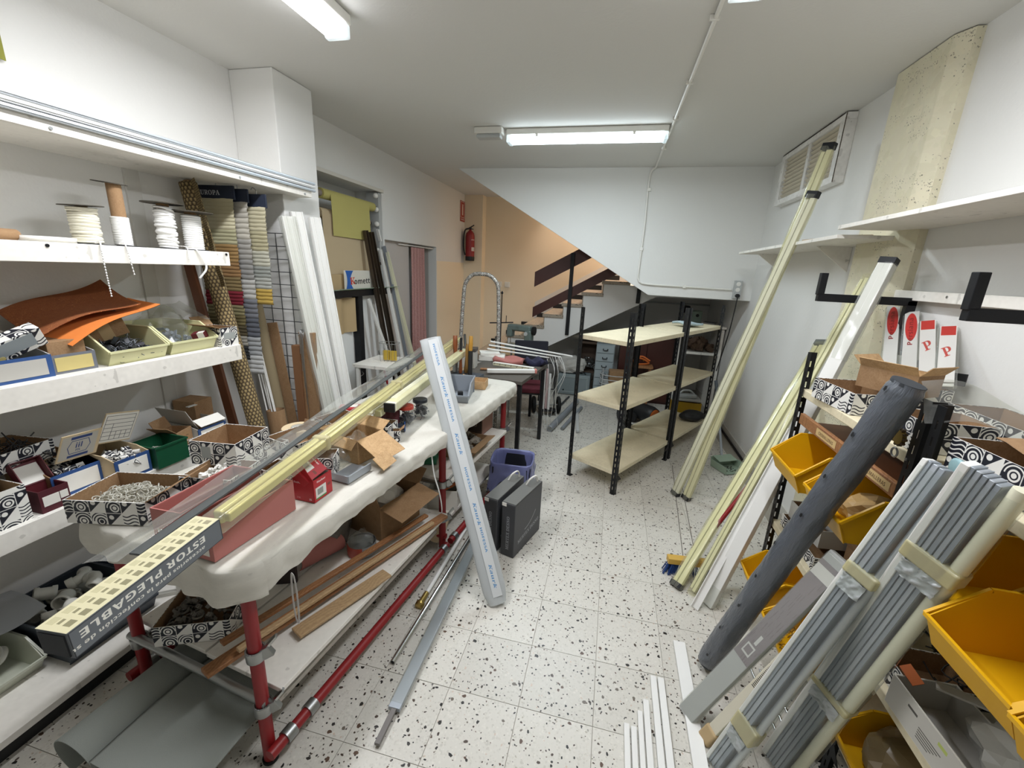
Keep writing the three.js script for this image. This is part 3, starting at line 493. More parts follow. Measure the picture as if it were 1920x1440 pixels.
// ------------------------------------------------------------------ middle shelf
const FX = Math.PI / 2; // things on the left shelves face +x
labelBox('carton with blue front and white label at the left end of the middle shelf', [-2.17, Y2, -1.02], FX, 0.2, 0.085, 0.24, M.bluePaper, M.greyPaper, M.lightGrey, { group: 'label cartons' });
labelBox('carton with grey front and yellowed label beside the cream bins', [-2.18, Y2, -1.195], FX, 0.145, 0.075, 0.24, mk(0x6d7078, 0.7), M.labelYellow, M.lightGrey, { group: 'label cartons' });
{
  const t = thing('carton_block', 'plain brown carton inside the yellow-labelled carton', 'carton', [-2.16, Y2 + 0.01, -1.19], FX + 0.04); mesh('body', bx(0.125, 0.115, 0.16, 0, 0.0575, 0), M.card, t); mesh('lid_flap', flat(0.12, 0.003, 0.1, 0, 0.122, -0.02, [0.16, 0, 0.05]), M.card, t);
  const s = thing('printed_carton', 'small printed carton with grey label tipped on the blue-fronted carton', 'carton', [-2.09, Y2 + 0.108, -1.05], [0.35, FX, 0.42]); mesh('body', bx(0.17, 0.075, 0.05, 0, 0.03, 0), M.print, s); mesh('label', flat(0.125, 0.05, 0.001, -0.005, 0.035, 0.0258), mk(0x8f979a, 0.7), s); mesh('sticker', cyl(0.009, 0.001, -0.05, 0.008, 0.0262, 14, [FX, 0, 0]), M.labelYellow, s);
  const b = thing('brown_carton', 'taped brown carton leaning between the cream bins and the felt sheets', 'carton', [-2.25, Y2 + 0.13, -1.42], [0.25, FX - 0.35, 0.32]); mesh('body', bx(0.17, 0.1, 0.14, 0, 0.02, 0), M.card, b); mesh('packing_tape', [flat(0.045, 0.1015, 0.1412, 0.01, 0.02, 0)], M.tan, b);
  tag(mesh('felt_sheet', surf((u, v) => { const a = [-2.1, 1.395, -1.13], b2 = [-2.1, 1.515, -1.51], c = [-2.37, 1.605, -1.545], d = [-2.37, 1.455, -1.165]; const L = (p, q, t) => p.map((e, i) => e + (q[i] - e) * t); const p = L(L(a, b2, u), L(d, c, u), v); p[1] += 0.02 * Math.sin(u * 4.5 + v) - 0.015 * Math.sin(v * 3.1); return p; }, 16, 10, 0.003), (() => { const m = M.felt.clone(); m.map = T.felt.clone(); m.map.repeat.set(2, 1.6); return m; })()), 'rust brown felt sheet draped over the boxes on the middle shelf', 'felt');
  tag(mesh('felt_sheet', surf((u, v) => { const a = [-2.06, 1.375, -1.2], b2 = [-2.08, 1.53, -1.58], c = [-2.3, 1.54, -1.6], d = [-2.3, 1.42, -1.17]; const L = (p, q, t) => p.map((e, i) => e + (q[i] - e) * t); const p = L(L(a, b2, u), L(d, c, u), v); p[1] += 0.018 * Math.sin(u * 4.5 + v) - 0.022; return p; }, 16, 8, 0.003), M.orangeFelt), 'bright orange felt sheet under the rust brown felt sheet', 'felt');
  tag(mesh('paper_sheet', surf((u, v) => [-2.12 - v * 0.18, 1.36 + 0.05 * v + 0.03 * Math.sin(u * 3) * v, -0.9 - u * 0.22], 8, 6, 0.001), M.greyPaper), 'crumpled grey paper at the left end of the middle shelf', 'paper');
}
bin('storage_bin', 'cream plastic bin heaped with metal hooks on the middle shelf', [-2.2, Y2, -1.42], FX, 0.25, 0.13, 0.36, M.cream, { group: 'cream bins' });
bin('storage_bin', 'cream plastic bin holding a clear bag, beside a printed carton', [-2.2, Y2, -1.68], FX, 0.245, 0.13, 0.36, M.cream, { group: 'cream bins' });
heap('metal_hooks', 'heap of grey metal hooks in the cream bin', 'hooks', [-2.18, Y2 + 0.006, -1.42], 0, 0.27, 0.2, 0.085, 420, [bits.screw, bits.wire, bits.plate], M.screw);
crumple('plastic_bag', 'crumpled clear plastic bag of grey fittings in the cream bin', 'bag', [-2.2, Y2 + 0.095, -1.66], 0, [0.13, 0.1, 0.095], 0.35, 2.4, 3, M.film);
heap('grey_fittings', 'grey plastic fittings inside the clear bag', 'fittings', [-2.2, Y2 + 0.01, -1.66], 0, 0.2, 0.16, 0.11, 90, [bits.cube, bits.clip, bits.plate], mk(0x6f7883, 0.5));
{ const t = thing('small_box', 'tiny dark red box inside the right cream bin', 'box', [-2.08, Y2 + 0.05, -1.76], [0.2, 0.5, 0.2]); mesh('body', bx(0.06, 0.035, 0.045, 0, 0.0175, 0), M.darkRed, t); mesh('label', flat(0.03, 0.036, 0.03, 0.014, 0.0178, 0.008), M.paper, t); }
printBox('small printed carton with grey label at the right end of the middle shelf', [-2.09, Y2, -1.865], FX, 0.105, 0.1, 0.16, { flaps: [['-z', 0.06, 0.7], ['-x', 0.05, 1.2]], tagged: [0.07, 0.035] });
tag(mesh('plastic_sheet', surf((u, v) => [-2.16 - v * 0.2, 1.40 + 0.09 * v * u + 0.02 * Math.sin(u * 5), -1.74 - u * 0.16], 8, 6, 0.0006), M.film), 'clear stiff plastic sheet standing behind the right cream bin', 'sheet');
// ------------------------------------------------------------------ lower shelf
printBox('printed carton with grey label at the left end of the lower shelf', [-2.16, Y3, -0.86], FX, 0.17, 0.14, 0.27, { flaps: [['-z', 0.05, 0.6]], tagged: [0.07, 0.05, -0.03] });
heap('white_clips', 'white curtain clips in the leftmost printed carton', 'clips', [-2.16, Y3 + 0.06, -0.86], 0, 0.22, 0.14, 0.1, 120, [bits.clip, bits.cube, bits.ring], M.whitePlastic);
{
  const r = thing('red_box', 'dark red box with open lid on the lower left shelf', 'box', [-2.07, Y3, -1.015], FX);
  carton(r, 0.092, 0.09, 0.1, M.maroon, M.darkRed, []);
  const lid = mesh('lid', [flat(0.092, 0.095, 0.003, 0, 0.0475, 0), flat(0.003, 0.095, 0.035, 0.0445, 0.0475, 0.017), flat(0.003, 0.095, 0.035, -0.0445, 0.0475, 0.017), flat(0.092, 0.003, 0.035, 0, 0.094, 0.017)], M.darkRed, r, [0, 0.09, -0.045], [-0.55, 0, 0]);
  mesh('lid_lining', flat(0.078, 0.075, 0.001, 0, 0.042, 0.0025), M.paper, lid);
  mesh('label', [flat(0.05, 0.04, 0.001, -0.012, 0.045, 0.0506), flat(0.025, 0.03, 0.001, 0.028, 0.05, 0.0506)], M.paper, r);
}
labelBox('carton with blue edge and white label behind the dark red box', [-2.22, Y3, -1.135], FX, 0.17, 0.1, 0.26, M.bluePaper, M.paper, M.card, { group: 'label cartons on the lower shelf' });
heap('printed_packets', 'small packets with geometric print in the blue-edged carton', 'packets', [-2.2, Y3 + 0.03, -1.135], 0, 0.19, 0.13, 0.08, 16, [() => muv(new THREE.BoxGeometry(0.05, 0.035, 0.03)), () => muv(new THREE.BoxGeometry(0.06, 0.02, 0.035))], M.print);
{ const t = printBox('dark printed carton of wires stacked at the back of the lower shelf', [-2.26, Y3 + 0.15, -1.0], FX + 0.12, 0.24, 0.075, 0.2, {}); heap('dark_wires', 'dark wires and rods in the stacked printed carton', 'wires', [-2.26, Y3 + 0.16, -1.0], 0, 0.17, 0.2, 0.075, 90, [bits.wire, () => rodAB([-0.06, 0, 0], [0.06, 0.004, 0.01], 0.0025, 6)], mk(0x3c3b3a, 0.4, { metalness: 0.5 })); }
T.lidForm = textTex(256, 256, '#e4e0d6', [], (x) => { x.strokeStyle = '#222'; x.lineWidth = 3; x.strokeRect(14, 20, 228, 216); for (let i = 1; i < 6; i++) { x.beginPath(); x.moveTo(14, 20 + i * 36); x.lineTo(242, 20 + i * 36); x.stroke(); } for (let i = 0; i < 4; i++) { x.beginPath(); x.moveTo(80 + i * 40, 164); x.lineTo(80 + i * 40, 236); x.stroke(); } x.beginPath(); x.moveTo(80, 92); x.lineTo(80, 236); x.stroke(); });
T.lidLogo = textTex(256, 192, '#b9b4a8', [['iil', 128, 86, 'bold 60px sans-serif', '#2a3f73', 0], ['FIL', 128, 126, 'bold 26px sans-serif', '#2a3f73', 0]], (x) => { x.fillStyle = '#2a3f73'; x.fillRect(60, 8, 150, 22); x.fillRect(60, 164, 150, 20); x.strokeStyle = '#2a3f73'; x.lineWidth = 5; x.beginPath(); x.moveTo(70, 44); x.lineTo(190, 44); x.lineTo(212, 96); x.lineTo(190, 150); x.lineTo(70, 150); x.lineTo(48, 96); x.closePath(); x.stroke(); });
{
  const t = labelBox('carton with blue front and raised ruled white lid on the lower shelf', [-2.14, Y3, -1.29], FX, 0.14, 0.1, 0.26, M.blueBox, M.paper, M.beige, {});
  const lid = mesh('lid', flat(0.14, 0.15, 0.004, 0, 0.075, 0), M.beige, t, [0.01, 0.15, 0.02], [0.35, 0, -0.22]);
  mesh('form_print', tf(new THREE.PlaneGeometry(0.136, 0.14), [0, 0.076, 0.0025]), texMat(T.lidForm), lid);
  const fl2 = mesh('side_flap', flat(0.16, 0.12, 0.004, -0.08, 0.06, 0), M.beige, t, [-0.06, 0.13, 0.02], [0.35, 0.15, -0.12]);
  mesh('logo_print', tf(new THREE.PlaneGeometry(0.14, 0.105), [-0.085, 0.06, 0.0025]), texMat(T.lidLogo), fl2);
  const g = thing('green_bin', 'dark green plastic bin on the lower left shelf', 'bin', [-2.06, Y3, -1.445], FX);
  carton(g, 0.15, 0.105, 0.16, M.green, M.green, [], 0.004); mesh('rim', [bx(0.158, 0.008, 0.008, 0, 0.103, 0.08), bx(0.158, 0.008, 0.008, 0, 0.103, -0.08), bx(0.008, 0.008, 0.16, 0.075, 0.103, 0), bx(0.008, 0.008, 0.16, -0.075, 0.103, 0)], M.green, g);
  heap('clear_hooks', 'clear plastic hooks in the dark green bin', 'hooks', [-2.06, Y3 + 0.02, -1.445], 0, 0.13, 0.12, 0.05, 60, [bits.hook, bits.ring], M.clearBit);
}
heap('printed_packets', 'packets with geometric print in the carton under the ruled lid', 'packets', [-2.1, Y3 + 0.04, -1.29], 0, 0.16, 0.11, 0.07, 12, [() => muv(new THREE.BoxGeometry(0.05, 0.03, 0.035))], M.print);
{
  const t = thing('brown_carton', 'small open brown carton behind the dark green bin', 'carton', [-2.14, Y3 + 0.03, -1.585], FX + 0.3); carton(t, 0.11, 0.07, 0.1, M.card, M.card, [['-z', 0.06, 0.5], ['-x', 0.07, 0.9]]);
  T.thing1 = textTex(128, 64, '#96754f', [['mcw 2/w', 64, 32, 'bold 22px serif', '#3a281a', 0]]); mesh('print', tf(new THREE.PlaneGeometry(0.07, 0.035), [0, 0.035, 0.0508]), texMat(T.thing1, 0.85), t);
  printBox('tiny printed carton with grey label right of the dark green bin', [-2.02, Y3, -1.565], FX, 0.075, 0.058, 0.06, { tagged: [0.05, 0.03] });
  const w = labelBox('carton with blue frame and white raised lid near the shelf end', [-2.2, Y3, -1.745], FX, 0.165, 0.075, 0.24, M.blueBox, M.paper, M.greyPaper, {});
  mesh('lid', [flat(0.15, 0.002, 0.06, 0, 0.105, 0.11, [0.5, 0, 0])], M.paper, w); mesh('side_flap', [flat(0.003, 0.13, 0.2, -0.09, 0.13, 0, [0, 0, 0.45]), flat(0.05, 0.003, 0.02, -0.04, 0.19, 0.05)], M.greyPaper, w);
  tag(mesh('glass_tumbler', lathe([[0.0, 0.002], [0.03, 0.002], [0.04, 0.09], [0.037, 0.09], [0.028, 0.008], [0.0, 0.008]], 24), M.glass, null, [-2.24, Y3, -1.87]), 'clear glass tumbler near the end of the lower shelf', 'glass');
  for (let i = 0; i < 3; i++) tag(mesh('wood_sample', bx(0.13, 0.006, 0.045, 0, 0.003, 0), i === 1 ? M.wood : M.woodPale, null, [-2.09, Y3 + i * 0.0065, -1.86 + i * 0.012], 0.15 - i * 0.1), ['lowest of three thin wood samples at the lower shelf end', 'middle of three thin wood samples at the lower shelf end', 'topmost of three thin wood samples at the lower shelf end'][i], 'wood sample', 'wood samples');
  const bb = thing('brown_carton', 'brown carton standing behind the glass tumbler', 'carton', [-2.32, Y3, -1.85], 0.1); mesh('body', bx(0.14, 0.17, 0.12, 0, 0.085, 0), M.card, bb);
}
// ------------------------------------------------------------------ low platform
bin('storage_bin', 'dark grey bin full of white plumbing fittings on the low platform', [-2.16, Y4, -1.07], FX, 0.34, 0.15, 0.42, M.slate, { group: 'bins on the low platform' });
{
  const elbow = () => mergeGeometries([new THREE.TorusGeometry(0.035, 0.021, 10, 14, Math.PI / 2).toNonIndexed(), lathe([[0.016, 0], [0.026, 0], [0.026, 0.025], [0.016, 0.025], [0.016, 0]], 16, 0.035, -0.025, 0).toNonIndexed(), lathe([[0.016, 0], [0.026, 0], [0.026, 0.025], [0.016, 0.025], [0.016, 0]], 16, 0, 0.035, 0, [0, 0, Math.PI / 2]).toNonIndexed()]);
  const coup = () => lathe([[0.022, -0.035], [0.03, -0.035], [0.03, -0.02], [0.026, -0.018], [0.026, 0.018], [0.03, 0.02], [0.03, 0.035], [0.022, 0.035], [0.022, -0.035]], 18).toNonIndexed();
  const kinds = [elbow, coup], spots = [];
  [[4, 3, 0], [3, 3, 1], [3, 2, 2]].forEach(([nx, nz, lay]) => { for (let i = 0; i < nx; i++) for (let j = 0; j < nz; j++) spots.push([-2.165 + (i - (nx - 1) / 2) * 0.098 + rr(-0.01, 0.01), Y4 + 0.055 + lay * 0.058, -1.075 + (j - (nz - 1) / 2) * 0.094 + rr(-0.01, 0.01)]); });
  const eg = elbow(), cg = coup();
  spots.forEach((s, i) => tag(mesh(i % 2 ? 'pipe_elbow' : 'pipe_coupling', i % 2 ? eg : cg, M.plumb, null, s, [rr(0, 6), rr(0, 6), rr(0, 6)]), i % 2 ? 'white plastic pipe elbow in the dark grey bin' : 'white plastic pipe coupling in the dark grey bin', 'pipe fitting', i % 2 ? 'white pipe elbows in the dark grey bin' : 'white pipe couplings in the dark grey bin'));
  bin('storage_bin', 'cream bin with white pulley wheels at the lower left picture edge', [-2.2, Y4, -0.78], FX, 0.2, 0.12, 0.3, M.creamGrey, { group: 'bins on the low platform' });
  for (let i = 0; i < 4; i++) { const w = thing('pulley_wheel', i ? 'small white pulley wheel in the cream bin' : 'largest white pulley wheel on top in the cream bin', 'wheel', [-2.14 - i * 0.05, Y4 + 0.08 + (i === 0 ? 0.04 : 0), -0.76 - (i % 2) * 0.05], [0.5, i, 0.6], 'white pulley wheels'); mesh('disc', lathe([[0.006, -0.012], [0.038, -0.012], [0.038, -0.008], [0.03, 0], [0.038, 0.008], [0.038, 0.012], [0.006, 0.012], [0.006, -0.012]], 24), M.plumb, w); mesh('hub', lathe([[0.004, -0.015], [0.011, -0.015], [0.011, 0.015], [0.004, 0.015], [0.004, -0.015]], 14), M.greyPaper, w); }
  bin('storage_bin', 'dark blue bin of wooden bits behind the white table end', [-2.24, Y4, -1.4], FX + 0.1, 0.24, 0.12, 0.3, mk(0x27303c, 0.5), { group: 'bins on the low platform' });
  heap('wooden_bits', 'wooden pegs and offcuts in the dark blue bin', 'offcuts', [-2.22, Y4 + 0.02, -1.4], 0, 0.22, 0.18, 0.06, 26, [() => new THREE.BoxGeometry(0.07, 0.012, 0.02), bits.plate], M.tan);
  tag(mesh('plastic_sheet', surf((u, v) => [-2.38 + v * 0.2, Y4 + 0.2 + 0.015 * Math.sin(u * 7 + v * 3) - v * 0.03, -0.98 + u * 0.36], 14, 8, 0.0008), mk(0xa9abad, 0.5)), 'grey plastic sheet lying over the corner of the plumbing bin', 'sheet');
  const f = thing('plastic_support', 'small white plastic support under the table end', 'support', [-1.98, Y4, -1.3], 0.6); mesh('frame', [bx(0.16, 0.02, 0.02, 0, 0.01, 0), bx(0.02, 0.1, 0.02, -0.07, 0.06, 0), bx(0.02, 0.1, 0.02, 0.05, 0.06, 0), bx(0.14, 0.02, 0.02, -0.01, 0.115, 0)], M.plumb, f);
  bin('storage_bin', 'second dark grey bin behind the small white plastic support', [-2.2, Y4, -1.66], FX, 0.22, 0.13, 0.32, M.slate, { group: 'bins on the low platform' });
}
// ------------------------------------------------------------------ corner by the column: fabric, rolls, grid
{ // fabric sample hangers
  const sets = [
    { label: 'leftmost navy-headed fabric sample hanger with brown and red swatches', c: [-2.285, 2.11, -2.14], w: 0.25, yaw: 0.12, text: true, cols: [['#b9b191', 4], ['#c4bd9f', 4], ['#a7a383', 4], ['#94764a', 5], ['#8a6a44', 4], ['#7c6a46', 4], ['#7b1f2c', 4], ['#8c8460', 3], ['#6a5f3d', 3], ['#4f4630', 3], ['#9a968a', 3], ['#2b2d2e', 4]], h: 0.93 },
    { label: 'middle navy-headed fabric sample hanger with pale grey swatches', c: [-2.19, 2.10, -2.19], w: 0.16, yaw: 0.1, cols: [['#aaa59a', 3], ['#b7b2a5', 4], ['#9c9992', 4], ['#8d8c88', 4], ['#b3b2ac', 4], ['#73757a', 4], ['#5d6067', 4], ['#a6a8a8', 4], ['#c4c5c2', 4]], h: 1.02 },
    { label: 'rightmost navy-headed fabric sample hanger with cream and yellow swatches', c: [-2.11, 2.08, -2.24], w: 0.15, yaw: 0.1, cols: [['#b6af93', 6], ['#a9a283', 5], ['#b2b09f', 4], ['#8f928b', 3], ['#a3a49c', 3], ['#b79a4c', 4]], h: 0.56 },
  ];
  for (const s of sets) {
    const t = thing('fabric_samples', s.label, 'fabric samples', s.c, s.yaw, 'hanging fabric sample books');
    mesh('header', bx(s.w + 0.01, 0.075, 0.012, 0, -0.038, 0), M.navy, t);
    const tx = textTex(256, 64, '#1b2436', s.text ? [['EUROPA', 100, 34, 'bold 34px serif', '#c9ccd2', 0], ['◆', 232, 40, '26px sans-serif', '#c9ccd2', 0]] : [['◆', 150, 40, '30px sans-serif', '#c9ccd2', 0]]);
    mesh('header_print', tf(new THREE.PlaneGeometry(s.w, 0.065), [0, -0.038, 0.0068]), texMat(tx, 0.7), t);
    mesh('hook', tube([[0.02, 0, 0], [0.02, 0.02, 0], [0.0, 0.035, 0], [-0.012, 0.022, 0]], 0.0025, 14, 6), M.steel, t);
    const tot = s.cols.reduce((a, c) => a + c[1], 0), dh = s.h / tot; let y = -0.07, i = 0;
    for (const [c, n] of s.cols) {
      const m = mk(c, 0.95, { bumpMap: T.weave, bumpScale: 0.0006 });
      for (let k = 0; k < n; k++, i++) {
        const zz = 0.004 + i * 0.0004, sk = rr(-0.003, 0.003), w = s.w * 0.96;
        mesh('swatch', surf((u, v) => { const e = Math.sin(v * Math.PI); return [(u - 0.5) * w + sk, y - v * (dh + 0.006), zz + 0.007 * e * e + 0.0015 * Math.sin(u * 11 + i)]; }, 4, 4, 0.002), m, t);
        y -= dh;
      }
    }
  }
}
{ // wrapped patterned fabric roll and brown plank leaning behind the shelf ends
  const r = groupAB('fabric_roll', 'long roll of dark patterned fabric leaning past the shelf ends', 'fabric roll', [-1.90, Y4 + 0.002, -1.98], [-2.33, 2.1, -2.03]);
  mesh('fabric', (() => { const g = new THREE.CylinderGeometry(0.043, 0.046, r.L, 24, 10); g.translate(0, r.L / 2, 0); const uv = g.attributes.uv; for (let i = 0; i < uv.count; i++) uv.setXY(i, uv.getX(i) * 0.28, uv.getY(i) * r.L); return g; })(), M.rollFabric, r.g);
  mesh('core', lathe([[0.015, r.L - 0.01], [0.02, r.L - 0.01], [0.02, r.L + 0.012], [0.015, r.L + 0.012], [0.015, r.L - 0.01]], 14), M.card, r.g);
  mesh('loose_edge', surf((u, v) => [0.046 + 0.05 * u + 0.004 * Math.sin(v * 30), r.L * (0.72 + 0.28 * v), 0.02 + 0.02 * u], 3, 12, 0.001), M.rollFabric, r.g);
  const p = groupAB('wood_plank', 'reddish wooden plank leaning behind the patterned fabric roll', 'plank', [-2.10, Y4 + 0.005, -1.99], [-2.38, 1.72, -2.0], [0, 0, 1]);
  mesh('board', bx(0.02, p.L, 0.06, 0, p.L / 2, 0), M.woodDark, p.g);
}
{ // white metal grid panel
  const t = thing('wire_grid', 'black wire grid display panel standing against the column', 'grid panel', [-2.175, 0.1, -2.455], 0.02);
  const W = 0.33, H = 1.78, vg = new THREE.CylinderGeometry(0.0028, 0.0028, H, 6), hg = new THREE.CylinderGeometry(0.0028, 0.0028, W, 6).rotateZ(Math.PI / 2), wm = mk(0x4b4c4d, 0.45, { metalness: 0.5 });
  for (let i = 0; i <= 4; i++) mesh('wire', vg, wm, t, [-W / 2 + W * i / 4, H / 2, 0]);
  for (let j = 0; j <= 22; j++) mesh('wire', hg, wm, t, [0, H * j / 22, 0.005]);
}
{
  const k = groupAB('kraft_roll', 'roll of brown kraft paper leaning in front of the wire grid', 'paper roll', [-2.13, Y4 + 0.002, -2.36], [-2.30, 1.42, -2.36]);
  mesh('roll', (() => { const g = cyl(0.042, k.L, 0, k.L / 2, 0, 20); return g; })(), mk(0x8d7f62, 0.85), k.g);
  mesh('inner_layers', lathe([[0.02, k.L - 0.02], [0.036, k.L], [0.036, k.L + 0.012], [0.02, k.L + 0.012], [0.02, k.L - 0.02]], 18), mk(0x7b6e54, 0.85), k.g);
  const c1 = thing('cardboard_slab', 'tall brown cardboard slab standing right of the wire grid', 'cardboard', [-1.985, 0, -2.44], 0.1); mesh('sheet', bx(0.11, 1.25, 0.03, 0, 0.625, 0), M.card, c1); mesh('fold', bx(0.055, 1.2, 0.05, -0.075, 0.56, 0.01), mk(0x7d5738, 0.8), c1);
  const c2 = groupAB('cardboard_strip', 'narrow brown cardboard strip leaning behind the kraft paper roll', 'cardboard', [-2.08, Y4 + 0.003, -2.41], [-2.24, 1.3, -2.42], [0, 0, 1]); mesh('strip', bx(0.006, c2.L, 0.08, 0, c2.L / 2, 0), M.card, c2.g);
  for (let i = 0; i < 7; i++) { const a = [-2.06 - i * 0.011, Y4 + 0.33, -2.22 - (i % 3) * 0.015], b = [-2.27 - i * 0.009, 1.5 + 0.04 * (i % 4), -2.26 - (i % 2) * 0.02]; tag(mesh('thin_rod', rodAB(a, b, 0.0045, 8), M.whitePaint), 'thin white rod in the bundle leaning beside the kraft paper roll', 'rod', 'thin white rods in the corner'); }
  const w = groupAB('rod_wrapper', 'brown cardboard sleeve around the lower ends of the thin white rods', 'sleeve', [-2.045, Y4 + 0.002, -2.22], [-2.11, 0.75, -2.23]); mesh('sleeve', lathe([[0.05, 0], [0.055, 0], [0.055, w.L], [0.05, w.L], [0.05, 0]], 16), M.card, w.g);
  const hw = thing('wire_hooks', 'small bunch of wire hooks on the side of the wire grid', 'hooks', [-2.02, 1.26, -2.44]); for (let i = 0; i < 6; i++) mesh('hook', tube([[0, 0, 0], [0.01 + i * 0.006, 0.01, 0.03], [0.012 + i * 0.006, -0.02, 0.05], [0.006 + i * 0.007, -0.03 - i * 0.12, 0.055]], 0.002, 12, 5), M.steel, hw);
}
{ // wide white profiles in film leaning against the column
  for (let i = 0; i < 3; i++) {
    const off = [[0, 0, 0], [0.05, 0, -0.098], [0.02, 0, 0.098]][i], top = [2.02, 2.0, 1.98][i];
    const p = groupAB('white_profile', ['front wide white curtain profile leaning on the column', 'right wide white curtain profile leaning on the column', 'left wide white curtain profile wrapped in film on the column'][i], 'profile', [-1.83 + off[0] * 0.4, 0.004, -2.62 + off[2]], [-2.06 + off[0], top, -2.52 + off[2] * 1.1], [1, 0, 0.3], 'wide white profiles at the column');
    mesh('profile', [bx(0.02, p.L, 0.085, 0, p.L / 2, 0), bx(0.028, p.L, 0.01, 0.004, p.L / 2, 0.036), bx(0.028, p.L, 0.01, 0.004, p.L / 2, -0.036), bx(0.025, p.L, 0.006, 0.003, p.L / 2, 0.006)], M.whitePaint, p.g);
    if (i === 2) mesh('film', surf((u, v) => { const a = u * 6.283, q = 1 + 0.12 * vnoise(u * 5, v * 9, 3); return [Math.cos(a) * 0.028 * q, v * p.L, Math.sin(a) * 0.056 * q]; }, 20, 30), M.film, p.g);
  }
}
// ------------------------------------------------------------------ niche with hanging fabric rolls
{
  const rollx = -2.45;
  const mkRoll = (label, y, z0, z1, r, col, x = rollx) => { const t = thing('blind_roll', label, 'fabric roll', [x, y, 0]); mesh('roll', cyl(r, z0 - z1, 0, 0, (z0 + z1) / 2, 22, [Math.PI / 2, 0, 0]), col, t); mesh('tube_end', [cyl(r * 0.62, 0.12, 0, 0, z0 + 0.02, 18, [Math.PI / 2, 0, 0])], mk(0x8b7f76, 0.6), t); mesh('end_plug', cyl(r * 0.5, 0.05, 0, 0, z1 - 0.03, 14, [Math.PI / 2, 0, 0]), M.black, t); return t; };
  const sheet = (t, z0, z1, y0, mat, dx) => mesh('hanging_sheet', surf((u, v) => [dx + 0.004 * Math.sin(u * 6 + v * 2), -v * y0, z0 + (z1 - z0) * u], 14, 6, 0.0015), mat, t);
  const yel = mk(0xb9b06a, 0.85, { bumpMap: T.weave, bumpScale: 0.0003 }), bei = mk(0xbfab8a, 0.85, { bumpMap: T.weave, bumpScale: 0.0003 }), yel2 = mk(0xc2bb7e, 0.85);
  const a = mkRoll('upper blind roll with a yellow fabric sheet hanging down', 2.265, -3.3, -4.1, 0.042, yel); sheet(a, -3.38, -3.97, 0.33, yel, 0.044);
  const b = mkRoll('middle blind roll with a long beige fabric sheet hanging down', 2.11, -3.28, -4.02, 0.045, bei, -2.47); sheet(b, -3.27, -3.98, 0.52, bei, 0.048);
  const c = mkRoll('lower blind roll with a short yellow sheet at the niche edge', 1.97, -3.22, -3.95, 0.04, yel2, -2.5); sheet(c, -3.22, -3.4, 0.16, yel2, 0.043);
  const h = thing('roll_holder', 'grey upright at the right side of the niche with white roll knobs', 'holder');
  mesh('upright', bx(0.14, 1.0, 0.045, -2.5, 1.915, -4.212), M.lightGrey, h);
  for (const y of [2.38, 2.25, 2.11, 1.85]) mesh('knob', tf(new THREE.SphereGeometry(0.026, 16, 12), [-2.44, y, -4.155]), M.whitePlastic, h);
  mesh('stop', bx(0.03, 0.12, 0.02, -2.41, 2.0, -4.14, [0.4, 0, 0]), M.whitePaint, h); mesh('clamp', bx(0.05, 0.03, 0.05, -2.43, 1.72, -4.15), M.black, h);
  const f = thing('display_stand', 'black steel stand under the lettered sign in the niche', 'stand');
  mesh('top_bar', bx(0.07, 0.06, 1.03, -2.378, 1.44, -3.73), M.blackMetal, f); mesh('post', bx(0.07, 1.41, 0.07, -2.378, 0.705, -3.65), M.blackMetal, f); mesh('foot', bx(0.2, 0.02, 0.3, -2.31, 0.01, -3.65), M.blackMetal, f);
  for (const y of [0.78, 0.68]) mesh('peg', tube([[-2.35, y, -3.62], [-2.27, y, -3.52], [-2.26, y, -3.44], [-2.26, y + 0.02, -3.435]], 0.004, 12, 6), M.steel, f);
  const sg = thing('shop_sign', 'white sign reading Komett with a blue bow shape', 'sign', [-2.362, 1.472, -3.665], [0, Math.PI / 2, 0]);
  T.kom = textTex(512, 256, '#cfcbbf', [['K', 128, 138, 'bold 130px serif', '#c2361f', -0.06], ['omett', 310, 142, 'bold 104px sans-serif', '#17181a', -0.03]], (x) => { x.fillStyle = '#1f5aa8'; x.beginPath(); x.moveTo(6, 0); x.lineTo(150, 0); x.quadraticCurveTo(36, 128, 150, 256); x.lineTo(6, 256); x.quadraticCurveTo(60, 128, 6, 0); x.fill(); });
  mesh('panel', bx(0.45, 0.175, 0.012, 0, 0.0875, 0), M.paper, sg); mesh('lettering', tf(new THREE.PlaneGeometry(0.445, 0.172), [0, 0.0875, 0.0068]), texMat(T.kom, 0.5), sg);
  const kw = thing('wood_board', 'tan board behind the sign in the niche', 'board', [-2.4, 1.471, -3.5]); mesh('board', bx(0.02, 0.14, 0.5, 0, 0.07, 0), M.tan, kw);
  tag(mesh('tan_cloth', surf((u, v) => [-2.39 + 0.02 * Math.sin(u * 8), 1.4 - v * 0.32, -3.3 - u * 0.3], 10, 4, 0.002), M.tan), 'tan fabric piece hanging under the black steel stand', 'cloth');
  const rods = [[-2.2, 0, -3.3, -2.33, 1.495, -3.2], [-2.1, 1.48, -3.1, -2.28, 1.485, -4.15], [-2.16, 1.484, -3.2, -2.3, 1.49, -4.2]];
  for (let i = 0; i < 3; i++) tag(mesh('flat_strip', barAB([-2.35 + i * 0.012, 1.4745 + i * 0.0045, -3.2 - i * 0.06], [-2.345 + i * 0.012, 1.4745 + i * 0.0045, -4.3 - i * 0.03], 0.004, 0.012), M.greenGrey), ['nearest thin grey-green strip lying on the black steel stand', 'middle thin grey-green strip lying on the black steel stand', 'farthest thin grey-green strip lying on the black steel stand'][i], 'strip', 'strips on the black stand');
}
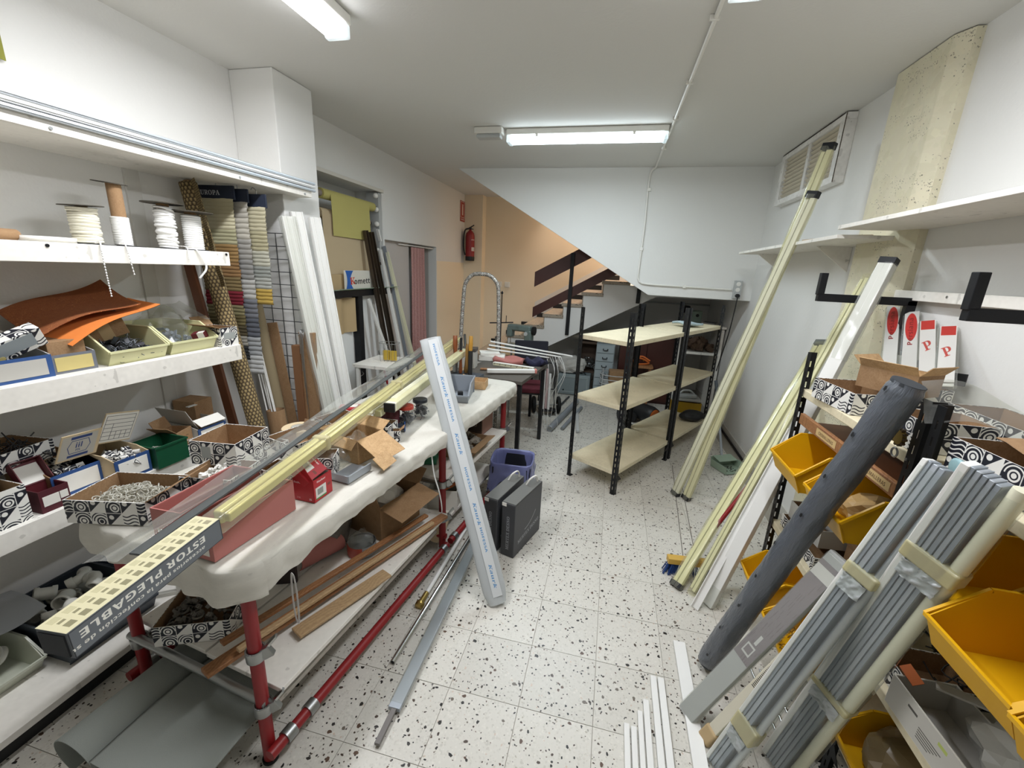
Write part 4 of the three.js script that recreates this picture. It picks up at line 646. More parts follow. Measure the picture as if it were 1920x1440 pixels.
{ // profiles leaning beside the niche
  const list = [
    ['bronze_profile', 'left dark bronze profile leaning beside the lettered sign', [-2.16, 0.003, -4.02], [-2.37, 2.02, -3.83], 0.03, 0.045, mk(0x4b4136, 0.4, { metalness: 0.5 })],
    ['bronze_profile', 'right dark bronze profile leaning beside the lettered sign', [-2.13, 0.003, -4.12], [-2.37, 2.015, -3.93], 0.03, 0.045, mk(0x3f372d, 0.4, { metalness: 0.5 })],
    ['white_profile', 'slim white profile leaning right of the bronze profiles', [-2.08, 0.003, -4.22], [-2.39, 1.86, -4.12], 0.02, 0.03, M.whitePaint],
    ['white_profile', 'slim white profile leaning lowest beside the pink curtain', [-2.05, 0.003, -4.1], [-2.33, 1.38, -3.76], 0.018, 0.028, M.whitePaint],
    ['cream_profile', 'cream profile in film leaning against the wall near the curtain', [-2.16, 0.003, -4.66], [-2.40, 1.84, -4.26], 0.03, 0.05, M.ivory],
    ['grey_profile', 'grey profile leaning behind the cream profile near the curtain', [-2.22, 0.003, -4.56], [-2.40, 1.9, -4.22], 0.02, 0.03, M.greyAlu],
  ];
  for (const [n, l, a, b, w, d, m] of list) { const p = groupAB(n, l, 'profile', a, b, [1, 0, 0], 'profiles beside the niche'); mesh('profile', [bx(w * 0.3, p.L, d, -w / 2, p.L / 2, 0, null, 0.001), bx(w, p.L, d * 0.12, 0, p.L / 2, d / 2), bx(w, p.L, d * 0.12, 0, p.L / 2, -d / 2)], m, p.g); }
  const rs = thing('red_handle_tool', 'red handled stick leaning between the bronze profiles and the curtain', 'tool'); mesh('stick', rodAB([-2.1, 0.002, -3.9], [-2.25, 0.75, -3.82], 0.012), M.redBox, rs); mesh('ferrule', rodAB([-2.25, 0.75, -3.82], [-2.27, 0.86, -3.81], 0.008), M.steel, rs);
  const bk = thing('wire_basket', 'small wire basket with yellow packets beside the black stand', 'basket', [-1.98, 0.84, -3.52], 0.1);
  for (let i = 0; i < 5; i++) mesh('wire', tube([[-0.07 + i * 0.035, 0.17, 0.05], [-0.07 + i * 0.035, 0.0, 0.05], [-0.07 + i * 0.035, 0.0, -0.05], [-0.07 + i * 0.035, 0.17, -0.05]], 0.0018, 20, 5), M.steel, bk);
  mesh('rim', tube([[-0.08, 0.17, 0.05], [0.08, 0.17, 0.05], [0.08, 0.17, -0.05], [-0.08, 0.17, -0.05]], 0.0025, 30, 5, true), M.steel, bk);
  for (let i = 0; i < 2; i++) tag(mesh('yellow_packet', bx(0.06, 0.09, 0.03, 0, 0.045, 0), mk(0xc9a93c, 0.6), null, [-2.015 + i * 0.07, 0.846, -3.52], 0.1 + i * 0.1), i ? 'right yellow packet in the wire basket' : 'left yellow packet in the wire basket', 'packet', 'yellow packets');
  const st = thing('side_stand', 'small white stand behind the work table carrying the wire basket', 'stand'); mesh('top', bx(0.4, 0.03, 0.45, -2.02, 0.822, -3.5), M.white, st); for (const [x, z] of [[-2.18, -3.3], [-1.86, -3.3], [-2.18, -3.7], [-1.86, -3.7]]) mesh('leg', bx(0.03, 0.807, 0.03, x, 0.4035, z), M.whitePaint, st);
}
{ // pink curtain in the doorway, extinguisher, fire sign, light switches
  const c = thing('door_curtain', 'pink floral curtain hanging in the doorway recess', 'curtain', [-2.46, 0, -5.2]);
  mesh('cloth', surf((u, v) => { const sq = 0.75 + 0.25 * v; return [0.035 * Math.sin(u * 30 + 0.6 * Math.sin(v * 3)) * (0.6 + 0.4 * v), 1.93 - v * 1.88, (u - 0.5) * -0.5 * sq + 0.05]; }, 70, 12), (() => { const m = M.curtain.clone(); m.map = T.curtain.clone(); m.map.repeat.set(8, 16); m.side = THREE.DoubleSide; return m; })(), c);
  mesh('rod', rodAB([0, 1.945, 0.55], [0, 1.945, -0.42], 0.008), M.whitePaint, c);
  const e = thing('fire_extinguisher', 'red fire extinguisher hanging at the corner of the yellow wall', 'extinguisher', [-2.29, 1.86, -6.68], 0.3);
  mesh('cylinder', lathe([[0, 0], [0.068, 0.006], [0.07, 0.03], [0.07, 0.34], [0.06, 0.385], [0.032, 0.415], [0.02, 0.425], [0.02, 0.44], [0, 0.44]], 24), M.red, e);
  mesh('foot_ring', lathe([[0.062, -0.035], [0.071, -0.035], [0.072, 0.03], [0.066, 0.03], [0.062, -0.035]], 24), M.black, e);
  mesh('valve', [bx(0.04, 0.035, 0.035, 0, 0.455, 0), barAB([0, 0.47, 0], [0.06, 0.5, 0.06], 0.014, 0.012), barAB([0, 0.445, 0.01], [0.05, 0.44, 0.06], 0.012, 0.01)], M.black, e);
  mesh('hose', tube([[-0.015, 0.455, 0], [-0.075, 0.43, 0.02], [-0.1, 0.3, 0.03], [-0.095, 0.12, 0.03], [-0.075, 0.05, 0.04]], 0.012, 30, 8), M.black, e);
  const lt = textTex(128, 256, '#8a1b1e', [['EXTINTOR', 64, 40, 'bold 20px sans-serif', '#eee', 0]], (x) => { x.fillStyle = '#e8e6e0'; x.fillRect(24, 160, 80, 60); x.fillStyle = '#444'; for (let i = 0; i < 5; i++) x.fillRect(30, 168 + i * 10, 66, 3); });
  mesh('label', tf(new THREE.CylinderGeometry(0.0708, 0.0708, 0.24, 18, 1, true, 0.1, 1.5), [0, 0.2, 0]), texMat(lt, 0.5), e);
  const fs = thing('fire_sign', 'red fire extinguisher sign on the left wall above the extinguisher', 'sign', [LX + 0.004, 2.41, -6.66], Math.PI / 2);
  const st = textTex(128, 256, '#a8301f', [['EXTINTOR', 64, 230, 'bold 20px sans-serif', '#eee', 0]], (x) => { x.strokeStyle = '#eee'; x.lineWidth = 5; x.strokeRect(10, 10, 108, 196); x.fillStyle = '#f0ede6'; x.fillRect(52, 60, 26, 116); x.fillRect(58, 40, 14, 20); x.fillRect(46, 44, 40, 7); });
  mesh('plate', bx(0.2, 0.3, 0.004, 0, 0.15, 0), M.red, fs); mesh('print', tf(new THREE.PlaneGeometry(0.196, 0.296), [0, 0.15, 0.0026]), texMat(st, 0.4), fs);
  for (const [x, l] of [[-1.86, 'left white switch plate on the yellow back wall'], [-1.72, 'right white switch plate on the yellow back wall']]) { const s = thing('light_switch', l, 'switch', [x, 1.475, -6.95]); mesh('plate', bx(0.085, 0.085, 0.012, 0, 0, 0.006), M.whitePlastic, s); mesh('rocker', bx(0.04, 0.05, 0.006, 0, 0, 0.014), M.paper, s); }
}
// ------------------------------------------------------------------ work table of red pipes with a white covered top
const TO = [-0.985, -0.83], TU = [0.121, -0.9927], TVv = [-0.9927, -0.121], TY = 0.84, TYAW = -0.1213;
const tp = (s, t, y = TY) => [TO[0] + TU[0] * s + TVv[0] * t, y, TO[1] + TU[1] * s + TVv[1] * t];
{
  const L = 2.42, W = 0.76;
  const t = thing('work_table', 'long work table of red pipes with a padded white cloth top', 'table');
  mesh('table_top', (() => { const a = tp(0.04, 0.04, TY - 0.035), g = bx(W - 0.08, 0.022, L - 0.08, 0, 0, 0); return tf(g, tp(L / 2, W / 2, TY - 0.02), TYAW); })(), M.white, t);
  // cloth cover: flat on top, rolled edges, gathered hem
  const per2 = (q) => { // point on the rounded outline, q in 0..1, returns [s,t, ns, nt]
    const r = 0.07, a = L - 2 * r, b = W - 2 * r, arc = Math.PI * r / 2, tot = 2 * a + 2 * b + 4 * arc; let d = ((q % 1) + 1) % 1 * tot;
    const segs = [[a, (e) => [r + e, 0, 0, -1]], [arc, (e) => { const k = e / r; return [L - r + r * Math.sin(k), r - r * Math.cos(k), Math.sin(k), -Math.cos(k)]; }], [b, (e) => [L, r + e, 1, 0]], [arc, (e) => { const k = e / r; return [L - r + r * Math.cos(k), W - r + r * Math.sin(k), Math.cos(k), Math.sin(k)]; }], [a, (e) => [L - r - e, W, 0, 1]], [arc, (e) => { const k = e / r; return [r - r * Math.sin(k), W - r + r * Math.cos(k), -Math.sin(k), Math.cos(k)]; }], [b, (e) => [0, W - r - e, -1, 0]], [arc, (e) => { const k = e / r; return [r - r * Math.cos(k), r - r * Math.sin(k), -Math.cos(k), -Math.sin(k)]; }]];
    for (const [len, f] of segs) { if (d <= len) return f(d); d -= len; } return segs[0][1](0);
  };
  const cover = surf((u, v) => {
    const [s, q, ns, nq] = per2(u); // v: 0 centre line -> 0.55 edge of the top -> 1 hem
    if (v < 0.55) { const k = v / 0.55, cs = Math.max(0.3, Math.min(L - 0.3, s)), cq = W / 2; const S = cs + (s - cs) * k, Q = cq + (q - cq) * k, P = tp(S, Q, TY + 0.0035 * vnoise(S * 9, Q * 9, 1) * k * 0.4 - 0.004 * Math.pow(k, 6)); return P; }
    const k = (v - 0.55) / 0.45, a = Math.min(1, k * 1.6) * Math.PI / 2, R = 0.028, near = Math.max(0, 1 - s / 0.35), drop = 0.055 + 0.045 * near, gather = 0.006 * Math.sin(u * 900 * 0.35) * k * (0.5 + near) + 0.008 * vnoise(u * 160, k * 3, 4) * k;
    const out = R * Math.sin(a) - 0.02 * Math.max(0, k - 0.6) + gather, down = R * (1 - Math.cos(a)) + drop * Math.max(0, k - 0.35) / 0.65 + 0.006 * vnoise(u * 90, 2, 8) * k;
    const P = tp(s + ns * out, q + nq * out, TY - 0.004 - down); return P;
  }, 420, 34);
  const cm = M.cloth.clone(); cm.side = THREE.DoubleSide; cm.map = T.cloth.clone(); cm.map.repeat.set(14, 3); cm.bumpMap = null;
  mesh('cloth_cover', cover, cm, t);
  const posts = [[0.05, 0.04], [1.29, 0.045], [2.27, 0.045], [0.06, 0.71], [1.29, 0.71], [2.27, 0.71]];
  for (const [s, q] of posts) {
    const b = tp(s, q, 0); mesh('post', cyl(0.021, TY - 0.03, b[0], (TY - 0.03) / 2, b[2], 18), M.red, t);
    for (const y of [0.24, 0.47]) { const cl = mesh('clamp', [lathe([[0.0215, -0.02], [0.029, -0.02], [0.03, 0.02], [0.0215, 0.02], [0.0215, -0.02]], 18, b[0], y, b[2]), bx(0.035, 0.04, 0.02, b[0] + 0.035, y + 0.008, b[2] - 0.01, [0, 0.4, 0.5])], M.steel, t); mesh('wing', barAB([b[0] + 0.03, y + 0.02, b[2] - 0.01], [b[0] + 0.06, y + 0.06, b[2] - 0.03], 0.008, 0.018), M.chrome, cl); }
    mesh('foot', cyl(0.026, 0.012, b[0], 0.006, b[2], 16), M.rubber, t);
  }
  for (const q of [0.0, 0.755]) { for (const [s0, s1] of [[0.02, 1.27], [1.31, 2.3]]) mesh('rail_pipe', rodAB(tp(s0, q, 0.075), tp(s1, q, 0.075), 0.02, 16), M.red, t); for (const s of [0.1, 0.2, 1.22, 1.36, 2.24]) mesh('clamp', rodAB(tp(s - 0.02, q, 0.075), tp(s + 0.02, q, 0.075), 0.026, 16), M.steel, t); }
  for (const s of [1.29, 2.27]) mesh('cross_pipe', rodAB(tp(s, 0.02, 0.115), tp(s, 0.74, 0.115), 0.018, 14), M.red, t);
  for (const s of [0.05, 1.22]) mesh('cross_pipe', rodAB(tp(s, 0.02, 0.265), tp(s, 0.74, 0.265), 0.016, 14), M.steel, t);
  for (const s of [1.33, 2.25]) mesh('cross_pipe', rodAB(tp(s, 0.02, 0.445), tp(s, 0.74, 0.445), 0.016, 14), M.steel, t);
  const tie = mesh('hanging_tie', surf((u, v) => { const a = u * 6.283, p = tp(0.16, -0.03, 0.62); return [p[0] + Math.sin(a) * 0.016 + (v - 0.5) * 0.012, p[1] + 0.1 * Math.cos(a), p[2] + (v - 0.5) * 0.006 + Math.sin(a) * 0.008]; }, 28, 1, 0.001), M.cordWhite, t);
  const pl = (label, s0, s1, q0, q1, y, th = 0.02, m = M.white) => { const o = thing('shelf_board', label, 'board', tp((s0 + s1) / 2, (q0 + q1) / 2, y), TYAW, 'boards under the work table'); mesh('board', bx(q1 - q0, th, s1 - s0, 0, -th / 2, 0), m, o); return o; };
  pl('white board under the near half of the table, front one', 0.085, 1.255, -0.01, 0.36, 0.302);
  pl('white board under the near half of the table, rear one', 0.09, 1.22, 0.37, 0.75, 0.302);
  pl('white shelf board under the far half of the table', 1.325, 2.24, 0.0, 0.72, 0.482, 0.022);
  pl('bottom white board behind the red floor pipe', 0.12, 2.24, 0.075, 0.40, 0.155, 0.02);
}
// ------------------------------------------------------------------ things on the table
const onT = (x, z, y = TY) => [x, y + 0.002, z];
printBox('large printed carton of clear rings at the near left table corner', onT(-1.58, -0.99), TYAW + 0.35, 0.27, 0.085, 0.2, { flaps: [['+x', 0.09, 1.0, 0.0]] });
heap('clear_rings', 'clear plastic rings filling the large printed carton', 'rings', [-1.58, TY + 0.01, -0.99], 0.23, 0.22, 0.16, 0.07, 420, [bits.ring, bits.hook], M.clearBit);
printBox('printed carton of white plastic glides behind the pink tray', onT(-1.42, -1.2), TYAW + 0.3, 0.2, 0.08, 0.17, { flaps: [] });
heap('white_glides', 'white plastic curtain glides in the printed carton', 'glides', [-1.42, TY + 0.012, -1.2], 0.2, 0.16, 0.13, 0.075, 150, [bits.clip, bits.cube], M.whitePlastic);
printBox('printed carton with a grey label standing on other cartons', onT(-1.52, -1.35, TY + 0.055), TYAW + 0.25, 0.2, 0.1, 0.2, { tagged: [0.04, 0.05, -0.03] });
printBox('printed carton under the grey-labelled carton', onT(-1.54, -1.44), TYAW + 0.1, 0.22, 0.052, 0.26, {});
printBox('empty printed carton halfway along the back of the table', onT(-1.38, -1.58), TYAW - 0.15, 0.2, 0.08, 0.2, { flaps: [['-z', 0.03, 0.3]] });
printBox('printed carton against the wall side of the table', onT(-1.33, -1.84), TYAW - 0.2, 0.2, 0.085, 0.18, {});
{
  const tray = (label, s, yaw, w, d) => { const t = thing('pink_tray', label, 'tray', s, yaw, 'pink trays'); carton(t, w, 0.115, d, M.pink, M.pink, [], 0.004); mesh('label', flat(w * 0.7, 0.03, 0.001, 0, 0.03, d / 2 + 0.0007), M.paper, t); return t; };
  tray('front long pink cardboard tray at the near table edge', onT(-1.115, -1.0), TYAW + 0.05, 0.115, 0.31);
  tray('rear pink cardboard tray half hidden under the long gold package', onT(-1.28, -1.03), TYAW + 0.15, 0.115, 0.31);
  for (let i = 0; i < 3; i++) tag(mesh('dark_swatch', bx(0.08, 0.004, 0.06), [M.black, M.greyPaper, M.darkRed][i], null, [-1.11 - i * 0.005, TY + 0.025 + i * 0.012, -0.95 - i * 0.06], [0.2, i, 0.1]), ['black swatch in the front pink tray', 'grey swatch in the front pink tray', 'dark red swatch in the front pink tray'][i], 'swatch', 'swatches in the pink tray');
}
{ // red carton with open lid
  const fr = textTex(256, 256, '#b01e27', [['fischer S10', 90, 40, 'bold 30px sans-serif', '#f2eeee', 0], ['25', 210, 224, 'bold 30px sans-serif', '#f2eeee', 0], ['S 10', 60, 224, '22px sans-serif', '#e9c9c9', 0]]);
  const sd = textTex(192, 256, '#b01e27', [['fischer', 80, 34, 'bold 28px sans-serif', '#f2eeee', 0]], (x) => { x.fillStyle = '#d9d8d2'; x.fillRect(16, 96, 110, 140); x.fillStyle = '#3e8a45'; x.fillRect(16, 220, 110, 16); x.fillStyle = '#8d8f8a'; x.fillRect(34, 120, 60, 70); x.fillStyle = '#7a2b1f'; x.fillRect(140, 120, 36, 30); });
  const t = thing('red_carton', 'red and white fischer wall plug carton with raised lid on the table', 'carton', onT(-1.052, -1.255), TYAW + 0.08);
  carton(t, 0.092, 0.09, 0.1, M.redBox, M.greyPaper, []);
  mesh('front_print', tf(new THREE.PlaneGeometry(0.09, 0.088), [0, 0.045, 0.0506]), texMat(fr, 0.45), t);
  mesh('side_print', tf(new THREE.PlaneGeometry(0.098, 0.088), [0.0466, 0.045, 0], [0, Math.PI / 2, 0]), texMat(sd, 0.45), t);
  const lid = mesh('lid', [flat(0.092, 0.003, 0.1, 0, 0, 0.05), flat(0.003, 0.04, 0.1, -0.0445, -0.02, 0.05), flat(0.092, 0.035, 0.003, 0, -0.0175, 0.1)], M.redBox, t, [-0.005, 0.125, -0.045], [0.1, 0, -0.75]);
  mesh('lid_print', tf(new THREE.PlaneGeometry(0.09, 0.098), [0, 0.0022, 0.05], [-Math.PI / 2, 0, 0]), texMat(sd, 0.45), lid);
  const gable = mesh('gable', extr([[-0.046, 0], [0.046, 0], [0.0, 0.06]], 0.002).translate(0, 0.09, 0.047), M.redBox, t);
}
printBox('small printed carton just behind the red wall plug carton', onT(-1.13, -1.42), TYAW + 0.5, 0.11, 0.09, 0.1, {});
printBox('printed carton between the red carton and the pink tray', onT(-1.2, -1.27), TYAW + 0.1, 0.13, 0.09, 0.1, {});
crumple('plastic_bag', 'crumpled clear bag beside the open brown carton on the table', 'bag', onT(-1.16, -1.52, TY + 0.055), 0, [0.07, 0.07, 0.08], 0.4, 2.6, 9, M.film);
{
  const t = thing('brown_carton', 'open brown carton with a drooping flap on the table', 'carton', onT(-1.1, -1.63), TYAW - 0.12);
  carton(t, 0.17, 0.115, 0.16, M.kraft, M.kraft, [['+x', 0.15, 2.05, 0.05], ['-x', 0.08, 1.5], ['-z', 0.06, 1.0], ['+z', 0.05, 2.3]]);
  mesh('torn_corner', flat(0.004, 0.07, 0.09, 0.215, 0.045, 0.05, [0.1, 0.1, 0.9]), M.kraft, t);
  crumple('plastic_bag', 'small clear bag inside the open brown carton on the table', 'bag', onT(-1.1, -1.63, TY + 0.055), 0, [0.05, 0.05, 0.05], 0.4, 2.6, 19, M.film, 3);
  tag(mesh('clamp_tray', [bx(0.1, 0.012, 0.14, 0, 0.006, 0), bx(0.1, 0.03, 0.006, 0, 0.02, 0.07), bx(0.006, 0.03, 0.14, 0.05, 0.02, 0)], M.greyAlu, null, onT(-1.015, -1.44), TYAW), 'grey metal tray beside the red wall plug carton', 'tray');
  printBox('printed carton in front of the glass jars', onT(-1.11, -1.84), TYAW + 0.2, 0.15, 0.085, 0.12, {});
  printBox('smallest printed carton at the table front beside the blue spool', onT(-1.02, -1.83), TYAW + 0.5, 0.06, 0.06, 0.05, { flaps: [['+x', 0.03, 0.9]] });
}
heap('small_hardware', 'dark loose hardware in the printed carton before the jars', 'hardware', [-1.11, TY + 0.05, -1.84], 0, 0.11, 0.09, 0.035, 50, [bits.plate, bits.clip], M.screw);
{ // roll of tape and red packet at the wall side
  const t = thing('tape_roll', 'wide beige tape roll lying at the wall side of the table', 'tape roll', onT(-1.5, -1.72), 0.2); mesh('roll', lathe([[0.032, 0.001], [0.075, 0.001], [0.078, 0.004], [0.078, 0.05], [0.075, 0.053], [0.032, 0.053], [0.032, 0.001]], 36), M.beige, t); mesh('core', lathe([[0.029, 0.001], [0.032, 0.001], [0.032, 0.056], [0.029, 0.056], [0.029, 0.001]], 30), M.paper, t);
  const k = thing('red_packet', 'small red and white packet at the wall side of the table', 'packet', onT(-1.47, -2.12), 0.4); mesh('body', bx(0.12, 0.045, 0.08, 0, 0.0225, 0, null, 0.006), M.redBox, k); mesh('label', flat(0.07, 0.001, 0.05, 0.01, 0.0458, 0), M.paper, k);
}
{ // jars, spool
  const jar = (label, x, z, lidMat, k) => { const t = thing('glass_jar', label, 'jar', onT(x, z), 0, 'glass jars on the table'); mesh('glass', lathe([[0, 0.002], [0.04, 0.002], [0.047, 0.012], [0.047, 0.075], [0.038, 0.092], [0.038, 0.1], [0.035, 0.1], [0.035, 0.09], [0.044, 0.073], [0.044, 0.014], [0.038, 0.006], [0, 0.006]], 24), M.glass, t); mesh('lid', lathe([[0, 0.116], [0.04, 0.116], [0.043, 0.112], [0.043, 0.096], [0.04, 0.096]], 24), lidMat, t); const s = heap('jar_screws', k, 'screws', onT(x, z, TY + 0.008), 0, 0.058, 0.058, 0.075, 80, [bits.screw, bits.plate], M.screw); };
  jar('glass jar with a red lid full of screws', -1.07, -2.06, mk(0xb03c2c, 0.4), 'grey screws in the red-lidded glass jar');
  jar('glass jar with a dark lid behind the red-lidded jar', -1.05, -2.2, mk(0x2a2f38, 0.4), 'grey screws in the dark-lidded glass jar');
  const sp = thing('thread_spool', 'blue ended thread spool on its side near the jars', 'spool', onT(-1.06, -1.95, TY + 0.027), [0, 0.5, Math.PI / 2]); mesh('thread', cyl(0.02, 0.06, 0, 0, 0, 18), M.navy, sp); for (const s of [-1, 1]) mesh('end_disc', cyl(0.027, 0.006, 0, s * 0.033, 0, 20), mk(0x24508e, 0.4), sp);
  crumple('red_cloth', 'dark red cloth bundle under the shorter package', 'cloth', onT(-1.15, -2.0, TY + 0.05), 0, [0.06, 0.06, 0.09], 0.25, 2, 5, M.maroon, 3);
}
bin('storage_bin', 'light grey open bin near the far end of the table', onT(-0.985, -2.66), TYAW + 0.3, 0.2, 0.12, 0.3, M.greyBin, {});
tag(mesh('black_block', bx(0.035, 0.05, 0.03, 0, 0.025, 0), M.black, null, onT(-0.95, -2.62, TY + 0.006), 0.5), 'small black block inside the light grey bin', 'block');
{
  const t = thing('brown_carton', 'small low brown carton at the far table corner', 'carton', onT(-0.94, -2.96), TYAW + 0.25); carton(t, 0.15, 0.06, 0.13, M.kraft, M.kraft, [['-x', 0.05, 1.2]]);
}
// ------------------------------------------------------------------ long packages lying over the table
T.estor = textTex(1024, 256, '#6b7075', [['accesorios para la confección de su', 600, 72, 'bold 52px sans-serif', '#e6e4da', 0], ['ESTOR PLEGABLE', 560, 170, 'bold 104px sans-serif', '#f0eee4', 0]], (x) => { x.strokeStyle = '#22252a'; x.lineWidth = 6; x.strokeRect(4, 4, 1016, 248); });
T.estorTop = textTex(1024, 256, '#d8d0aa', [], (x) => { x.fillStyle = '#9a9275'; for (let i = 0; i < 13; i++) { const X = 30 + i * 76; x.fillRect(X, 40, 44, 60); x.fillRect(X + 4, 130, 36, 26); x.fillStyle = '#a9a275'; for (let j = 0; j < 5; j++) x.fillRect(X, 176 + j * 12, 50, 5); x.fillStyle = '#8b8564'; } });
{
  const a = [-0.965, 0.995, -0.43], b = [-1.262, 1.12, -3.42];
  const p = groupAB('blind_kit_package', 'long gold blind kit package lettered ESTOR PLEGABLE lying over the table', 'package', a, b, [0, 1, 0]); // local x is up
  mesh('gold_profile', [bx(0.044, p.L - 0.42, 0.03, 0.0, 0.4 + (p.L - 0.42) / 2, 0.012, null, 0.012), bx(0.03, p.L - 0.42, 0.02, 0.004, 0.4 + (p.L - 0.42) / 2, -0.018, null, 0.008)], M.gold, p.g);
  mesh('clear_sleeve', [bx(0.056, p.L - 0.37, 0.066, 0, 0.36 + (p.L - 0.37) / 2, 0, null, 0.014)], M.filmYellow, p.g);
  mesh('carton_end', bx(0.062, 0.36, 0.07, 0, 0.18, 0, null, 0.003), mk(0x6b7075, 0.6), p.g);
  mesh('side_print', tf(new THREE.PlaneGeometry(0.36, 0.06).rotateZ(Math.PI / 2), [0, 0.18, -0.0357], [0, Math.PI, Math.PI]).rotateX(0), texMat(T.estor, 0.5), p.g);
  mesh('top_print', tf(new THREE.PlaneGeometry(0.36, 0.069).rotateZ(-Math.PI / 2), [0.0316, 0.18, 0], [0, Math.PI / 2, 0]), texMat(T.estorTop, 0.5), p.g);
  mesh('opening', bx(0.05, 0.004, 0.058, 0, -0.001, 0), mk(0x2c2f33, 0.7), p.g);
  for (let i = 0; i < 3; i++) mesh('tape_band', bx(0.058, 0.03, 0.068, 0, 0.9 + i * 0.75, 0, null, 0.012), M.tape, p.g);
  // flat film bag beside the package
  const a2 = [-1.06, 1.0, -0.62], b2 = [-1.36, 1.1, -3.2];
  const q = groupAB('film_sleeve', 'long clear plastic sleeve lying along the gold package', 'sleeve', a2, b2, [0, 1, 0]);
  mesh('film', surf((u, v) => [0.012 * Math.sin(v * 23 + u * 3) * 0.5 + 0.02 * (1 - u) - 0.01, v * q.L, 0.02 + u * 0.1], 8, 60, 0.0006), M.film, q.g);
  mesh('grey_insert', bx(0.006, q.L * 0.96, 0.03, -0.012, q.L / 2, 0.035), mk(0x5c5f60, 0.5), q.g);
}
{
  const s = groupAB('blind_kit_package', 'shorter white blind package with black end over the jars', 'package', [-1.04, 1.02, -1.83], [-1.15, 1.05, -3.25], [0, 1, 0]);
  mesh('profile', bx(0.05, s.L, 0.06, 0, s.L / 2, 0, null, 0.01), M.ivory, s.g); mesh('white_insert', bx(0.052, s.L * 0.5, 0.03, 0.001, s.L * 0.3, 0.012), M.whitePaint, s.g); mesh('sleeve', bx(0.056, s.L - 0.03, 0.068, 0, s.L / 2, 0, null, 0.014), M.filmYellow, s.g); mesh('black_end', bx(0.048, 0.012, 0.058, 0, -0.004, 0), M.black, s.g);
  const u = groupAB('white_profile', 'thin white perforated profile beside the shorter blind package', 'profile', [-1.13, 0.985, -1.8], [-1.2, 1.02, -3.0], [0, 1, 0]); mesh('profile', [bx(0.004, u.L, 0.035, 0, u.L / 2, 0), bx(0.02, u.L, 0.004, 0.01, u.L / 2, 0.017), bx(0.02, u.L, 0.004, 0.01, u.L / 2, -0.017)], M.whitePaint, u.g); mesh('tag', flat(0.03, 0.05, 0.04, 0.0, 0.03, -0.03), M.cream, u.g);
  for (let i = 0; i < 4; i++) mesh('slot', flat(0.001, 0.014, 0.006, -0.0026, 0.03 + i * 0.03, 0.004), M.ink, u.g);
}
// ------------------------------------------------------------------ tools and frame at the far end of the table
{
  const tool = (name, label, a, b, r, handleMat, o = {}) => { const g = groupAB(name, label, 'tool', a, b); mesh('handle', lathe([[0, 0], [r * 0.9, 0.004], [r, g.L * 0.15], [r * 0.8, g.L * 0.55], [r * 1.05, g.L * 0.8], [r * 0.9, g.L], [0, g.L]], 14), handleMat, g.g); if (o.grip) mesh('grip', lathe([[r * 1.06, 0], [r * 1.12, 0.002], [r * 1.12, g.L * o.grip], [r * 1.06, g.L * o.grip]], 14), o.gripMat, g.g); return g; };
  const caddy = thing('tool_caddy', 'low grey holder with upright tools at the far table end', 'tool holder', onT(-1.1, -3.13), TYAW); mesh('base', bx(0.28, 0.05, 0.14, 0, 0.025, 0), M.slate, caddy);
  tool('hammer', 'black and yellow gripped tool handle standing at the far table end', [-1.045, 0.895, -3.1], [-1.055, 1.2, -3.14], 0.016, mk(0xb7862e, 0.5), { grip: 0.62, gripMat: M.black });
  tool('mallet', 'tan wooden tool handle standing beside the yellow-black handle', [-1.09, 0.895, -3.13], [-1.085, 1.13, -3.16], 0.018, mk(0x8e6a34, 0.5));
  const kn = tool('putty_knife', 'orange handled putty knife standing at the far table end', [-1.125, 0.895, -3.1], [-1.135, 1.08, -3.13], 0.014, mk(0x8a4a22, 0.5)); mesh('blade', flat(0.003, 0.1, 0.05, 0, kn.L + 0.05, 0), M.black, kn.g);
  tool('screwdriver', 'brown screwdriver standing nearest the wall side of the tools', [-1.185, 0.895, -3.14], [-1.195, 1.19, -3.16], 0.019, mk(0x8b4c27, 0.45), { grip: 0.5, gripMat: M.steel });
  tool('metal_rod_tool', 'thin steel spindle tool among the upright tools', [-1.16, 0.895, -3.17], [-1.15, 1.13, -3.2], 0.008, M.steel);
  const l = thing('stepladder', 'paint spattered metal stepladder hoop behind the table end', 'stepladder', [-1.38, 0, -4.4], 0.05);
  const sp = mk(0xffffff, 0.5, { map: T.paintSpots, metalness: 0.35 });
  const tg = (pts) => { const g = tube(pts, 0.021, 90, 12); const uv = g.attributes.uv; for (let i = 0; i < uv.count; i++) uv.setXY(i, uv.getX(i) * 4, uv.getY(i) * 0.13); return g; };
  mesh('hoop', tg([[-0.2, 0, 0.16], [-0.2, 0.7, 0.08], [-0.19, 1.4, 0.0], [-0.17, 1.56, -0.01], [-0.1, 1.645, -0.015], [0.0, 1.66, -0.015], [0.1, 1.645, -0.015], [0.18, 1.56, -0.01], [0.2, 1.4, 0.0], [0.23, 0.7, 0.08], [0.24, 0, 0.16]]), sp, l);
  for (const y of [0.25, 0.5, 0.75]) mesh('step', bx(0.42, 0.025, 0.13, 0.01, y, 0.16 - y * 0.1 - 0.04), M.steel, l);
  for (const s of [-1, 1]) mesh('rear_leg', rodAB([s * 0.2, 0, -0.35], [s * 0.18, 1.0, -0.03], 0.014), M.steel, l);
}
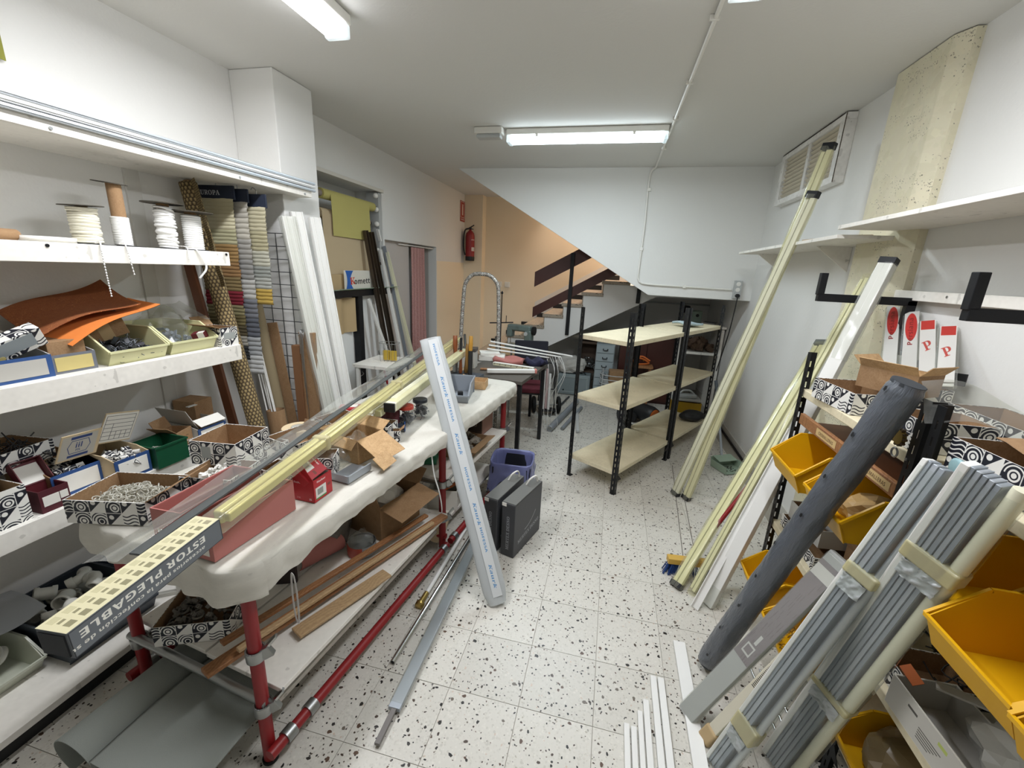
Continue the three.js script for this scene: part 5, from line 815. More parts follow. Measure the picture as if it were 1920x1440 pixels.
{ // far side table with cloths and rulers
  const t = thing('side_table', 'small dark table behind the work table carrying cloth and rulers', 'table', [-0.93, 0, -3.79], -0.12);
  mesh('top', bx(0.62, 0.03, 0.8, 0, 0.795, 0), mk(0x57524b, 0.6), t); for (const [x, z] of [[-0.28, -0.36], [0.28, -0.36], [-0.28, 0.36], [0.28, 0.36]]) mesh('leg', bx(0.035, 0.78, 0.035, x, 0.39, z), M.black, t);
  const Y = 0.812;
  tag(mesh('white_strip', barAB([-1.02, Y + 0.03, -3.5], [-0.62, Y + 0.03, -3.66], 0.03, 0.05), M.whitePaint), 'white profile piece with pink end sticking out past the table', 'profile');
  tag(mesh('pink_end_cap', barAB([-0.62, Y + 0.03, -3.66], [-0.602, Y + 0.03, -3.667], 0.034, 0.055), mk(0xc77a70, 0.5)), 'pink end cap on the white profile piece', 'cap');
  tag(mesh('wood_ruler', barAB([-1.12, Y + 0.012, -3.62], [-0.72, Y + 0.012, -3.72], 0.012, 0.04), M.wood), 'wooden ruler lying behind the white profile piece', 'ruler');
  const rt = textTex(512, 64, '#d9d5b8', [], (x) => { x.fillStyle = '#22231f'; for (let i = 0; i < 34; i++) x.fillRect(10 + i * 15, 0, i % 5 ? 4 : 7, i % 5 ? 26 : 44); });
  const ru = thing('measuring_stick', 'black and white measuring stick lying on the side table', 'ruler', [-0.86, Y, -3.84], -0.2); mesh('stick', bx(0.42, 0.03, 0.045, 0, 0.015, 0), M.paper, ru); mesh('scale_print', tf(new THREE.PlaneGeometry(0.41, 0.028), [0, 0.015, 0.0228]), texMat(rt, 0.6), ru);
  tag(mesh('folded_cloth', surf((u, v) => [-1.1 + u * 0.3, Y + 0.045 + 0.012 * Math.sin(u * 7 + v * 4), -3.95 - v * 0.2], 12, 8, 0.04), M.pink), 'folded pink cloth on the side table', 'cloth');
  tag(mesh('folded_cloth', surf((u, v) => [-0.78 + u * 0.2, Y + 0.05 + 0.02 * Math.sin(u * 9 + v * 3), -3.98 - v * 0.18], 12, 8, 0.045), mk(0x25253f, 0.9)), 'dark navy patterned cloth on the side table', 'cloth');
  tag(mesh('paper_stack', [bx(0.26, 0.05, 0.2, 0, 0.025, 0), bx(0.2, 0.03, 0.16, -0.03, 0.065, 0.01, 0.2)], M.paper, null, [-1.15, Y, -4.13], 0.2), 'stack of white paper and boxes at the back of the side table', 'paper');
  const wb = thing('white_box', 'white box standing behind the stepladder hoop', 'box', [-1.27, Y, -3.7], 0.1); mesh('body', bx(0.16, 0.17, 0.12, 0, 0.085, 0), M.greyPaper, wb); mesh('lid', bx(0.168, 0.03, 0.128, 0, 0.17, 0), mk(0x4d4742, 0.6), wb);
  // white rails laid from the table outwards
  for (let i = 0; i < 3; i++) tag(mesh('curtain_rail', barAB([-1.2, 0.985 - i * 0.03, -4.2 + i * 0.05], [-0.35 - i * 0.12, 0.86 - i * 0.012, -4.42 + i * 0.03], 0.014, 0.022), M.whitePaint), ['topmost white curtain rail sticking out toward the grey drawers', 'middle white curtain rail sticking out toward the grey drawers', 'lowest white curtain rail sticking out toward the grey drawers'][i], 'rail', 'white curtain rails over the chair');
  const kn = thing('cord_tangle', 'tangle of thin white cords hanging from the white curtain rails', 'cords'); for (let i = 0; i < 6; i++) mesh('cord', tube([[-0.62 + i * 0.03, 0.86, -4.37], [-0.6 + i * 0.035 + rr(-0.05, 0.05), 0.7, -4.33 + rr(-0.04, 0.04)], [-0.64 + i * 0.03 + rr(-0.05, 0.05), 0.4, -4.34], [-0.66 + i * 0.035 + rr(-0.06, 0.06), 0.04, -4.36 + rr(-0.05, 0.05)]], 0.0025, 24, 4), M.cordWhite, kn);
}
{ // iron spool stand, sewing machine and its table
  const s = thing('thread_stand', 'thin dark iron thread stand in front of the yellow wall', 'stand', [-1.22, 0.75, -4.7]); mesh('rod', rodAB([0, 0, 0], [0, 0.7, 0], 0.006), M.blackMetal, s); mesh('finial', tf(new THREE.OctahedronGeometry(0.016), [0, 0.71, 0], null, [1, 1.6, 1]), M.blackMetal, s); mesh('cross_arm', rodAB([-0.13, 0.365, 0.02], [0.14, 0.385, -0.02], 0.007), M.blackMetal, s); mesh('peg', rodAB([0.06, 0.38, 0], [0.06, 0.46, 0], 0.004), M.blackMetal, s); mesh('base', cyl(0.06, 0.012, 0, 0.006, 0, 20), M.blackMetal, s);
  const t = thing('sewing_table', 'pale wooden sewing table in front of the staircase', 'table', [-1.12, 0, -5.12]); mesh('top', bx(0.66, 0.03, 0.78, 0, 0.735, 0), M.woodPale, t); for (const [x, z] of [[-0.28, -0.34], [0.28, -0.34], [-0.28, 0.34], [0.28, 0.34]]) mesh('leg', bx(0.03, 0.72, 0.03, x, 0.36, z), M.blackMetal, t);
  const m = thing('sewing_machine', 'grey green sewing machine on the pale sewing table', 'sewing machine', [-1.09, 0.752, -5.2], -0.25);
  mesh('base', bx(0.36, 0.05, 0.16, 0, 0.025, 0, null, 0.01), M.sewing, m); mesh('pillar', bx(0.1, 0.2, 0.11, 0.12, 0.145, 0, null, 0.025), M.sewing, m); mesh('arm', bx(0.33, 0.085, 0.1, -0.01, 0.26, 0, null, 0.03), M.sewing, m); mesh('head', bx(0.08, 0.13, 0.105, -0.14, 0.2, 0, null, 0.02), M.sewing, m); mesh('handwheel', cyl(0.055, 0.025, 0.185, 0.24, 0, 22, [0, 0, Math.PI / 2]), M.blackMetal, m); mesh('needle_bar', rodAB([-0.14, 0.14, 0], [-0.14, 0.06, 0], 0.005), M.chrome, m); mesh('dial', cyl(0.025, 0.012, 0.1, 0.2, 0.058, 16, [Math.PI / 2, 0, 0]), M.lightGrey, m);
}
{ // chair and trolley
  const c = thing('office_chair', 'chair with dark red seat and steel legs beyond the table end', 'chair', [-0.86, 0, -4.46], 0.15);
  mesh('seat', bx(0.42, 0.06, 0.4, 0, 0.47, 0, null, 0.025), mk(0x5a1a26, 0.85), c); mesh('seat_pan', bx(0.4, 0.02, 0.38, 0, 0.435, 0), M.black, c);
  mesh('backrest', bx(0.38, 0.26, 0.04, 0.05, 0.82, -0.2, [-0.1, 0.1, 0], 0.02), mk(0x1d1d26, 0.9), c);
  for (const [x, z] of [[-0.18, 0.17], [0.18, 0.17]]) mesh('leg', rodAB([x, 0.43, z], [x * 1.08, 0.0, z * 1.15], 0.011), M.steel, c);
  for (const x of [-0.18, 0.18]) mesh('rear_leg', tube([[x * 1.05, 0.0, -0.22], [x, 0.43, -0.18], [x, 0.7, -0.21], [x, 0.9, -0.22]], 0.011, 20, 8), M.steel, c);
  const t = thing('shopping_trolley', 'wheeled trolley with black wheels and long pink-white rolls', 'trolley', [-0.66, 0, -5.0], 0.3);
  for (const x of [-0.17, 0.14]) { const w = mesh('wheel', tf(new THREE.TorusGeometry(0.085, 0.022, 10, 24), [x, 0.107, 0], [0, Math.PI / 2, 0]), M.rubber, t); mesh('spokes', [rodAB([x, 0.03, 0], [x, 0.185, 0], 0.006), rodAB([x, 0.107, -0.075], [x, 0.107, 0.075], 0.006)], M.black, t); }
  mesh('axle', rodAB([-0.18, 0.107, 0], [0.16, 0.107, 0], 0.008), M.steel, t); mesh('frame', [rodAB([-0.1, 0.08, 0.03], [-0.1, 0.62, -0.1], 0.009), rodAB([0.08, 0.08, 0.03], [0.08, 0.62, -0.1], 0.009), rodAB([-0.1, 0.62, -0.1], [0.08, 0.62, -0.1], 0.009), rodAB([-0.1, 0.3, -0.02], [0.08, 0.3, -0.02], 0.006), bx(0.22, 0.012, 0.14, -0.01, 0.06, 0.06)], M.black, t);
  for (let i = 0; i < 4; i++) tag(mesh('fabric_roll', rodAB([-0.74 + i * 0.036, 0.075, -4.93 + (i % 2) * 0.03], [-0.76 + i * 0.036, 0.5 + (i % 3) * 0.03, -5.03], 0.016, 12), i % 2 ? M.whitePaint : mk(0xc3a5a2, 0.8)), ['first pale pink roll standing in the trolley', 'second, white roll standing in the trolley', 'third, pale pink roll standing in the trolley', 'fourth, white roll standing in the trolley'][i], 'roll', 'rolls in the trolley');
  const tubes = [['silver_tube', 'thick silver tube in film lying on the floor behind the rack', [-0.53, 0.035, -4.36], [-0.33, 0.035, -5.5], 0.034, M.greyAlu], ['silver_tube', 'thinner silver tube lying beside the thick silver tube', [-0.40, 0.022, -4.45], [-0.25, 0.022, -5.3], 0.02, M.greyAlu], ['dark_tube', 'dark thin tube lying left of the thick silver tube', [-0.60, 0.014, -4.85], [-0.46, 0.014, -5.75], 0.013, mk(0x3f4042, 0.5)]];
  for (const [n, l, a, b, r, m] of tubes) { const g = groupAB(n, l, 'tube', a, b); mesh('tube', lathe([[r * 0.8, 0], [r, 0], [r, g.L], [r * 0.8, g.L], [r * 0.8, 0]], 18), m, g.g); mesh('end_plug', cyl(r * 0.82, 0.01, 0, 0.012, 0, 16), M.steel, g.g); }
  tag(mesh('grey_strip', barAB([-0.225, 0.02, -4.42], [-0.30, 0.02, -5.2], 0.03, 0.035), M.lightGrey), 'flat grey strip lying under the edge of the rack', 'strip');
}
{ // goods under the stairs
  const cs = thing('grey_case', 'grey equipment case with clasps under the stairs', 'case', [-0.42, 0, -6.02]); mesh('body', bx(0.46, 0.3, 0.26, 0, 0.155, 0, null, 0.015), mk(0x7f8a8c, 0.45), cs); mesh('front_frame', [bx(0.4, 0.018, 0.01, 0, 0.27, 0.132), bx(0.4, 0.018, 0.01, 0, 0.05, 0.132), bx(0.018, 0.22, 0.01, -0.19, 0.16, 0.132), bx(0.018, 0.22, 0.01, 0.19, 0.16, 0.132)], mk(0x909b9c, 0.45), cs); for (const x of [-0.14, 0.14]) mesh('clasp', cyl(0.01, 0.012, x, 0.075, 0.137, 12, [Math.PI / 2, 0, 0]), M.blackMetal, cs); mesh('handle', tube([[0.02, 0.305, 0.05], [0.05, 0.34, 0.06], [0.13, 0.33, 0.06], [0.16, 0.305, 0.05]], 0.008, 16, 8), M.black, cs);
  crumple('white_sack', 'crumpled white cloth sack on the grey case', 'sack', [-0.5, 0.42, -6.02], 0, [0.2, 0.13, 0.13], 0.22, 2.2, 4, mk(0xb7b5ae, 0.9));
  crumple('white_sack', 'white cloth bundle on the brown box under the stairs', 'cloth', [-0.28, 0.84, -6.2], 0, [0.24, 0.07, 0.14], 0.2, 2.2, 14, mk(0xaaa79e, 0.9));
  const bb = thing('brown_box', 'dark brown open box with machine parts under the stairs', 'box', [-0.27, 0.31, -6.22]); mesh('body', [bx(0.28, 0.03, 0.24, 0, 0.44, 0), bx(0.02, 0.44, 0.24, -0.13, 0.22, 0), bx(0.02, 0.44, 0.24, 0.13, 0.22, 0), bx(0.28, 0.44, 0.02, 0, 0.22, -0.11), bx(0.28, 0.02, 0.24, 0, 0.01, 0)], mk(0x4a3a2d, 0.7), bb); heap('machine_parts', 'shiny machine parts in the dark brown box under the stairs', 'machine parts', [-0.25, 0.34, -6.2], 0, 0.2, 0.15, 0.2, 60, [bits.wire, () => new THREE.TorusGeometry(0.03, 0.006, 6, 12), () => new THREE.BoxGeometry(0.05, 0.03, 0.02)], M.steel);
  const d = thing('drawer_cabinet', 'light grey cabinet with four small drawers under the stairs', 'cabinet', [-0.02, 0, -6.05]); mesh('body', bx(0.25, 0.78, 0.3, 0, 0.39, -0.01), mk(0x8f9a9d, 0.45), d);
  for (let i = 0; i < 6; i++) { const dr = mesh('drawer', bx(0.232, 0.108, 0.012, 0, 0.71 - i * 0.118, 0.147), mk(0x9aa5a8, 0.45), d); mesh('handle', tube([[-0.03, 0.715 - i * 0.118, 0.155], [-0.028, 0.7 - i * 0.118, 0.17], [0.028, 0.7 - i * 0.118, 0.17], [0.03, 0.715 - i * 0.118, 0.155]], 0.006, 14, 6), M.blackMetal, dr); }
  const k = thing('dark_cabinet', 'dark red-brown cabinet standing behind the rack under the stairs', 'cabinet', [0.53, 0, -6.1]); mesh('body', bx(0.72, 0.95, 0.36, 0, 0.475, 0), mk(0x3a1d18, 0.4), k); for (const s of [-1, 1]) { const dr = mesh('door', bx(0.345, 0.88, 0.015, s * 0.177, 0.47, 0.187), mk(0x421f19, 0.4), k); mesh('knob', tf(new THREE.SphereGeometry(0.012, 12, 8), [s * 0.03, 0.6, 0.2]), M.brass, dr); }
  const wc = thing('wire_cart', 'pale wire basket cart with a brown carton in front of the cabinets', 'cart', [0.14, 0, -5.7]); for (const y of [0.3, 0.36, 0.42]) mesh('rail', tube([[-0.16, y, 0.12], [0.16, y, 0.12], [0.16, y, -0.12], [-0.16, y, -0.12]], 0.006, 40, 6, true), M.lightGrey, wc); for (const [x, z] of [[-0.16, 0.12], [0.16, 0.12], [-0.16, -0.12], [0.16, -0.12]]) mesh('leg', rodAB([x, 0, z], [x, 0.46, z], 0.008), M.lightGrey, wc); mesh('tray', bx(0.3, 0.01, 0.22, 0, 0.295, 0), M.lightGrey, wc);
  tag(mesh('brown_carton', [bx(0.2, 0.17, 0.16, 0, 0.085, 0)], M.card, null, [0.16, 0.302, -5.7], 0.1), 'brown carton standing in the wire basket cart', 'carton');
  const v = thing('vacuum_cleaner', 'black vacuum cleaner with an orange round end behind the rack', 'vacuum', [0.52, 0, -5.05], 0.75); mesh('body', lathe([[0, -0.18], [0.075, -0.175], [0.1, -0.1], [0.105, 0.1], [0.09, 0.15], [0.082, 0.152]], 26, 0, 0.13, 0, [Math.PI / 2, 0, 0]), M.black, v); mesh('orange_cap', lathe([[0, 0.158], [0.06, 0.158], [0.08, 0.15], [0.08, 0.14]], 26, 0, 0.13, 0, [Math.PI / 2, 0, 0]), M.orange, v); for (const s of [-1, 1]) mesh('wheel', cyl(0.06, 0.03, s * 0.11, 0.06, -0.08, 20, [0, 0, Math.PI / 2]), M.rubber, v); mesh('hose', tube([[0, 0.14, -0.18], [-0.1, 0.1, -0.3], [-0.26, 0.04, -0.15], [-0.28, 0.03, 0.1], [-0.2, 0.03, 0.26]], 0.02, 40, 8), mk(0x2a2b2c, 0.6), v);
  const yb = thing('yellow_box', 'yellow plastic box with cables under the far rack shelf', 'box', [1.02, 0, -5.42]); carton(yb, 0.34, 0.24, 0.26, mk(0xb08a12, 0.5), mk(0x9c7a10, 0.5), [], 0.006); mesh('lid', bx(0.35, 0.02, 0.2, 0, 0.25, -0.02), M.greyPaper, yb);
  tag(mesh('white_tool', [bx(0.26, 0.05, 0.1, 0, 0.025, 0, null, 0.015), tube([[-0.08, 0.05, 0], [-0.04, 0.09, 0], [0.05, 0.09, 0], [0.1, 0.05, 0]], 0.012, 16, 8)], M.lightGrey, null, [1.02, 0.262, -5.44], 0.2), 'white plastic tool with a handle on the yellow box', 'tool');
  tag(mesh('orange_cable', tube([[0.35, 0.62, -5.75], [0.42, 0.66, -5.72], [0.5, 0.64, -5.74], [0.56, 0.6, -5.75], [0.48, 0.585, -5.72], [0.38, 0.59, -5.7], [0.36, 0.63, -5.73], [0.46, 0.68, -5.76], [0.57, 0.63, -5.74]], 0.012, 60, 8), M.orange), 'coil of orange cable on a stool behind the rack', 'cable');
  const so = thing('stool', 'low wooden stool behind the rack carrying the orange cable', 'stool', [0.46, 0, -5.73]); mesh('seat', bx(0.3, 0.03, 0.2, 0, 0.558, 0), M.wood, so); for (const [x, z] of [[-0.12, -0.07], [0.12, -0.07], [-0.12, 0.07], [0.12, 0.07]]) mesh('leg', bx(0.025, 0.545, 0.025, x, 0.2725, z), M.wood, so);
  const ws = thing('white_desk', 'white desk with cluttered top under the stair landing', 'desk', [1.16, 0, -6.0]); mesh('top', bx(0.52, 0.03, 0.6, 0, 1.13, 0), M.white, ws); mesh('lower_shelf', bx(0.46, 0.03, 0.5, 0, 0.78, 0), M.white, ws); for (const x of [-0.24, 0.24]) mesh('side', bx(0.03, 1.11, 0.5, x, 0.555, 0), M.white, ws);
  const mc = thing('overlock_machine', 'small grey green sewing machine on the white desk under the landing', 'sewing machine', [1.06, 1.147, -6.0], 0.2); mesh('body', bx(0.2, 0.16, 0.12, 0, 0.08, 0, null, 0.02), mk(0x7c8c80, 0.4), mc); mesh('head', bx(0.07, 0.1, 0.13, -0.1, 0.17, 0, null, 0.02), M.blackMetal, mc); mesh('dial', cyl(0.02, 0.01, 0.03, 0.1, 0.064, 14, [Math.PI / 2, 0, 0]), M.black, mc);
  for (let i = 0; i < 5; i++) tag(mesh('paper_sheet', bx(0.22 - i * 0.02, 0.006, 0.15, 0, 0.003, 0), i % 2 ? M.greyPaper : mk(0x4c4c4c, 0.7), null, [1.25, 1.147 + i * 0.0065, -5.85], 0.2 + i * 0.25), ['lowest', 'second', 'third', 'fourth', 'topmost'][i] + ' folder in the pile on the white desk', 'folder', 'folders on the white desk');
  heap('odds_and_ends', 'dark odds and ends on the lower shelf of the white desk', 'clutter', [1.16, 0.8, -5.95], 0, 0.3, 0.3, 0.16, 50, [() => new THREE.BoxGeometry(0.08, 0.05, 0.06), () => new THREE.CylinderGeometry(0.03, 0.03, 0.08, 12)], mk(0x5a4636, 0.7));
}
// ------------------------------------------------------------------ under the work table
const U1 = 0.304;
printBox('printed carton of fittings on the board under the near table end', [-1.45, U1, -1.07], TYAW + 0.55, 0.26, 0.085, 0.2, {});
heap('dark_fittings', 'dark plastic fittings in the printed carton under the table', 'fittings', [-1.45, U1 + 0.012, -1.07], 0.4, 0.21, 0.15, 0.1, 110, [bits.cube, bits.clip, () => new THREE.TorusGeometry(0.016, 0.005, 6, 10)], mk(0x6b675f, 0.5));
{
  const tn = textTex(256, 64, '#8f9190', [], (x) => { x.fillStyle = '#a34434'; x.fillRect(190, 0, 66, 64); x.fillStyle = '#333'; for (let i = 0; i < 4; i++) x.fillRect(20, 14 + i * 7, 130, 3); });
  const t = thing('round_tin', 'open round tin with a clear bag on the board under the table', 'tin', [-1.11, U1, -1.63], 0.6); mesh('side', lathe([[0.066, 0.001], [0.07, 0.001], [0.07, 0.058], [0.066, 0.058], [0.066, 0.001]], 32), texMat(tn, 0.4), t); mesh('bottom', cyl(0.066, 0.003, 0, 0.003, 0, 28), M.steel, t);
  crumple('plastic_bag', 'clear bag sticking out of the open round tin', 'bag', [-1.11, U1 + 0.055, -1.63], 0, [0.055, 0.055, 0.05], 0.35, 2.5, 31, M.film, 3);
  tag(mesh('pink_cloth', surf((u, v) => { const a = u * 4.4 - 0.4; return [-1.32 + 0.09 * v - Math.cos(a) * 0.05, U1 + 0.055 + Math.sin(a) * 0.05, -1.4 - v * 0.2]; }, 18, 4, 0.003), M.pink), 'curled pink cloth roll on the board under the table', 'cloth');
  tag(mesh('dark_board', bx(0.14, 0.2, 0.02, 0, 0.1, 0), mk(0x352a28, 0.7), null, [-1.33, U1, -1.33], 0.4), 'dark panel standing beside the pink cloth roll', 'panel');
  crumple('grey_bag', 'dull grey plastic bag at the back under the table', 'bag', [-1.33, U1 + 0.075, -1.66], 0, [0.11, 0.1, 0.14], 0.25, 2, 41, mk(0x76736e, 0.5), 3);
  const bc = thing('brown_carton', 'large open brown carton on the board under the table', 'carton', [-1.13, U1, -1.9], TYAW - 0.15); carton(bc, 0.24, 0.2, 0.3, M.card, M.card, [['+x', 0.15, 1.75, 0.08], ['-x', 0.12, 0.5], ['+z', 0.1, 0.35], ['-z', 0.1, 0.8]]);
  crumple('white_paper', 'crumpled white paper in the large brown carton', 'paper', [-1.13, U1 + 0.15, -1.9], 0, [0.09, 0.07, 0.1], 0.3, 2.4, 51, M.paper, 3);
  const st = (l, a, b, w, d, m) => tag(mesh('wood_strip', barAB(a, b, w, d, [0, 1, 0]), m), l, 'wood strip', 'wooden strips under the table');
  st('longest brown wooden strip slanting out under the table', [-1.22, U1 + 0.045, -0.86], [-0.82, U1 + 0.02, -2.02], 0.018, 0.05, M.wood);
  st('upper thin wooden strip above the longest strip', [-1.24, U1 + 0.075, -0.95], [-0.9, U1 + 0.05, -1.95], 0.014, 0.03, M.wood);
  st('third thin wooden strip with rounded end under the table', [-1.16, U1 + 0.078, -0.94], [-0.84, U1 + 0.045, -1.9], 0.016, 0.022, M.woodPale);
  st('short wide wooden strip nearest the front table pipe', [-1.06, U1 + 0.02, -1.1], [-0.895, U1 + 0.02, -1.5], 0.012, 0.065, M.woodPale);
  // grey felt curled under the near end
  tag(mesh('grey_felt', surf((u, v) => { const z = -0.66 - v * 0.62 + 0.06 * u, a = u * 5.2; let x, y; if (u < 0.42) { const k = u / 0.42 * 4.2; x = -1.52 - 0.095 * Math.sin(k + 0.5) - 0.02 * Math.cos(k); y = 0.11 - 0.1 * Math.cos(k + 0.9); } else { const k = (u - 0.42) / 0.58; x = -1.44 + k * 0.36; y = 0.19 - 0.02 * k + 0.012 * Math.sin(k * 5 + v * 4); } return [x + v * 0.05, Math.max(0.012, y), z]; }, 44, 14, 0.006), M.greyFelt), 'curled sheet of grey felt on the floor under the near table end', 'felt');
  for (let i = 0; i < 2; i++) tag(mesh('grey_board', bx(0.22, 0.016, 1.1, 0, 0.008, 0), mk(0x9c9d97, 0.7), null, tp(0.85, 0.21 + i * 0.04, 0.157 + i * 0.018), TYAW + 0.02 + i * 0.03), i ? 'upper grey panel on the bottom board under the table' : 'lower grey panel on the bottom board under the table', 'panel', 'grey panels under the table');
  // far half shelf
  const U2 = 0.486;
  const mb = textTex(256, 128, '#3b2d24', [['HOMO', 128, 64, 'bold 54px sans-serif', '#8a7a68', 0]]);
  const db = thing('dark_carton', 'dark brown lettered carton at the far end of the table shelf', 'carton', [-0.95, U2, -2.98], TYAW); mesh('body', bx(0.2, 0.17, 0.22, 0, 0.085, 0), mk(0x4a382c, 0.8), db); mesh('print', tf(new THREE.PlaneGeometry(0.19, 0.1), [0, 0.085, 0.1108]), texMat(mb, 0.8), db); mesh('side_panel', flat(0.002, 0.16, 0.2, 0.1012, 0.085, 0), mk(0x8d6a5c, 0.8), db);
  const ct = thing('clutter_tray', 'low cardboard tray of loose parts on the far table shelf', 'tray', [-0.93, U2, -2.6], TYAW); carton(ct, 0.26, 0.06, 0.34, M.card, M.card, [['+x', 0.06, 1.4]]);
  heap('loose_parts', 'loose grey and brown parts in the cardboard tray', 'parts', [-0.93, U2 + 0.01, -2.6], 0, 0.22, 0.28, 0.09, 110, [bits.cube, bits.wire, () => new THREE.BoxGeometry(0.05, 0.015, 0.03), () => new THREE.CylinderGeometry(0.015, 0.015, 0.05, 10)], mk(0x8a8377, 0.6));
  const rf = thing('red_picture_frame', 'small red frame leaning at the front of the far table shelf', 'frame', [-0.83, U2, -2.33], [0, 1.2, 0.3]); mesh('frame', [bx(0.012, 0.09, 0.01, -0.04, 0.045, 0), bx(0.012, 0.09, 0.01, 0.04, 0.045, 0), bx(0.09, 0.012, 0.01, 0, 0.09, 0), bx(0.09, 0.012, 0.01, 0, 0.008, 0)], M.redBox, rf);
  tag(mesh('green_box', bx(0.1, 0.06, 0.12, 0, 0.03, 0), mk(0x2f7a5a, 0.6), null, [-1.06, U2, -2.35], 0.3), 'small green box on the far table shelf', 'box');
  const wb = thing('white_carton', 'open white carton on the bottom board behind the middle table post', 'carton', [-0.98, 0.157, -2.42], TYAW + 0.3); carton(wb, 0.2, 0.14, 0.2, M.paper, M.greyPaper, [['+x', 0.08, 1.3], ['-z', 0.07, 0.6]]);
  tag(mesh('orange_strip', barAB([-0.96, 0.31, -2.3], [-0.84, 0.305, -2.55], 0.004, 0.03), M.orange), 'orange strip lying on the open white carton', 'strip');
  const sc = thing('scroll_cloth', 'beige rolled cloth on the floor behind the middle table post', 'cloth roll', [-0.93, 0.115, -2.2], [Math.PI / 2, 0.2, 0]); mesh('roll', cyl(0.05, 0.2, 0, 0, 0, 18), M.beige, sc);
}
tag(mesh('hanging_tape', surf((u, v) => { const c = new THREE.CatmullRomCurve3([V3(-0.86, 0.8, -1.92), V3(-0.855, 0.62, -1.95), V3(-0.845, 0.48, -2.0), V3(-0.842, 0.35, -2.03), V3(-0.845, 0.3, -2.02)]).getPoint(u); return [c.x + 0.001, c.y, c.z + (v - 0.5) * 0.014]; }, 20, 1, 0.0008), M.cordWhite), 'white cloth tape hanging from the table beside the middle post', 'tape');
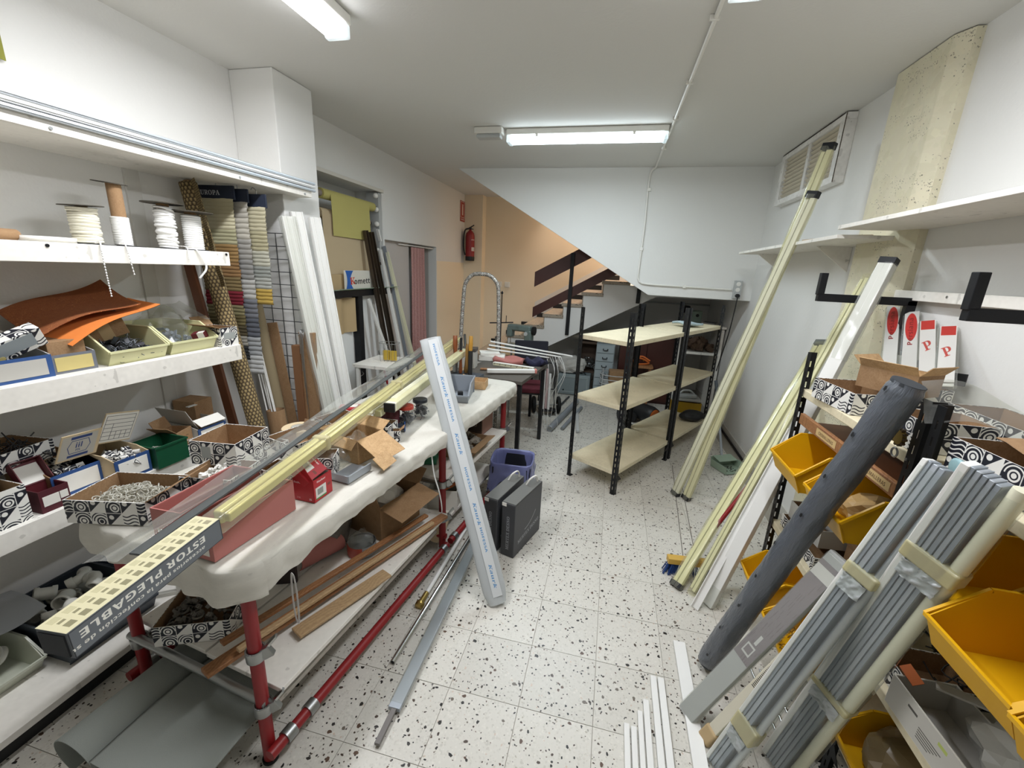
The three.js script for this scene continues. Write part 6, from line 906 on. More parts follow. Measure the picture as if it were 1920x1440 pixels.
// ------------------------------------------------------------------ floor in front of the table
T.hof = textTex(1024, 128, '#cfd2d2', [['HOFESSA', 130, 60, 'bold 44px sans-serif', '#4f86b8', 0], ['◇', 262, 60, '40px sans-serif', '#8fa9c2', 0], ['Kaurk', 400, 64, 'italic bold 56px serif', '#4f86b8', 0], ['HOFESSA', 600, 60, 'bold 44px sans-serif', '#4f86b8', 0], ['◇', 730, 60, '40px sans-serif', '#8fa9c2', 0], ['Kaurk', 870, 64, 'italic bold 56px serif', '#4f86b8', 0]]);
{
  const p = groupAB('wrapped_profile', 'milky wrapped profile lettered HOFESSA leaning on the table edge', 'profile', [-0.425, 0.012, -1.79], [-1.0, 1.315, -2.24], [0.45, 0.25, 0.9]);
  mesh('profile', bx(0.024, p.L - 0.06, 0.1, -0.006, p.L / 2, 0), mk(0xb9bdbd, 0.5), p.g);
  mesh('wrapper', surf((u, v) => { const a = u * 6.283, n = 1 + 0.05 * vnoise(u * 6, v * 14, 2), e = v < 0.04 ? 0.75 + v * 6 : v > 0.97 ? 1 : 1; return [Math.cos(a) * 0.021 * n, v * p.L, Math.sin(a) * 0.062 * n * e]; }, 24, 60), M.milky, p.g);
  for (let i = 0; i < 2; i++) mesh('print', tf(new THREE.PlaneGeometry(0.72, 0.05).rotateZ(-Math.PI / 2), [0.0236, 0.40 + i * 0.72, -0.008], [0, Math.PI / 2, 0]), texMat(T.hof, 0.45), p.g);
  const rods = [['chrome_pole', 'shiny chrome pole lying on the floor beside the table', [-0.785, 0.014, -1.33], [-0.73, 0.05, -2.35], 0.0125, M.chrome], ['white_pole', 'white pole with a brass end lying on the floor beside the table', [-0.812, 0.02, -1.66], [-0.79, 0.05, -2.45], 0.012, M.whitePaint]];
  for (const [n, l, a, b, r, m] of rods) { const g = groupAB(n, l, 'pole', a, b); mesh('pole', lathe([[r * 0.75, 0], [r, 0], [r, g.L], [r * 0.75, g.L], [r * 0.75, 0]], 18), m, g.g); if (n === 'white_pole') mesh('brass_end', lathe([[0, -0.01], [0.022, -0.01], [0.024, 0.01], [0.016, 0.02], [0.014, 0.08], [0.0125, 0.085]], 20), M.brass, g.g); else mesh('bore', cyl(r * 0.76, 0.004, 0, 0.006, 0, 14), M.black, g.g); }
  const f = groupAB('grey_profile', 'flat grey wrapped profile lying nearest the camera beside the table', 'profile', [-0.675, 0.02, -1.14], [-0.69, 0.05, -2.4], [0, 1, 0]); mesh('profile', bx(0.02, f.L, 0.05, 0, f.L / 2, 0), M.greyAlu, f.g); mesh('inner_bar', bx(0.014, 0.16, 0.022, 0, -0.05, 0.0), mk(0x6f6a66, 0.5), f.g); mesh('film', bx(0.026, f.L - 0.02, 0.062, 0, f.L / 2 + 0.01, 0, null, 0.008), M.film, f.g);
  // charcoal cases
  const spine = textTex(128, 512, '#3f4043', [['❧', 64, 50, '50px serif', '#b9bbbd', 0], ['MERTEX DESNO', 64, 280, 'bold 42px serif', '#9a9da1', -Math.PI / 2]]), face = textTex(512, 512, '#45464a', [['MERTEX DESNO', 270, 380, 'bold 50px serif', '#9fa2a6', -0.1]], (x) => { x.strokeStyle = '#aeb1b4'; x.lineWidth = 7; x.beginPath(); x.moveTo(190, 330); x.quadraticCurveTo(300, 330, 400, 230); x.stroke(); });
  const cases = [[[-0.425, 0, -2.365], -0.286, 'right charcoal sample case lettered on spine and side'], [[-0.55, 0, -2.39], -0.25, 'left charcoal sample case half hidden by its neighbour']];
  for (const [pos, yaw, l] of cases) {
    const c = thing('sample_case', l, 'case', pos, yaw, 'charcoal sample cases'); mesh('body', bx(0.092, 0.365, 0.37, 0, 0.1825, 0, null, 0.004), M.charcoal, c);
    mesh('top_flap', bx(0.09, 0.004, 0.36, 0, 0.367, 0, [0, 0, 0.02]), mk(0x6a6a66, 0.7), c); mesh('spine_print', tf(new THREE.PlaneGeometry(0.085, 0.345), [0, 0.18, 0.1858]), texMat(spine, 0.5), c); mesh('side_print', tf(new THREE.PlaneGeometry(0.36, 0.355), [0.0466, 0.182, 0], [0, Math.PI / 2, 0]), texMat(face, 0.5), c);
    mesh('carry_handle', tube([[-0.02, 0.367, -0.08], [0, 0.41, -0.09], [0.02, 0.425, -0.12], [0.02, 0.4, -0.15], [0.02, 0.367, -0.16]], 0.006, 20, 8), M.whitePlastic, c); mesh('torn_label', flat(0.03, 0.022, 0.002, -0.03, 0.355, 0.187), M.paper, c);
  }
  const w = thing('waste_bin', 'waste bin lined with a violet plastic bag', 'waste bin', [-0.61, 0, -2.86], 0.05);
  mesh('bucket', [flat(0.26, 0.32, 0.004, 0, 0.16, 0.12, [0.08, 0, 0]), flat(0.26, 0.32, 0.004, 0, 0.16, -0.12, [-0.08, 0, 0]), flat(0.004, 0.32, 0.24, 0.14, 0.16, 0, [0, 0, -0.08]), flat(0.004, 0.32, 0.24, -0.14, 0.16, 0, [0, 0, 0.08]), flat(0.24, 0.004, 0.22, 0, 0.004, 0)], mk(0x22242a, 0.5), w);
  const bag = M.purpleBag.clone(); bag.side = THREE.DoubleSide;
  mesh('bag_liner', surf((u, v) => { const a = u * 6.283, sq = (c) => Math.sign(c) * Math.pow(Math.abs(c), 0.45); let r, y; if (v < 0.45) { const k = v / 0.45; y = 0.05 + 0.31 * k; r = 0.86 + 0.14 * k; } else { const k = (v - 0.45) / 0.55; y = 0.36 - 0.21 * k * (1 + 0.2 * Math.sin(u * 19) + 0.15 * Math.sin(u * 44)); r = 1.06 + 0.07 * k + 0.1 * vnoise(u * 22, k * 3, 1) * k; } const wr = 1 + 0.012 * vnoise(u * 40, v * 8, 6); return [sq(Math.cos(a)) * 0.15 * r * wr, y, sq(Math.sin(a)) * 0.135 * r * wr]; }, 90, 26), bag, w);
}
// ------------------------------------------------------------------ slotted angle racks
const angleGeo = new Map();
function anglePost(H) { // L section with slots, legs along +x and -z from the corner at the origin
  if (angleGeo.has(H)) return angleGeo.get(H);
  const W = 0.036, t = 0.0022, holes = []; for (let y = 0.04; y < H - 0.04; y += 0.05) holes.push([[0.014, y], [0.021, y], [0.021, y + 0.028], [0.014, y + 0.028]]);
  const a = extr([[0, 0], [W, 0], [W, H], [0, H]], t, holes), b = extr([[0, 0], [W, 0], [W, H], [0, H]], t, holes); b.rotateY(Math.PI / 2);
  const g = merge([a, b]); angleGeo.set(H, g); return g;
}
function rack(name, label, p, yaw, L, D, H, levels, o = {}) { // local: near-left corner at origin, length +x, depth -z
  const t = thing(name, label, 'rack', p, yaw, o.group), pm = mk(0x1a1b1d, 0.5, { metalness: 0.3, side: THREE.DoubleSide });
  for (const [x, z, r] of [[0, 0, 0], [L, 0, Math.PI / 2], [L, -D, Math.PI], [0, -D, -Math.PI / 2]]) { const m = mesh('post', anglePost(H), pm, t, [x, 0, z], r); mesh('foot', flat(0.04, 0.006, 0.04, x + (x ? -0.016 : 0.016), 0.003, z + (z ? 0.016 : -0.016)), M.rubber, t); }
  for (const y of levels) {
    const s = mesh('shelf', [bx(L - 0.012, 0.036, D - 0.012, L / 2, y - 0.018, -D / 2, null, 0.004)], M.board, t);
    for (const [x, z] of [[0.004, -0.03], [L - 0.004, -0.03], [0.03, -0.002], [L - 0.03, -0.002]]) mesh('bolt', cyl(0.005, 0.004, x, y - 0.018, z + 0.002, 8, z > -0.01 ? [Math.PI / 2, 0, 0] : [0, 0, Math.PI / 2]), M.steel, s);
  }
  for (const [x, s] of [[0.036, 1], [L - 0.036, -1]]) mesh('gusset', extr([[0, 0], [s * 0.05, 0], [0, 0.05]], 0.002).translate(x, levels[0] - 0.085, 0.003), pm, t);
  return t;
}
rack('metal_rack', 'nearer freestanding black rack with cream shelves in the aisle', [0.17, 0, -3.163], 1.037, 0.99, 0.465, 1.46, [0.2, 0.745, 1.245], { group: 'freestanding cream racks' });
rack('metal_rack', 'farther freestanding black rack with cream shelves by the stair landing', [0.69, 0, -4.042], 1.037, 0.92, 0.465, 1.46, [0.2, 0.745, 1.245], { group: 'freestanding cream racks' });
tag(mesh('folded_cloth', surf((u, v) => [(u - 0.5) * 0.24, 0.022 + 0.016 * Math.sin(u * 5 + 1) * Math.sin(v * 3.1), (v - 0.5) * 0.17], 14, 10, 0.02), mk(0xaebfc4, 0.9), null, [0.76, 1.246, -4.52], 0.6), 'folded pale blue cloth on the top shelf of the farther rack', 'cloth');
tag(mesh('black_pouch', blob(0.14, 0.06, 0.09, 0.15, 1.6, 3, 3), M.black, null, [0.98, 0.255, -4.72], 0.5), 'black bag on the bottom shelf of the farther rack', 'bag');
rack('storage_rack', 'loaded black rack with cream shelves on the right, farther half', [0.92, 0, -2.21], -Math.PI / 2, 0.815, 0.46, 1.41, [0.2, 0.53, 0.88, 1.235], { group: 'loaded racks on the right wall' });
rack('storage_rack', 'loaded black rack with cream shelves on the right, nearest the camera', [0.92, 0, -1.37], -Math.PI / 2, 0.92, 0.46, 1.41, [0.2, 0.53, 0.88, 1.235], { group: 'loaded racks on the right wall' });
{ // brown drawer board with paper labels under the top shelf
  const t = thing('drawer_unit', 'brown wooden drawer board with paper labels under the top right shelf', 'drawer', [0, 0, 0]); mesh('front', bx(0.018, 0.05, 0.72, 0.935, 1.1, -1.803), M.wood, t); mesh('base', bx(0.4, 0.012, 0.72, 1.146, 1.08, -1.803), M.woodDark, t);
  const lt = textTex(256, 48, '#c8ab77', [['CREMALLERAS', 128, 26, 'bold 28px sans-serif', '#5a4426', 0]]);
  for (const z of [-1.9, -1.55]) mesh('label', tf(new THREE.PlaneGeometry(0.17, 0.032), [0.9252, 1.1, z], [0, -Math.PI / 2, 0]), texMat(lt, 0.8), t);
}
const RXF = -Math.PI / 2; // things on the right rack face -x
const yb = (label, z, y, w = 0.29, x = 0.985, h = 0.17, d = 0.36, yaw = 0) => bin('yellow_bin', label, [x, y + 0.001, z], RXF + yaw, w, h, d, M.yellow, { group: 'yellow bins on the right rack' });
yb('yellow bin farthest from the camera on the second shelf of the right rack', -1.93, 0.88, 0.28, 0.98);
yb('yellow bin behind the dark wrapped tube on the second shelf', -1.59, 0.88, 0.28, 0.99);
yb('yellow bin between the two aluminium bundles on the second shelf', -1.215, 0.88, 0.25, 1.09);
yb('yellow bin right of the thicker aluminium bundle, farther of two', -0.94, 0.88, 0.24, 1.0);
yb('yellow bin at the right picture edge, nearest the camera', -0.67, 0.88, 0.27, 0.985);
yb('yellow bin on the bottom shelf at the far end of the right rack', -2.03, 0.2, 0.26, 0.99, 0.16);
yb('yellow bin on the bottom shelf behind the grey package', -1.70, 0.2, 0.24, 0.99, 0.14);
yb('yellow bin on the bottom shelf between the aluminium bundles', -1.2, 0.2, 0.26, 1.06, 0.15);
heap('brass_hooks', 'brass hooks in the yellow bin on the bottom shelf', 'hooks', [0.92, 0.21, -1.7], 0, 0.2, 0.18, 0.08, 60, [bits.hook, bits.ring, bits.wire], M.brass);
crumple('plastic_bag', 'clear bag of brown fittings in the bottom yellow bin between bundles', 'bag', [1.04, 0.29, -1.2], 0, [0.12, 0.09, 0.1], 0.25, 2, 61, mk(0x6a5a3c, 0.3), 3);
for (const [z, l] of [[-1.93, 'small dark wheel in the farthest yellow bin']]) tag(mesh('castor', cyl(0.02, 0.018, 0, 0, 0, 18, [0.6, 0, 0.4]), M.maroon, null, [0.9, 0.905, z + 0.02]), l, 'wheel');
tag(mesh('card_sheet', bx(0.16, 0.004, 0.14), M.paper, null, [0.98, 0.97, -0.66], [0.3, 0.3, 0.3]), 'white card sheet in the nearest yellow bin', 'card');
crumple('plastic_bag', 'clear bag in the yellow bin behind the dark wrapped tube', 'bag', [0.98, 0.94, -1.59], 0, [0.1, 0.06, 0.09], 0.25, 2.4, 71, mk(0x9c7f52, 0.4), 3);
printBox('torn printed carton in the yellow bin between the bundles', [1.0, 0.9, -1.38], RXF + 0.5, 0.1, 0.08, 0.1, {});
heap('black_fasteners', 'dark fasteners behind the farthest yellow bin', 'fasteners', [1.2, 0.89, -2.1], 0, 0.16, 0.2, 0.1, 80, [bits.hook, bits.ring, bits.wire], M.black);
// top shelf
const TT = 1.237;
printBox('printed carton at the far end of the top right shelf', [1.02, TT, -1.94], RXF + 0.12, 0.26, 0.085, 0.2, {});
printBox('printed carton behind the open brown carton on the top right shelf', [1.25, TT, -2.08], RXF, 0.28, 0.1, 0.18, {});
{ const t = thing('brown_carton', 'open brown carton resting on the printed cartons, top right shelf', 'carton', [1.12, TT + 0.09, -1.9], RXF + 0.55); carton(t, 0.2, 0.085, 0.15, M.card, M.kraft, [['+x', 0.05, 0.7], ['-x', 0.05, 0.8], ['+z', 0.04, 0.6]]); }
printBox('printed carton in front of the rack post on the top right shelf', [1.04, TT, -1.52], RXF, 0.15, 0.1, 0.2, {});
{ const w = thing('brass_wheel', 'small brass toothed wheel hanging at the top right shelf', 'wheel', [0.912, 1.255, -1.45], [0, RXF, 0]); mesh('disc', cyl(0.022, 0.012, 0, 0.022, 0.01, 20, [Math.PI / 2, 0, 0]), M.brass, w); mesh('teeth', (() => { const L = []; for (let i = 0; i < 10; i++) { const a = i * 0.6283; L.push(flat(0.007, 0.007, 0.01, Math.cos(a) * 0.025, 0.022 + Math.sin(a) * 0.025, 0.01, [0, 0, a])); } return L; })(), mk(0x5d4b30, 0.5), w); mesh('ring', tf(new THREE.TorusGeometry(0.014, 0.003, 8, 18), [0, -0.028, 0.012]), M.steel, w); }
printBox('long printed carton at the back of the top right shelf', [1.27, TT, -1.55], RXF, 0.36, 0.1, 0.16, {});
printBox('printed carton at the back of the near top shelf, under the clear bag', [1.26, TT, -1.12], RXF, 0.36, 0.11, 0.18, {});
printBox('large printed carton with torn lid beside the aluminium bundles', [1.07, TT, -1.19], RXF + 0.06, 0.3, 0.095, 0.22, { flaps: [['-z', 0.09, 0.5]] });
printBox('large printed carton at the right picture edge on the top shelf', [1.12, TT, -0.85], RXF + 0.1, 0.3, 0.095, 0.28, { flaps: [['-z', 0.1, 0.4], ['-x', 0.08, 1.2]] });
{ // brown lids over the near cartons
  for (let i = 0; i < 2; i++) tag(mesh('cardboard_sheet', surf((u, v) => [1.02 + u * 0.28, TT + 0.1 + i * 0.006 + 0.02 * u + 0.006 * Math.sin(v * 11 + i), (i ? -1.3 : -1.0) + v * 0.27], 6, 10, 0.004), M.card), i ? 'torn brown cardboard lid on the farther large printed carton' : 'torn brown cardboard lid on the nearer large printed carton', 'lid', 'torn cardboard lids');
  const kn = thing('plastic_stopper', 'pale blue plastic knob in front of the large printed carton', 'knob', [0.93, TT + 0.035, -1.25], [0, RXF, 0]); mesh('head', lathe([[0, 0], [0.024, 0.002], [0.026, 0.01], [0.018, 0.014], [0, 0.014]], 18, 0, 0, 0, [Math.PI / 2, 0, 0]), mk(0x93b4b8, 0.4), kn); mesh('stem', cyl(0.006, 0.05, 0, 0, -0.02, 10, [Math.PI / 2, 0, 0]), mk(0x93b4b8, 0.4), kn);
  const hk = thing('plastic_hook', 'pale pink plastic hook in front of the large printed carton', 'hook', [0.94, TT + 0.02, -1.17], [0, RXF, 0]); mesh('hook', tube([[-0.02, 0, 0], [0, 0.012, 0], [0.02, 0.008, 0], [0.026, -0.01, 0]], 0.006, 16, 8), mk(0xd2a9a0, 0.4), hk);
}
tag(mesh('plastic_sleeve', surf((u, v) => { const c = new THREE.CatmullRomCurve3([V3(0.9, 1.46, -1.4), V3(1.02, 1.46, -1.38), V3(1.14, 1.4, -1.3), V3(1.24, 1.36, -1.2)]).getPoint(u); return [c.x, c.y - v * 0.1 + 0.01 * Math.sin(u * 9 + v * 5), c.z + (v - 0.5) * 0.06]; }, 20, 8, 0.0008), M.film), 'clear plastic sleeve end flopping from the dark wrapped tube', 'sleeve');
crumple('plastic_bag', 'crumpled clear bag lying on the printed cartons at the right edge', 'bag', [1.26, TT + 0.15, -1.0], 0, [0.1, 0.05, 0.14], 0.35, 2.2, 81, M.film);
// packs with red marks leaning against the right wall
{
  const red = textTex(64, 256, '#d2d0ca', [['P', 32, 120, 'bold 60px serif', '#b5483f', -0.4]], (x) => { x.fillStyle = '#b5362f'; x.fillRect(4, 0, 56, 44); }), cap = textTex(64, 256, '#c9c8c2', [['Persiana', 30, 90, 'bold 30px sans-serif', '#7c1f1c', -1.57]], (x) => { x.fillStyle = '#b7322d'; x.beginPath(); x.ellipse(32, 70, 26, 62, 0, 0, 7); x.fill(); });
  const packs = [['left blister pack with a red cap leaning on the right wall', [1.28, TT + 0.11, -2.25], [1.4, 1.62, -2.56], cap], ['second blister pack with a red oval leaning on the right wall', [1.3, TT + 0.11, -2.15], [1.405, 1.6, -2.42], cap], ['third narrow pack with crumpled film leaning on the right wall', [1.31, TT + 0.11, -2.05], [1.405, 1.57, -2.3], red], ['right white pack with a red letter leaning on the right wall', [1.31, TT + 0.11, -1.95], [1.405, 1.56, -2.17], red]];
  for (const [l, a, b, tx] of packs) { const g = groupAB('blister_pack', l, 'pack', a, b, [-0.55, 0.1, 0.83], 'red marked packs'); mesh('profile', bx(0.02, g.L * 0.9, 0.05, 0, g.L * 0.45, 0), M.whitePaint, g.g); mesh('print', tf(new THREE.PlaneGeometry(0.05, g.L * 0.95), [0.0175, g.L * 0.52, 0], [0, Math.PI / 2, 0]), texMat(tx, 0.4), g.g); mesh('film', bx(0.028, g.L, 0.066, 0, g.L / 2, 0, null, 0.008), M.film, g.g); }
  tag(mesh('black_tag', bx(0.075, 0.05, 0.005, 0, 0.025, 0), M.black, null, [1.385, TT + 0.11, -2.02], [-0.1, RXF + 0.3, 0.1]), 'black card tag standing by the right white pack', 'tag');
}
// third shelf and bottom
printBox('flat printed carton on the third shelf at the far rack end', [1.07, 0.532, -1.98], RXF, 0.36, 0.06, 0.24, {});
{
  const wc = thing('grey_carton', 'open pale carton with a roll on the third shelf of the right rack', 'carton', [1.08, 0.594, -2.02], RXF + 0.1); carton(wc, 0.26, 0.085, 0.2, M.greyPaper, M.card, []); tag(mesh('grey_roll', cyl(0.035, 0.16, 0, 0, 0, 18, [Math.PI / 2, 0.3, 0]), M.lightGrey, null, [1.1, 0.635, -2.05]), 'small grey roll in the open pale carton', 'roll');
  const lt = textTex(128, 128, '#d6d4cc', [['STO', 64, 30, 'bold 30px sans-serif', '#3c3c3c', 0]], (x) => { x.fillStyle = '#8a8a84'; for (let i = 0; i < 5; i++) x.fillRect(14, 60 + i * 12, 90, 4); });
  for (let i = 0; i < 2; i++) { const b = thing('white_box', i ? 'rear small white lettered box on the third shelf' : 'front small white lettered box on the third shelf', 'box', [1.0 + i * 0.06, 0.532, -1.66 + i * 0.12], RXF + 0.2, 'small white boxes'); mesh('body', bx(0.1, 0.1, 0.13, 0, 0.05, 0), M.paper, b); mesh('print', tf(new THREE.PlaneGeometry(0.096, 0.096), [0, 0.05, 0.0658]), texMat(lt, 0.6), b); mesh('top_print', tf(new THREE.PlaneGeometry(0.096, 0.12), [0, 0.1008, 0], [-Math.PI / 2, 0, 0]), texMat(lt, 0.6), b); }
  const bc = thing('brown_carton', 'brown carton flap box behind the small white boxes', 'carton', [1.17, 0.532, -1.8], RXF); carton(bc, 0.16, 0.1, 0.14, M.card, M.card, [['+z', 0.07, 0.4]]);
  const wb = thing('white_carton', 'long white carton with a green mark on the third shelf near the camera', 'carton', [1.0, 0.532, -1.06], RXF + 0.05); const wt = textTex(512, 128, '#c6c3bb', [], (x) => { x.fillStyle = '#55524c'; x.fillRect(120, 30, 60, 10); for (let i = 0; i < 5; i++) x.fillRect(200, 60 + i * 10, 130 - i * 14, 4); x.fillStyle = '#b6c36a'; x.fillRect(300, 22, 50, 14); }); carton(wb, 0.3, 0.1, 0.16, M.paper, M.greyPaper, []); mesh('print', tf(new THREE.PlaneGeometry(0.296, 0.096), [0, 0.05, 0.0808]), texMat(wt, 0.7), wb);
  const bl = thing('blue_box', 'dark blue box beside the long white carton near the camera', 'box', [1.0, 0.532, -0.82], RXF + 0.05); carton(bl, 0.15, 0.09, 0.16, mk(0x1d4766, 0.5), mk(0x1d4766, 0.5), []);
  crumple('plastic_bag', 'crumpled white plastic bag behind the long white carton', 'bag', [1.14, 0.6, -1.0], 0, [0.12, 0.08, 0.14], 0.3, 2.3, 91, mk(0xa9a79e, 0.5));
  crumple('red_bag', 'dark red packet behind the dark blue box', 'bag', [1.2, 0.59, -0.82], 0, [0.1, 0.06, 0.1], 0.2, 2, 93, M.maroon, 3);
  printBox('printed carton on the third shelf between the aluminium bundles', [1.05, 0.532, -1.28], RXF, 0.14, 0.08, 0.2, {});
  heap('wire_tangle', 'tangle of wires and black parts at the back of the third shelf', 'wires', [1.22, 0.54, -1.3], 0, 0.2, 0.3, 0.12, 90, [() => tube([[-0.06, 0, 0], [-0.02, 0.03, 0.03], [0.03, 0.01, -0.03], [0.07, 0.03, 0.01]], 0.0022, 14, 4), bits.cube], mk(0x2f2f2d, 0.5));
  tag(mesh('white_lath', barAB([0.98, 0.665, -1.16], [1.26, 0.7, -1.0], 0.006, 0.03), M.greyPaper), 'short white slat lying across the third shelf clutter', 'slat');
  tag(mesh('orange_tag', bx(0.03, 0.004, 0.05), M.orange, null, [0.95, 0.645, -1.2], [0.4, 0.3, 0.5]), 'small orange tag beside the long white carton', 'tag');
  tag(mesh('orange_box', bx(0.18, 0.28, 0.14, 0, 0.14, 0), mk(0xa4481f, 0.6), null, [1.27, 0.202, -2.06], RXF), 'orange box under the third shelf at the far rack end', 'box');
  const cw = thing('cloth_roll', 'grey cloth rolls lying on the floor under the near rack', 'cloth roll', [1.08, 0.05, -1.05], [Math.PI / 2, 0.06, 0]); mesh('roll', cyl(0.048, 1.0, 0, 0, 0, 18), M.greyPaper, cw); 
  tag(mesh('cloth_roll', cyl(0.04, 0.95, 0, 0, 0, 18), mk(0x8f8c84, 0.9), null, [1.19, 0.042, -1.05], [Math.PI / 2, 0.02, 0]), 'second grey cloth roll on the floor nearer the wall', 'cloth roll');
  for (let i = 0; i < 3; i++) tag(mesh('steel_rod', rodAB([0.83 + i * 0.035, 0.006, -0.95], [0.79 + i * 0.04, 0.006, -1.75], 0.005, 8), M.chrome), ['left thin steel rod on the floor under the bundles', 'middle thin steel rod on the floor under the bundles', 'right thin steel rod on the floor under the bundles'][i], 'rod', 'thin steel rods on the floor');
}
// ------------------------------------------------------------------ things leaning on the right
function filmPack(label, a, b, w, d, up, o = {}) {
  const g = groupAB('profile_pack', label, 'package', a, b, up, o.group);
  mesh('profile', [bx(d * 0.5, g.L - 0.04, w * 0.42, 0, g.L / 2, -w * 0.2), bx(d * 0.5, g.L - 0.06, w * 0.3, 0.002, g.L / 2, w * 0.22)], o.mat || M.ivory, g.g);
  mesh('film', surf((u, v) => { const a2 = u * 6.283, n = 1 + 0.14 * vnoise(u * 5, v * 22, o.sd || 1); const q = (c) => Math.sign(c) * Math.pow(Math.abs(c), 0.6); return [q(Math.cos(a2)) * d * 0.5 * n, v * g.L, q(Math.sin(a2)) * w * 0.5 * n]; }, 20, 70), M.filmYellow, g.g);
  if (o.cap) mesh('end_cap', bx(d * 0.9, 0.04, w * 0.95, 0, o.cap > 0 ? g.L : 0.02, 0), o.capMat || M.blackMetal, g.g);
  if (o.cap2) mesh('end_cap', bx(d * 0.9, 0.03, w * 0.95, 0, 0.016, 0), M.black, g.g);
  return g;
}
filmPack('left of two tall yellowish film packages leaning on the right wall', [0.66, 0.004, -3.32], [1.15, 2.2533, -3.19], 0.075, 0.045, [-1, 0.2, 0.8], { cap: 1, cap2: true, sd: 2, group: 'tall film packages', mat: M.whitePaint });
filmPack('tallest yellowish film package reaching up to the wall vent', [0.735, 0.004, -3.27], [1.2, 2.535, -3.24], 0.075, 0.045, [-1, 0.2, 0.8], { cap: 1, cap2: true, sd: 5, group: 'tall film packages' });
filmPack('yellowish film package leaning left of the white capped profile', [0.52, 0.004, -2.2], [1.375, 1.34, -3.16], 0.075, 0.04, [-1, 0.2, 0.8], { cap: 1, cap2: true, sd: 7, mat: mk(0xdedcb9, 0.4), capMat: mk(0x5d625c, 0.5) });
filmPack('thin yellowish film package just left of the white capped profile', [0.6, 0.004, -2.17], [1.325, 1.777, -2.72], 0.045, 0.035, [-1, 0.2, 0.8], { sd: 9, mat: mk(0xe0dfc2, 0.4) });
{
  const g = groupAB('white_profile', 'long white box profile with a dark cap leaning on the stained pillar', 'profile', [0.68, 0.004, -2.11], [1.23, 1.824, -2.385], [-1, 0.2, 0.8]); mesh('profile', bx(0.04, g.L, 0.062, 0, g.L / 2, 0), M.whitePaint, g.g); mesh('end_cap', bx(0.044, 0.03, 0.068, 0, g.L + 0.012, 0), M.blackMetal, g.g);
  mesh('film', surf((u, v) => { const a = u * 6.283, n = 1 + 0.16 * vnoise(u * 5, v * 8, 3), q = (c) => Math.sign(c) * Math.pow(Math.abs(c), 0.5); return [q(Math.cos(a)) * 0.025 * n, g.L * (0.75 + 0.25 * v), q(Math.sin(a)) * 0.038 * n]; }, 20, 16), M.film, g.g); mesh('foot_film', surf((u, v) => { const a = u * 6.283, n = 1.1 + 0.2 * vnoise(u * 5, v * 4, 8); return [Math.cos(a) * 0.03 * n, v * 0.12, Math.sin(a) * 0.042 * n]; }, 16, 6), M.film, g.g);
  const tb = groupAB('grey_angle', 'thin grey angle strip leaning between the film packages', 'strip', [0.605, 0.003, -2.06], [1.02, 0.95, -2.42], [-1, 0.2, 0.8]); mesh('strip', [bx(0.004, tb.L, 0.035, 0, tb.L / 2, 0), bx(0.02, tb.L, 0.004, 0.01, tb.L / 2, 0.017)], M.whitePaint, tb.g);
  const br = groupAB('broom', 'broom with blue bristles and a dark red handle behind the film packages', 'broom', [0.6, 0.09, -2.34], [1.15, 1.0, -2.62]); mesh('handle', cyl(0.012, br.L, 0, br.L / 2, 0, 12), M.red, br.g); 
  const hd = mesh('head', bx(0.24, 0.035, 0.05, 0, 0, 0), mk(0xc9a24a, 0.5), null, [0.6, 0.09, -2.34], [0, 0.1, 0]); scene.remove(hd); br.g.attach(hd); hd.name = 'head';
  const B = []; for (let i = 0; i < 110; i++) { const x = rr(-0.115, 0.115), z = rr(-0.02, 0.02); B.push(rodAB([x, 0.075, z], [x * 1.25, 0.002, z * 1.8], 0.0022, 4)); } const bs = mesh('bristles', B, M.blueBristle, null, [0.6, 0, -2.34], [0, 0.1, 0]); scene.remove(bs); br.g.attach(bs); bs.name = 'bristles'; bs.userData.kind = 'stuff';
  // dark bubble-wrapped tube
  const t = groupAB('wrapped_tube', 'thick tube in dark grey film leaning on the right rack', 'tube', [0.592, 0.035, -1.70], [0.862, 1.455, -1.415]);
  mesh('wrap', surf((u, v) => { const a = u * 6.283, n = 1 + 0.06 * vnoise(Math.cos(a) * 2 + 5, v * 16, Math.sin(a) * 2) + 0.03 * vnoise(Math.cos(a) * 6, v * 60, Math.sin(a) * 6), r = 0.047 * (v < 0.02 ? 0.86 + v * 7 : v > 0.985 ? 0.9 : 1); return [Math.cos(a) * r * n, v * t.L, Math.sin(a) * r * n]; }, 40, 130), M.bubble, t.g); mesh('end', cyl(0.042, 0.01, 0, 0.004, 0, 20), mk(0x33373c, 0.6), t.g); mesh('end', cyl(0.042, 0.01, 0, t.L - 0.004, 0, 20), mk(0x33373c, 0.6), t.g);
  for (let i = 0; i < 9; i++) { const a = 2.2 + 1.2 * hash3(i, 2, 3), y = t.L * (0.06 + 0.115 * i); mesh('tear', tf(new THREE.CircleGeometry(0.008, 5), [Math.cos(a) * 0.0535, y, Math.sin(a) * 0.0535], [0, Math.PI / 2 - a, 0], [0.7, 1.2, 1]), M.black, t.g); }
}
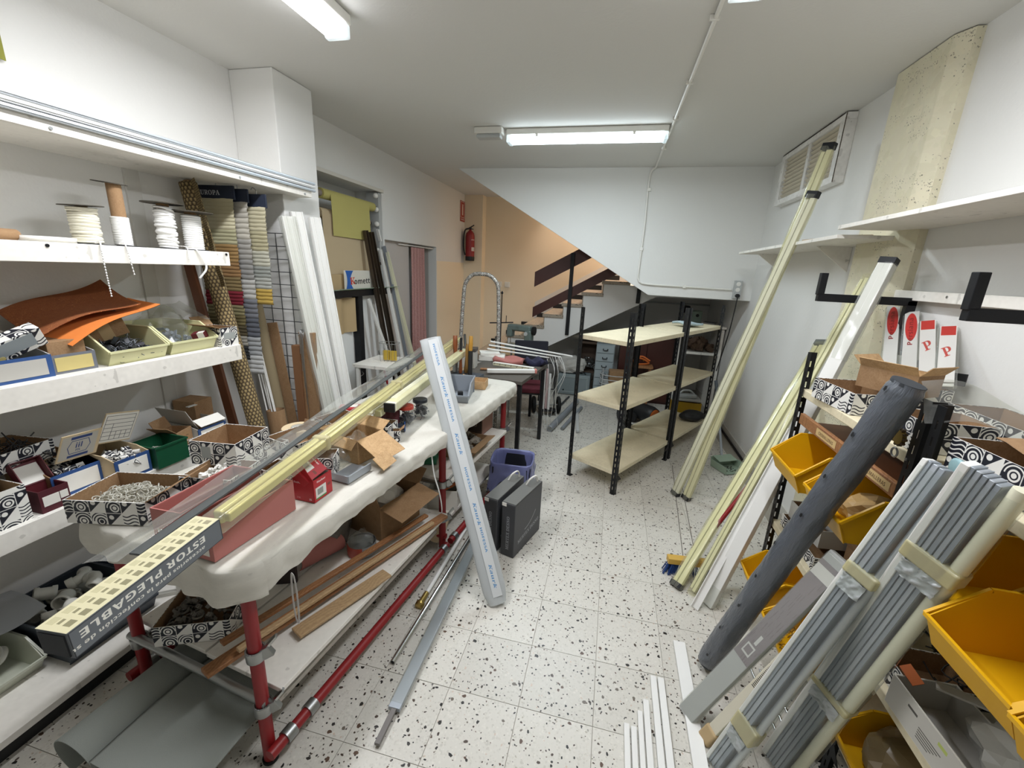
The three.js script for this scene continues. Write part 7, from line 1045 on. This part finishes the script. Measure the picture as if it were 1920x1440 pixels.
function railBundle(label, a, b, w, up, n, bands, o = {}) {
  const g = groupAB('rail_bundle', label, 'rail bundle', a, b, up, 'aluminium rail bundles'); const d = 0.045;
  mesh('white_rail', bx(d, g.L, w * 0.16, 0, g.L / 2, w * 0.42), M.whitePaint, g.g);
  for (let i = 0; i < n; i++) { const ww = w * 0.54 / n; mesh('rail', [bx(d * 0.9, g.L - 0.004 * i, ww * 0.985, -0.002, g.L / 2, w * 0.31 - ww * i, null, 0.002), bx(d * 0.98, g.L - 0.004 * i, ww * 0.25, -0.001, g.L / 2, w * 0.31 - ww * (i + 0.3), null, 0.001)], i % 2 ? M.railAlu : M.railAlu2, g.g); }
  mesh('round_rail', cyl(w * 0.14, g.L, 0, g.L / 2, -w * 0.36, 18), o.round || M.alu, g.g);
  for (const [y, h] of bands) { mesh('tape_band', bx(d + 0.01, h, w * 1.04, 0, g.L * y, 0, null, 0.008), M.tape, g.g); mesh('crumpled_film', surf((u, v) => { const q = 0.35 + 0.12 * vnoise(u * 6, v * 6, y * 30); return [d * 0.55 + 0.006 * vnoise(u * 9, v * 9, y * 20), g.L * y - h / 2 - v * 0.05, (u - 0.5) * w * 0.75]; }, 16, 8, 0.0012), M.milky, g.g); }
  mesh('film', surf((u, v) => { const a2 = u * 6.283, nn = 1 + 0.05 * vnoise(u * 6, v * 20, 7), q = (c) => Math.sign(c) * Math.pow(Math.abs(c), 0.45); return [q(Math.cos(a2)) * (d * 0.5 + 0.004) * nn, v * g.L * 0.985, q(Math.sin(a2)) * w * 0.52 * nn]; }, 24, 50), M.clear, g.g);
  return g;
}
railBundle('thinner taped bundle of aluminium rails leaning on the right rack', [0.548, 0.004, -1.27], [0.87, 1.284, -1.21], 0.085, [-0.8, 0.35, 0.5], 3, [[0.18, 0.07], [0.72, 0.04]]);
railBundle('thicker taped bundle of aluminium rails nearest the right picture edge', [0.768, 0.004, -1.33], [0.868, 1.327, -1.068], 0.12, [-0.8, 0.35, 0.5], 5, [[0.36, 0.025], [0.8, 0.05]], { round: M.ivory });
{
  const lt = textTex(128, 512, '#8b8486', [], (x) => { x.fillStyle = '#7b7174'; for (let i = 0; i < 60; i++) x.fillRect(rnd() * 128, rnd() * 512, 3, rr(10, 40)); x.fillStyle = '#d8d7d2'; x.fillRect(0, 20, 128, 46); x.strokeStyle = '#d2d2cf'; x.lineWidth = 8; x.strokeRect(34, 440, 56, 40); x.fillStyle = '#d2d2cf'; x.fillRect(60, 380, 20, 46); });
  const g = groupAB('blind_package', 'flat grey labelled blind package leaning left of the aluminium bundles', 'package', [0.465, 0.004, -1.44], [0.845, 0.83, -1.45], [-0.8, 0.35, 0.5]); mesh('body', bx(0.028, g.L, 0.072, 0, g.L / 2, 0), M.lightGrey, g.g); mesh('label', tf(new THREE.PlaneGeometry(0.07, 0.5), [0.0148, g.L * 0.68, 0], [0, Math.PI / 2, 0]), texMat(lt, 0.45), g.g); mesh('film', bx(0.034, g.L - 0.01, 0.082, 0, g.L / 2, 0, null, 0.01), M.film, g.g);
  const bt = textTex(64, 512, '#cfc9b6', [], (x) => { x.fillStyle = '#33302c'; for (let i = 0; i < 26; i++) x.fillRect(10, 120 + i * 6, 40, 3); x.fillRect(8, 30, 8, 60); });
  const h = groupAB('printed_profile', 'slim cream profile with black print under the grey labelled package', 'profile', [0.52, 0.004, -1.36], [0.8, 0.62, -1.38], [-0.8, 0.35, 0.5]); mesh('body', bx(0.02, h.L, 0.04, 0, h.L / 2, 0), M.ivory, h.g); mesh('print', tf(new THREE.PlaneGeometry(0.036, h.L * 0.9), [0.0108, h.L / 2, 0], [0, Math.PI / 2, 0]), texMat(bt, 0.5), h.g); mesh('tan_cap', bx(0.036, 0.07, 0.055, 0, 0.03, 0, null, 0.01), M.tan, h.g);
  // white strips lying on the floor
  const strips = [[0.485, 0.055, -1.80, 'widest white strip on the floor, farthest right of the row'], [0.378, 0.028, -1.575, 'second white strip from the right on the floor'], [0.346, 0.026, -1.575, 'third white strip from the right on the floor'], [0.307, 0.024, -1.455, 'fourth white strip from the right on the floor'], [0.28, 0.02, -1.40, 'fifth white strip from the right on the floor'], [0.253, 0.022, -1.33, 'leftmost but one white strip on the floor'], [0.226, 0.022, -1.335, 'leftmost white strip on the floor']];
  for (const [x, w, z, l] of strips) { const t = thing('white_strip', l, 'strip', [x, 0, 0], 0, 'white strips on the floor'); mesh('strip', bx(w, 0.018, z * -1 - 0.75, 0, 0.009, (z - 0.75) / 2, null, 0.003), M.whitePaint, t); }
}
{ // dustpan and pole by the right wall
  const d = thing('dustpan', 'green grey long handled dustpan by the right wall', 'dustpan', [1.22, 0.006, -3.98], 0.5);
  mesh('pan', [flat(0.24, 0.004, 0.2, 0, 0.003, 0), flat(0.004, 0.07, 0.2, 0.12, 0.035, 0, [0, 0.0, -0.15]), flat(0.004, 0.07, 0.2, -0.12, 0.035, 0, [0, 0, 0.15]), flat(0.24, 0.09, 0.004, 0, 0.045, -0.1, [-0.2, 0, 0]), flat(0.2, 0.004, 0.1, 0, 0.085, -0.06, [0.2, 0, 0])], M.greenGrey, d);
  mesh('handle', rodAB([0, 0.07, -0.1], [0.02, 0.74, -0.36], 0.012), M.greyAlu, d); mesh('grip', rodAB([0.018, 0.66, -0.33], [0.021, 0.76, -0.37], 0.016), M.slate, d);
  heap('floor_sweepings', 'swept dirt lying in the dustpan', 'dirt', [1.22, 0.011, -3.96], 0.5, 0.12, 0.1, 0.012, 40, [() => new THREE.TetrahedronGeometry(0.006)], mk(0x3d3a33, 0.9));
  tag(mesh('black_pole', rodAB([1.405, 0.014, -5.3], [1.405, 0.014, -4.2], 0.012, 12), M.blackMetal), 'black pole lying on the floor along the right wall', 'pole');
}
renderer.render(scene, camera);
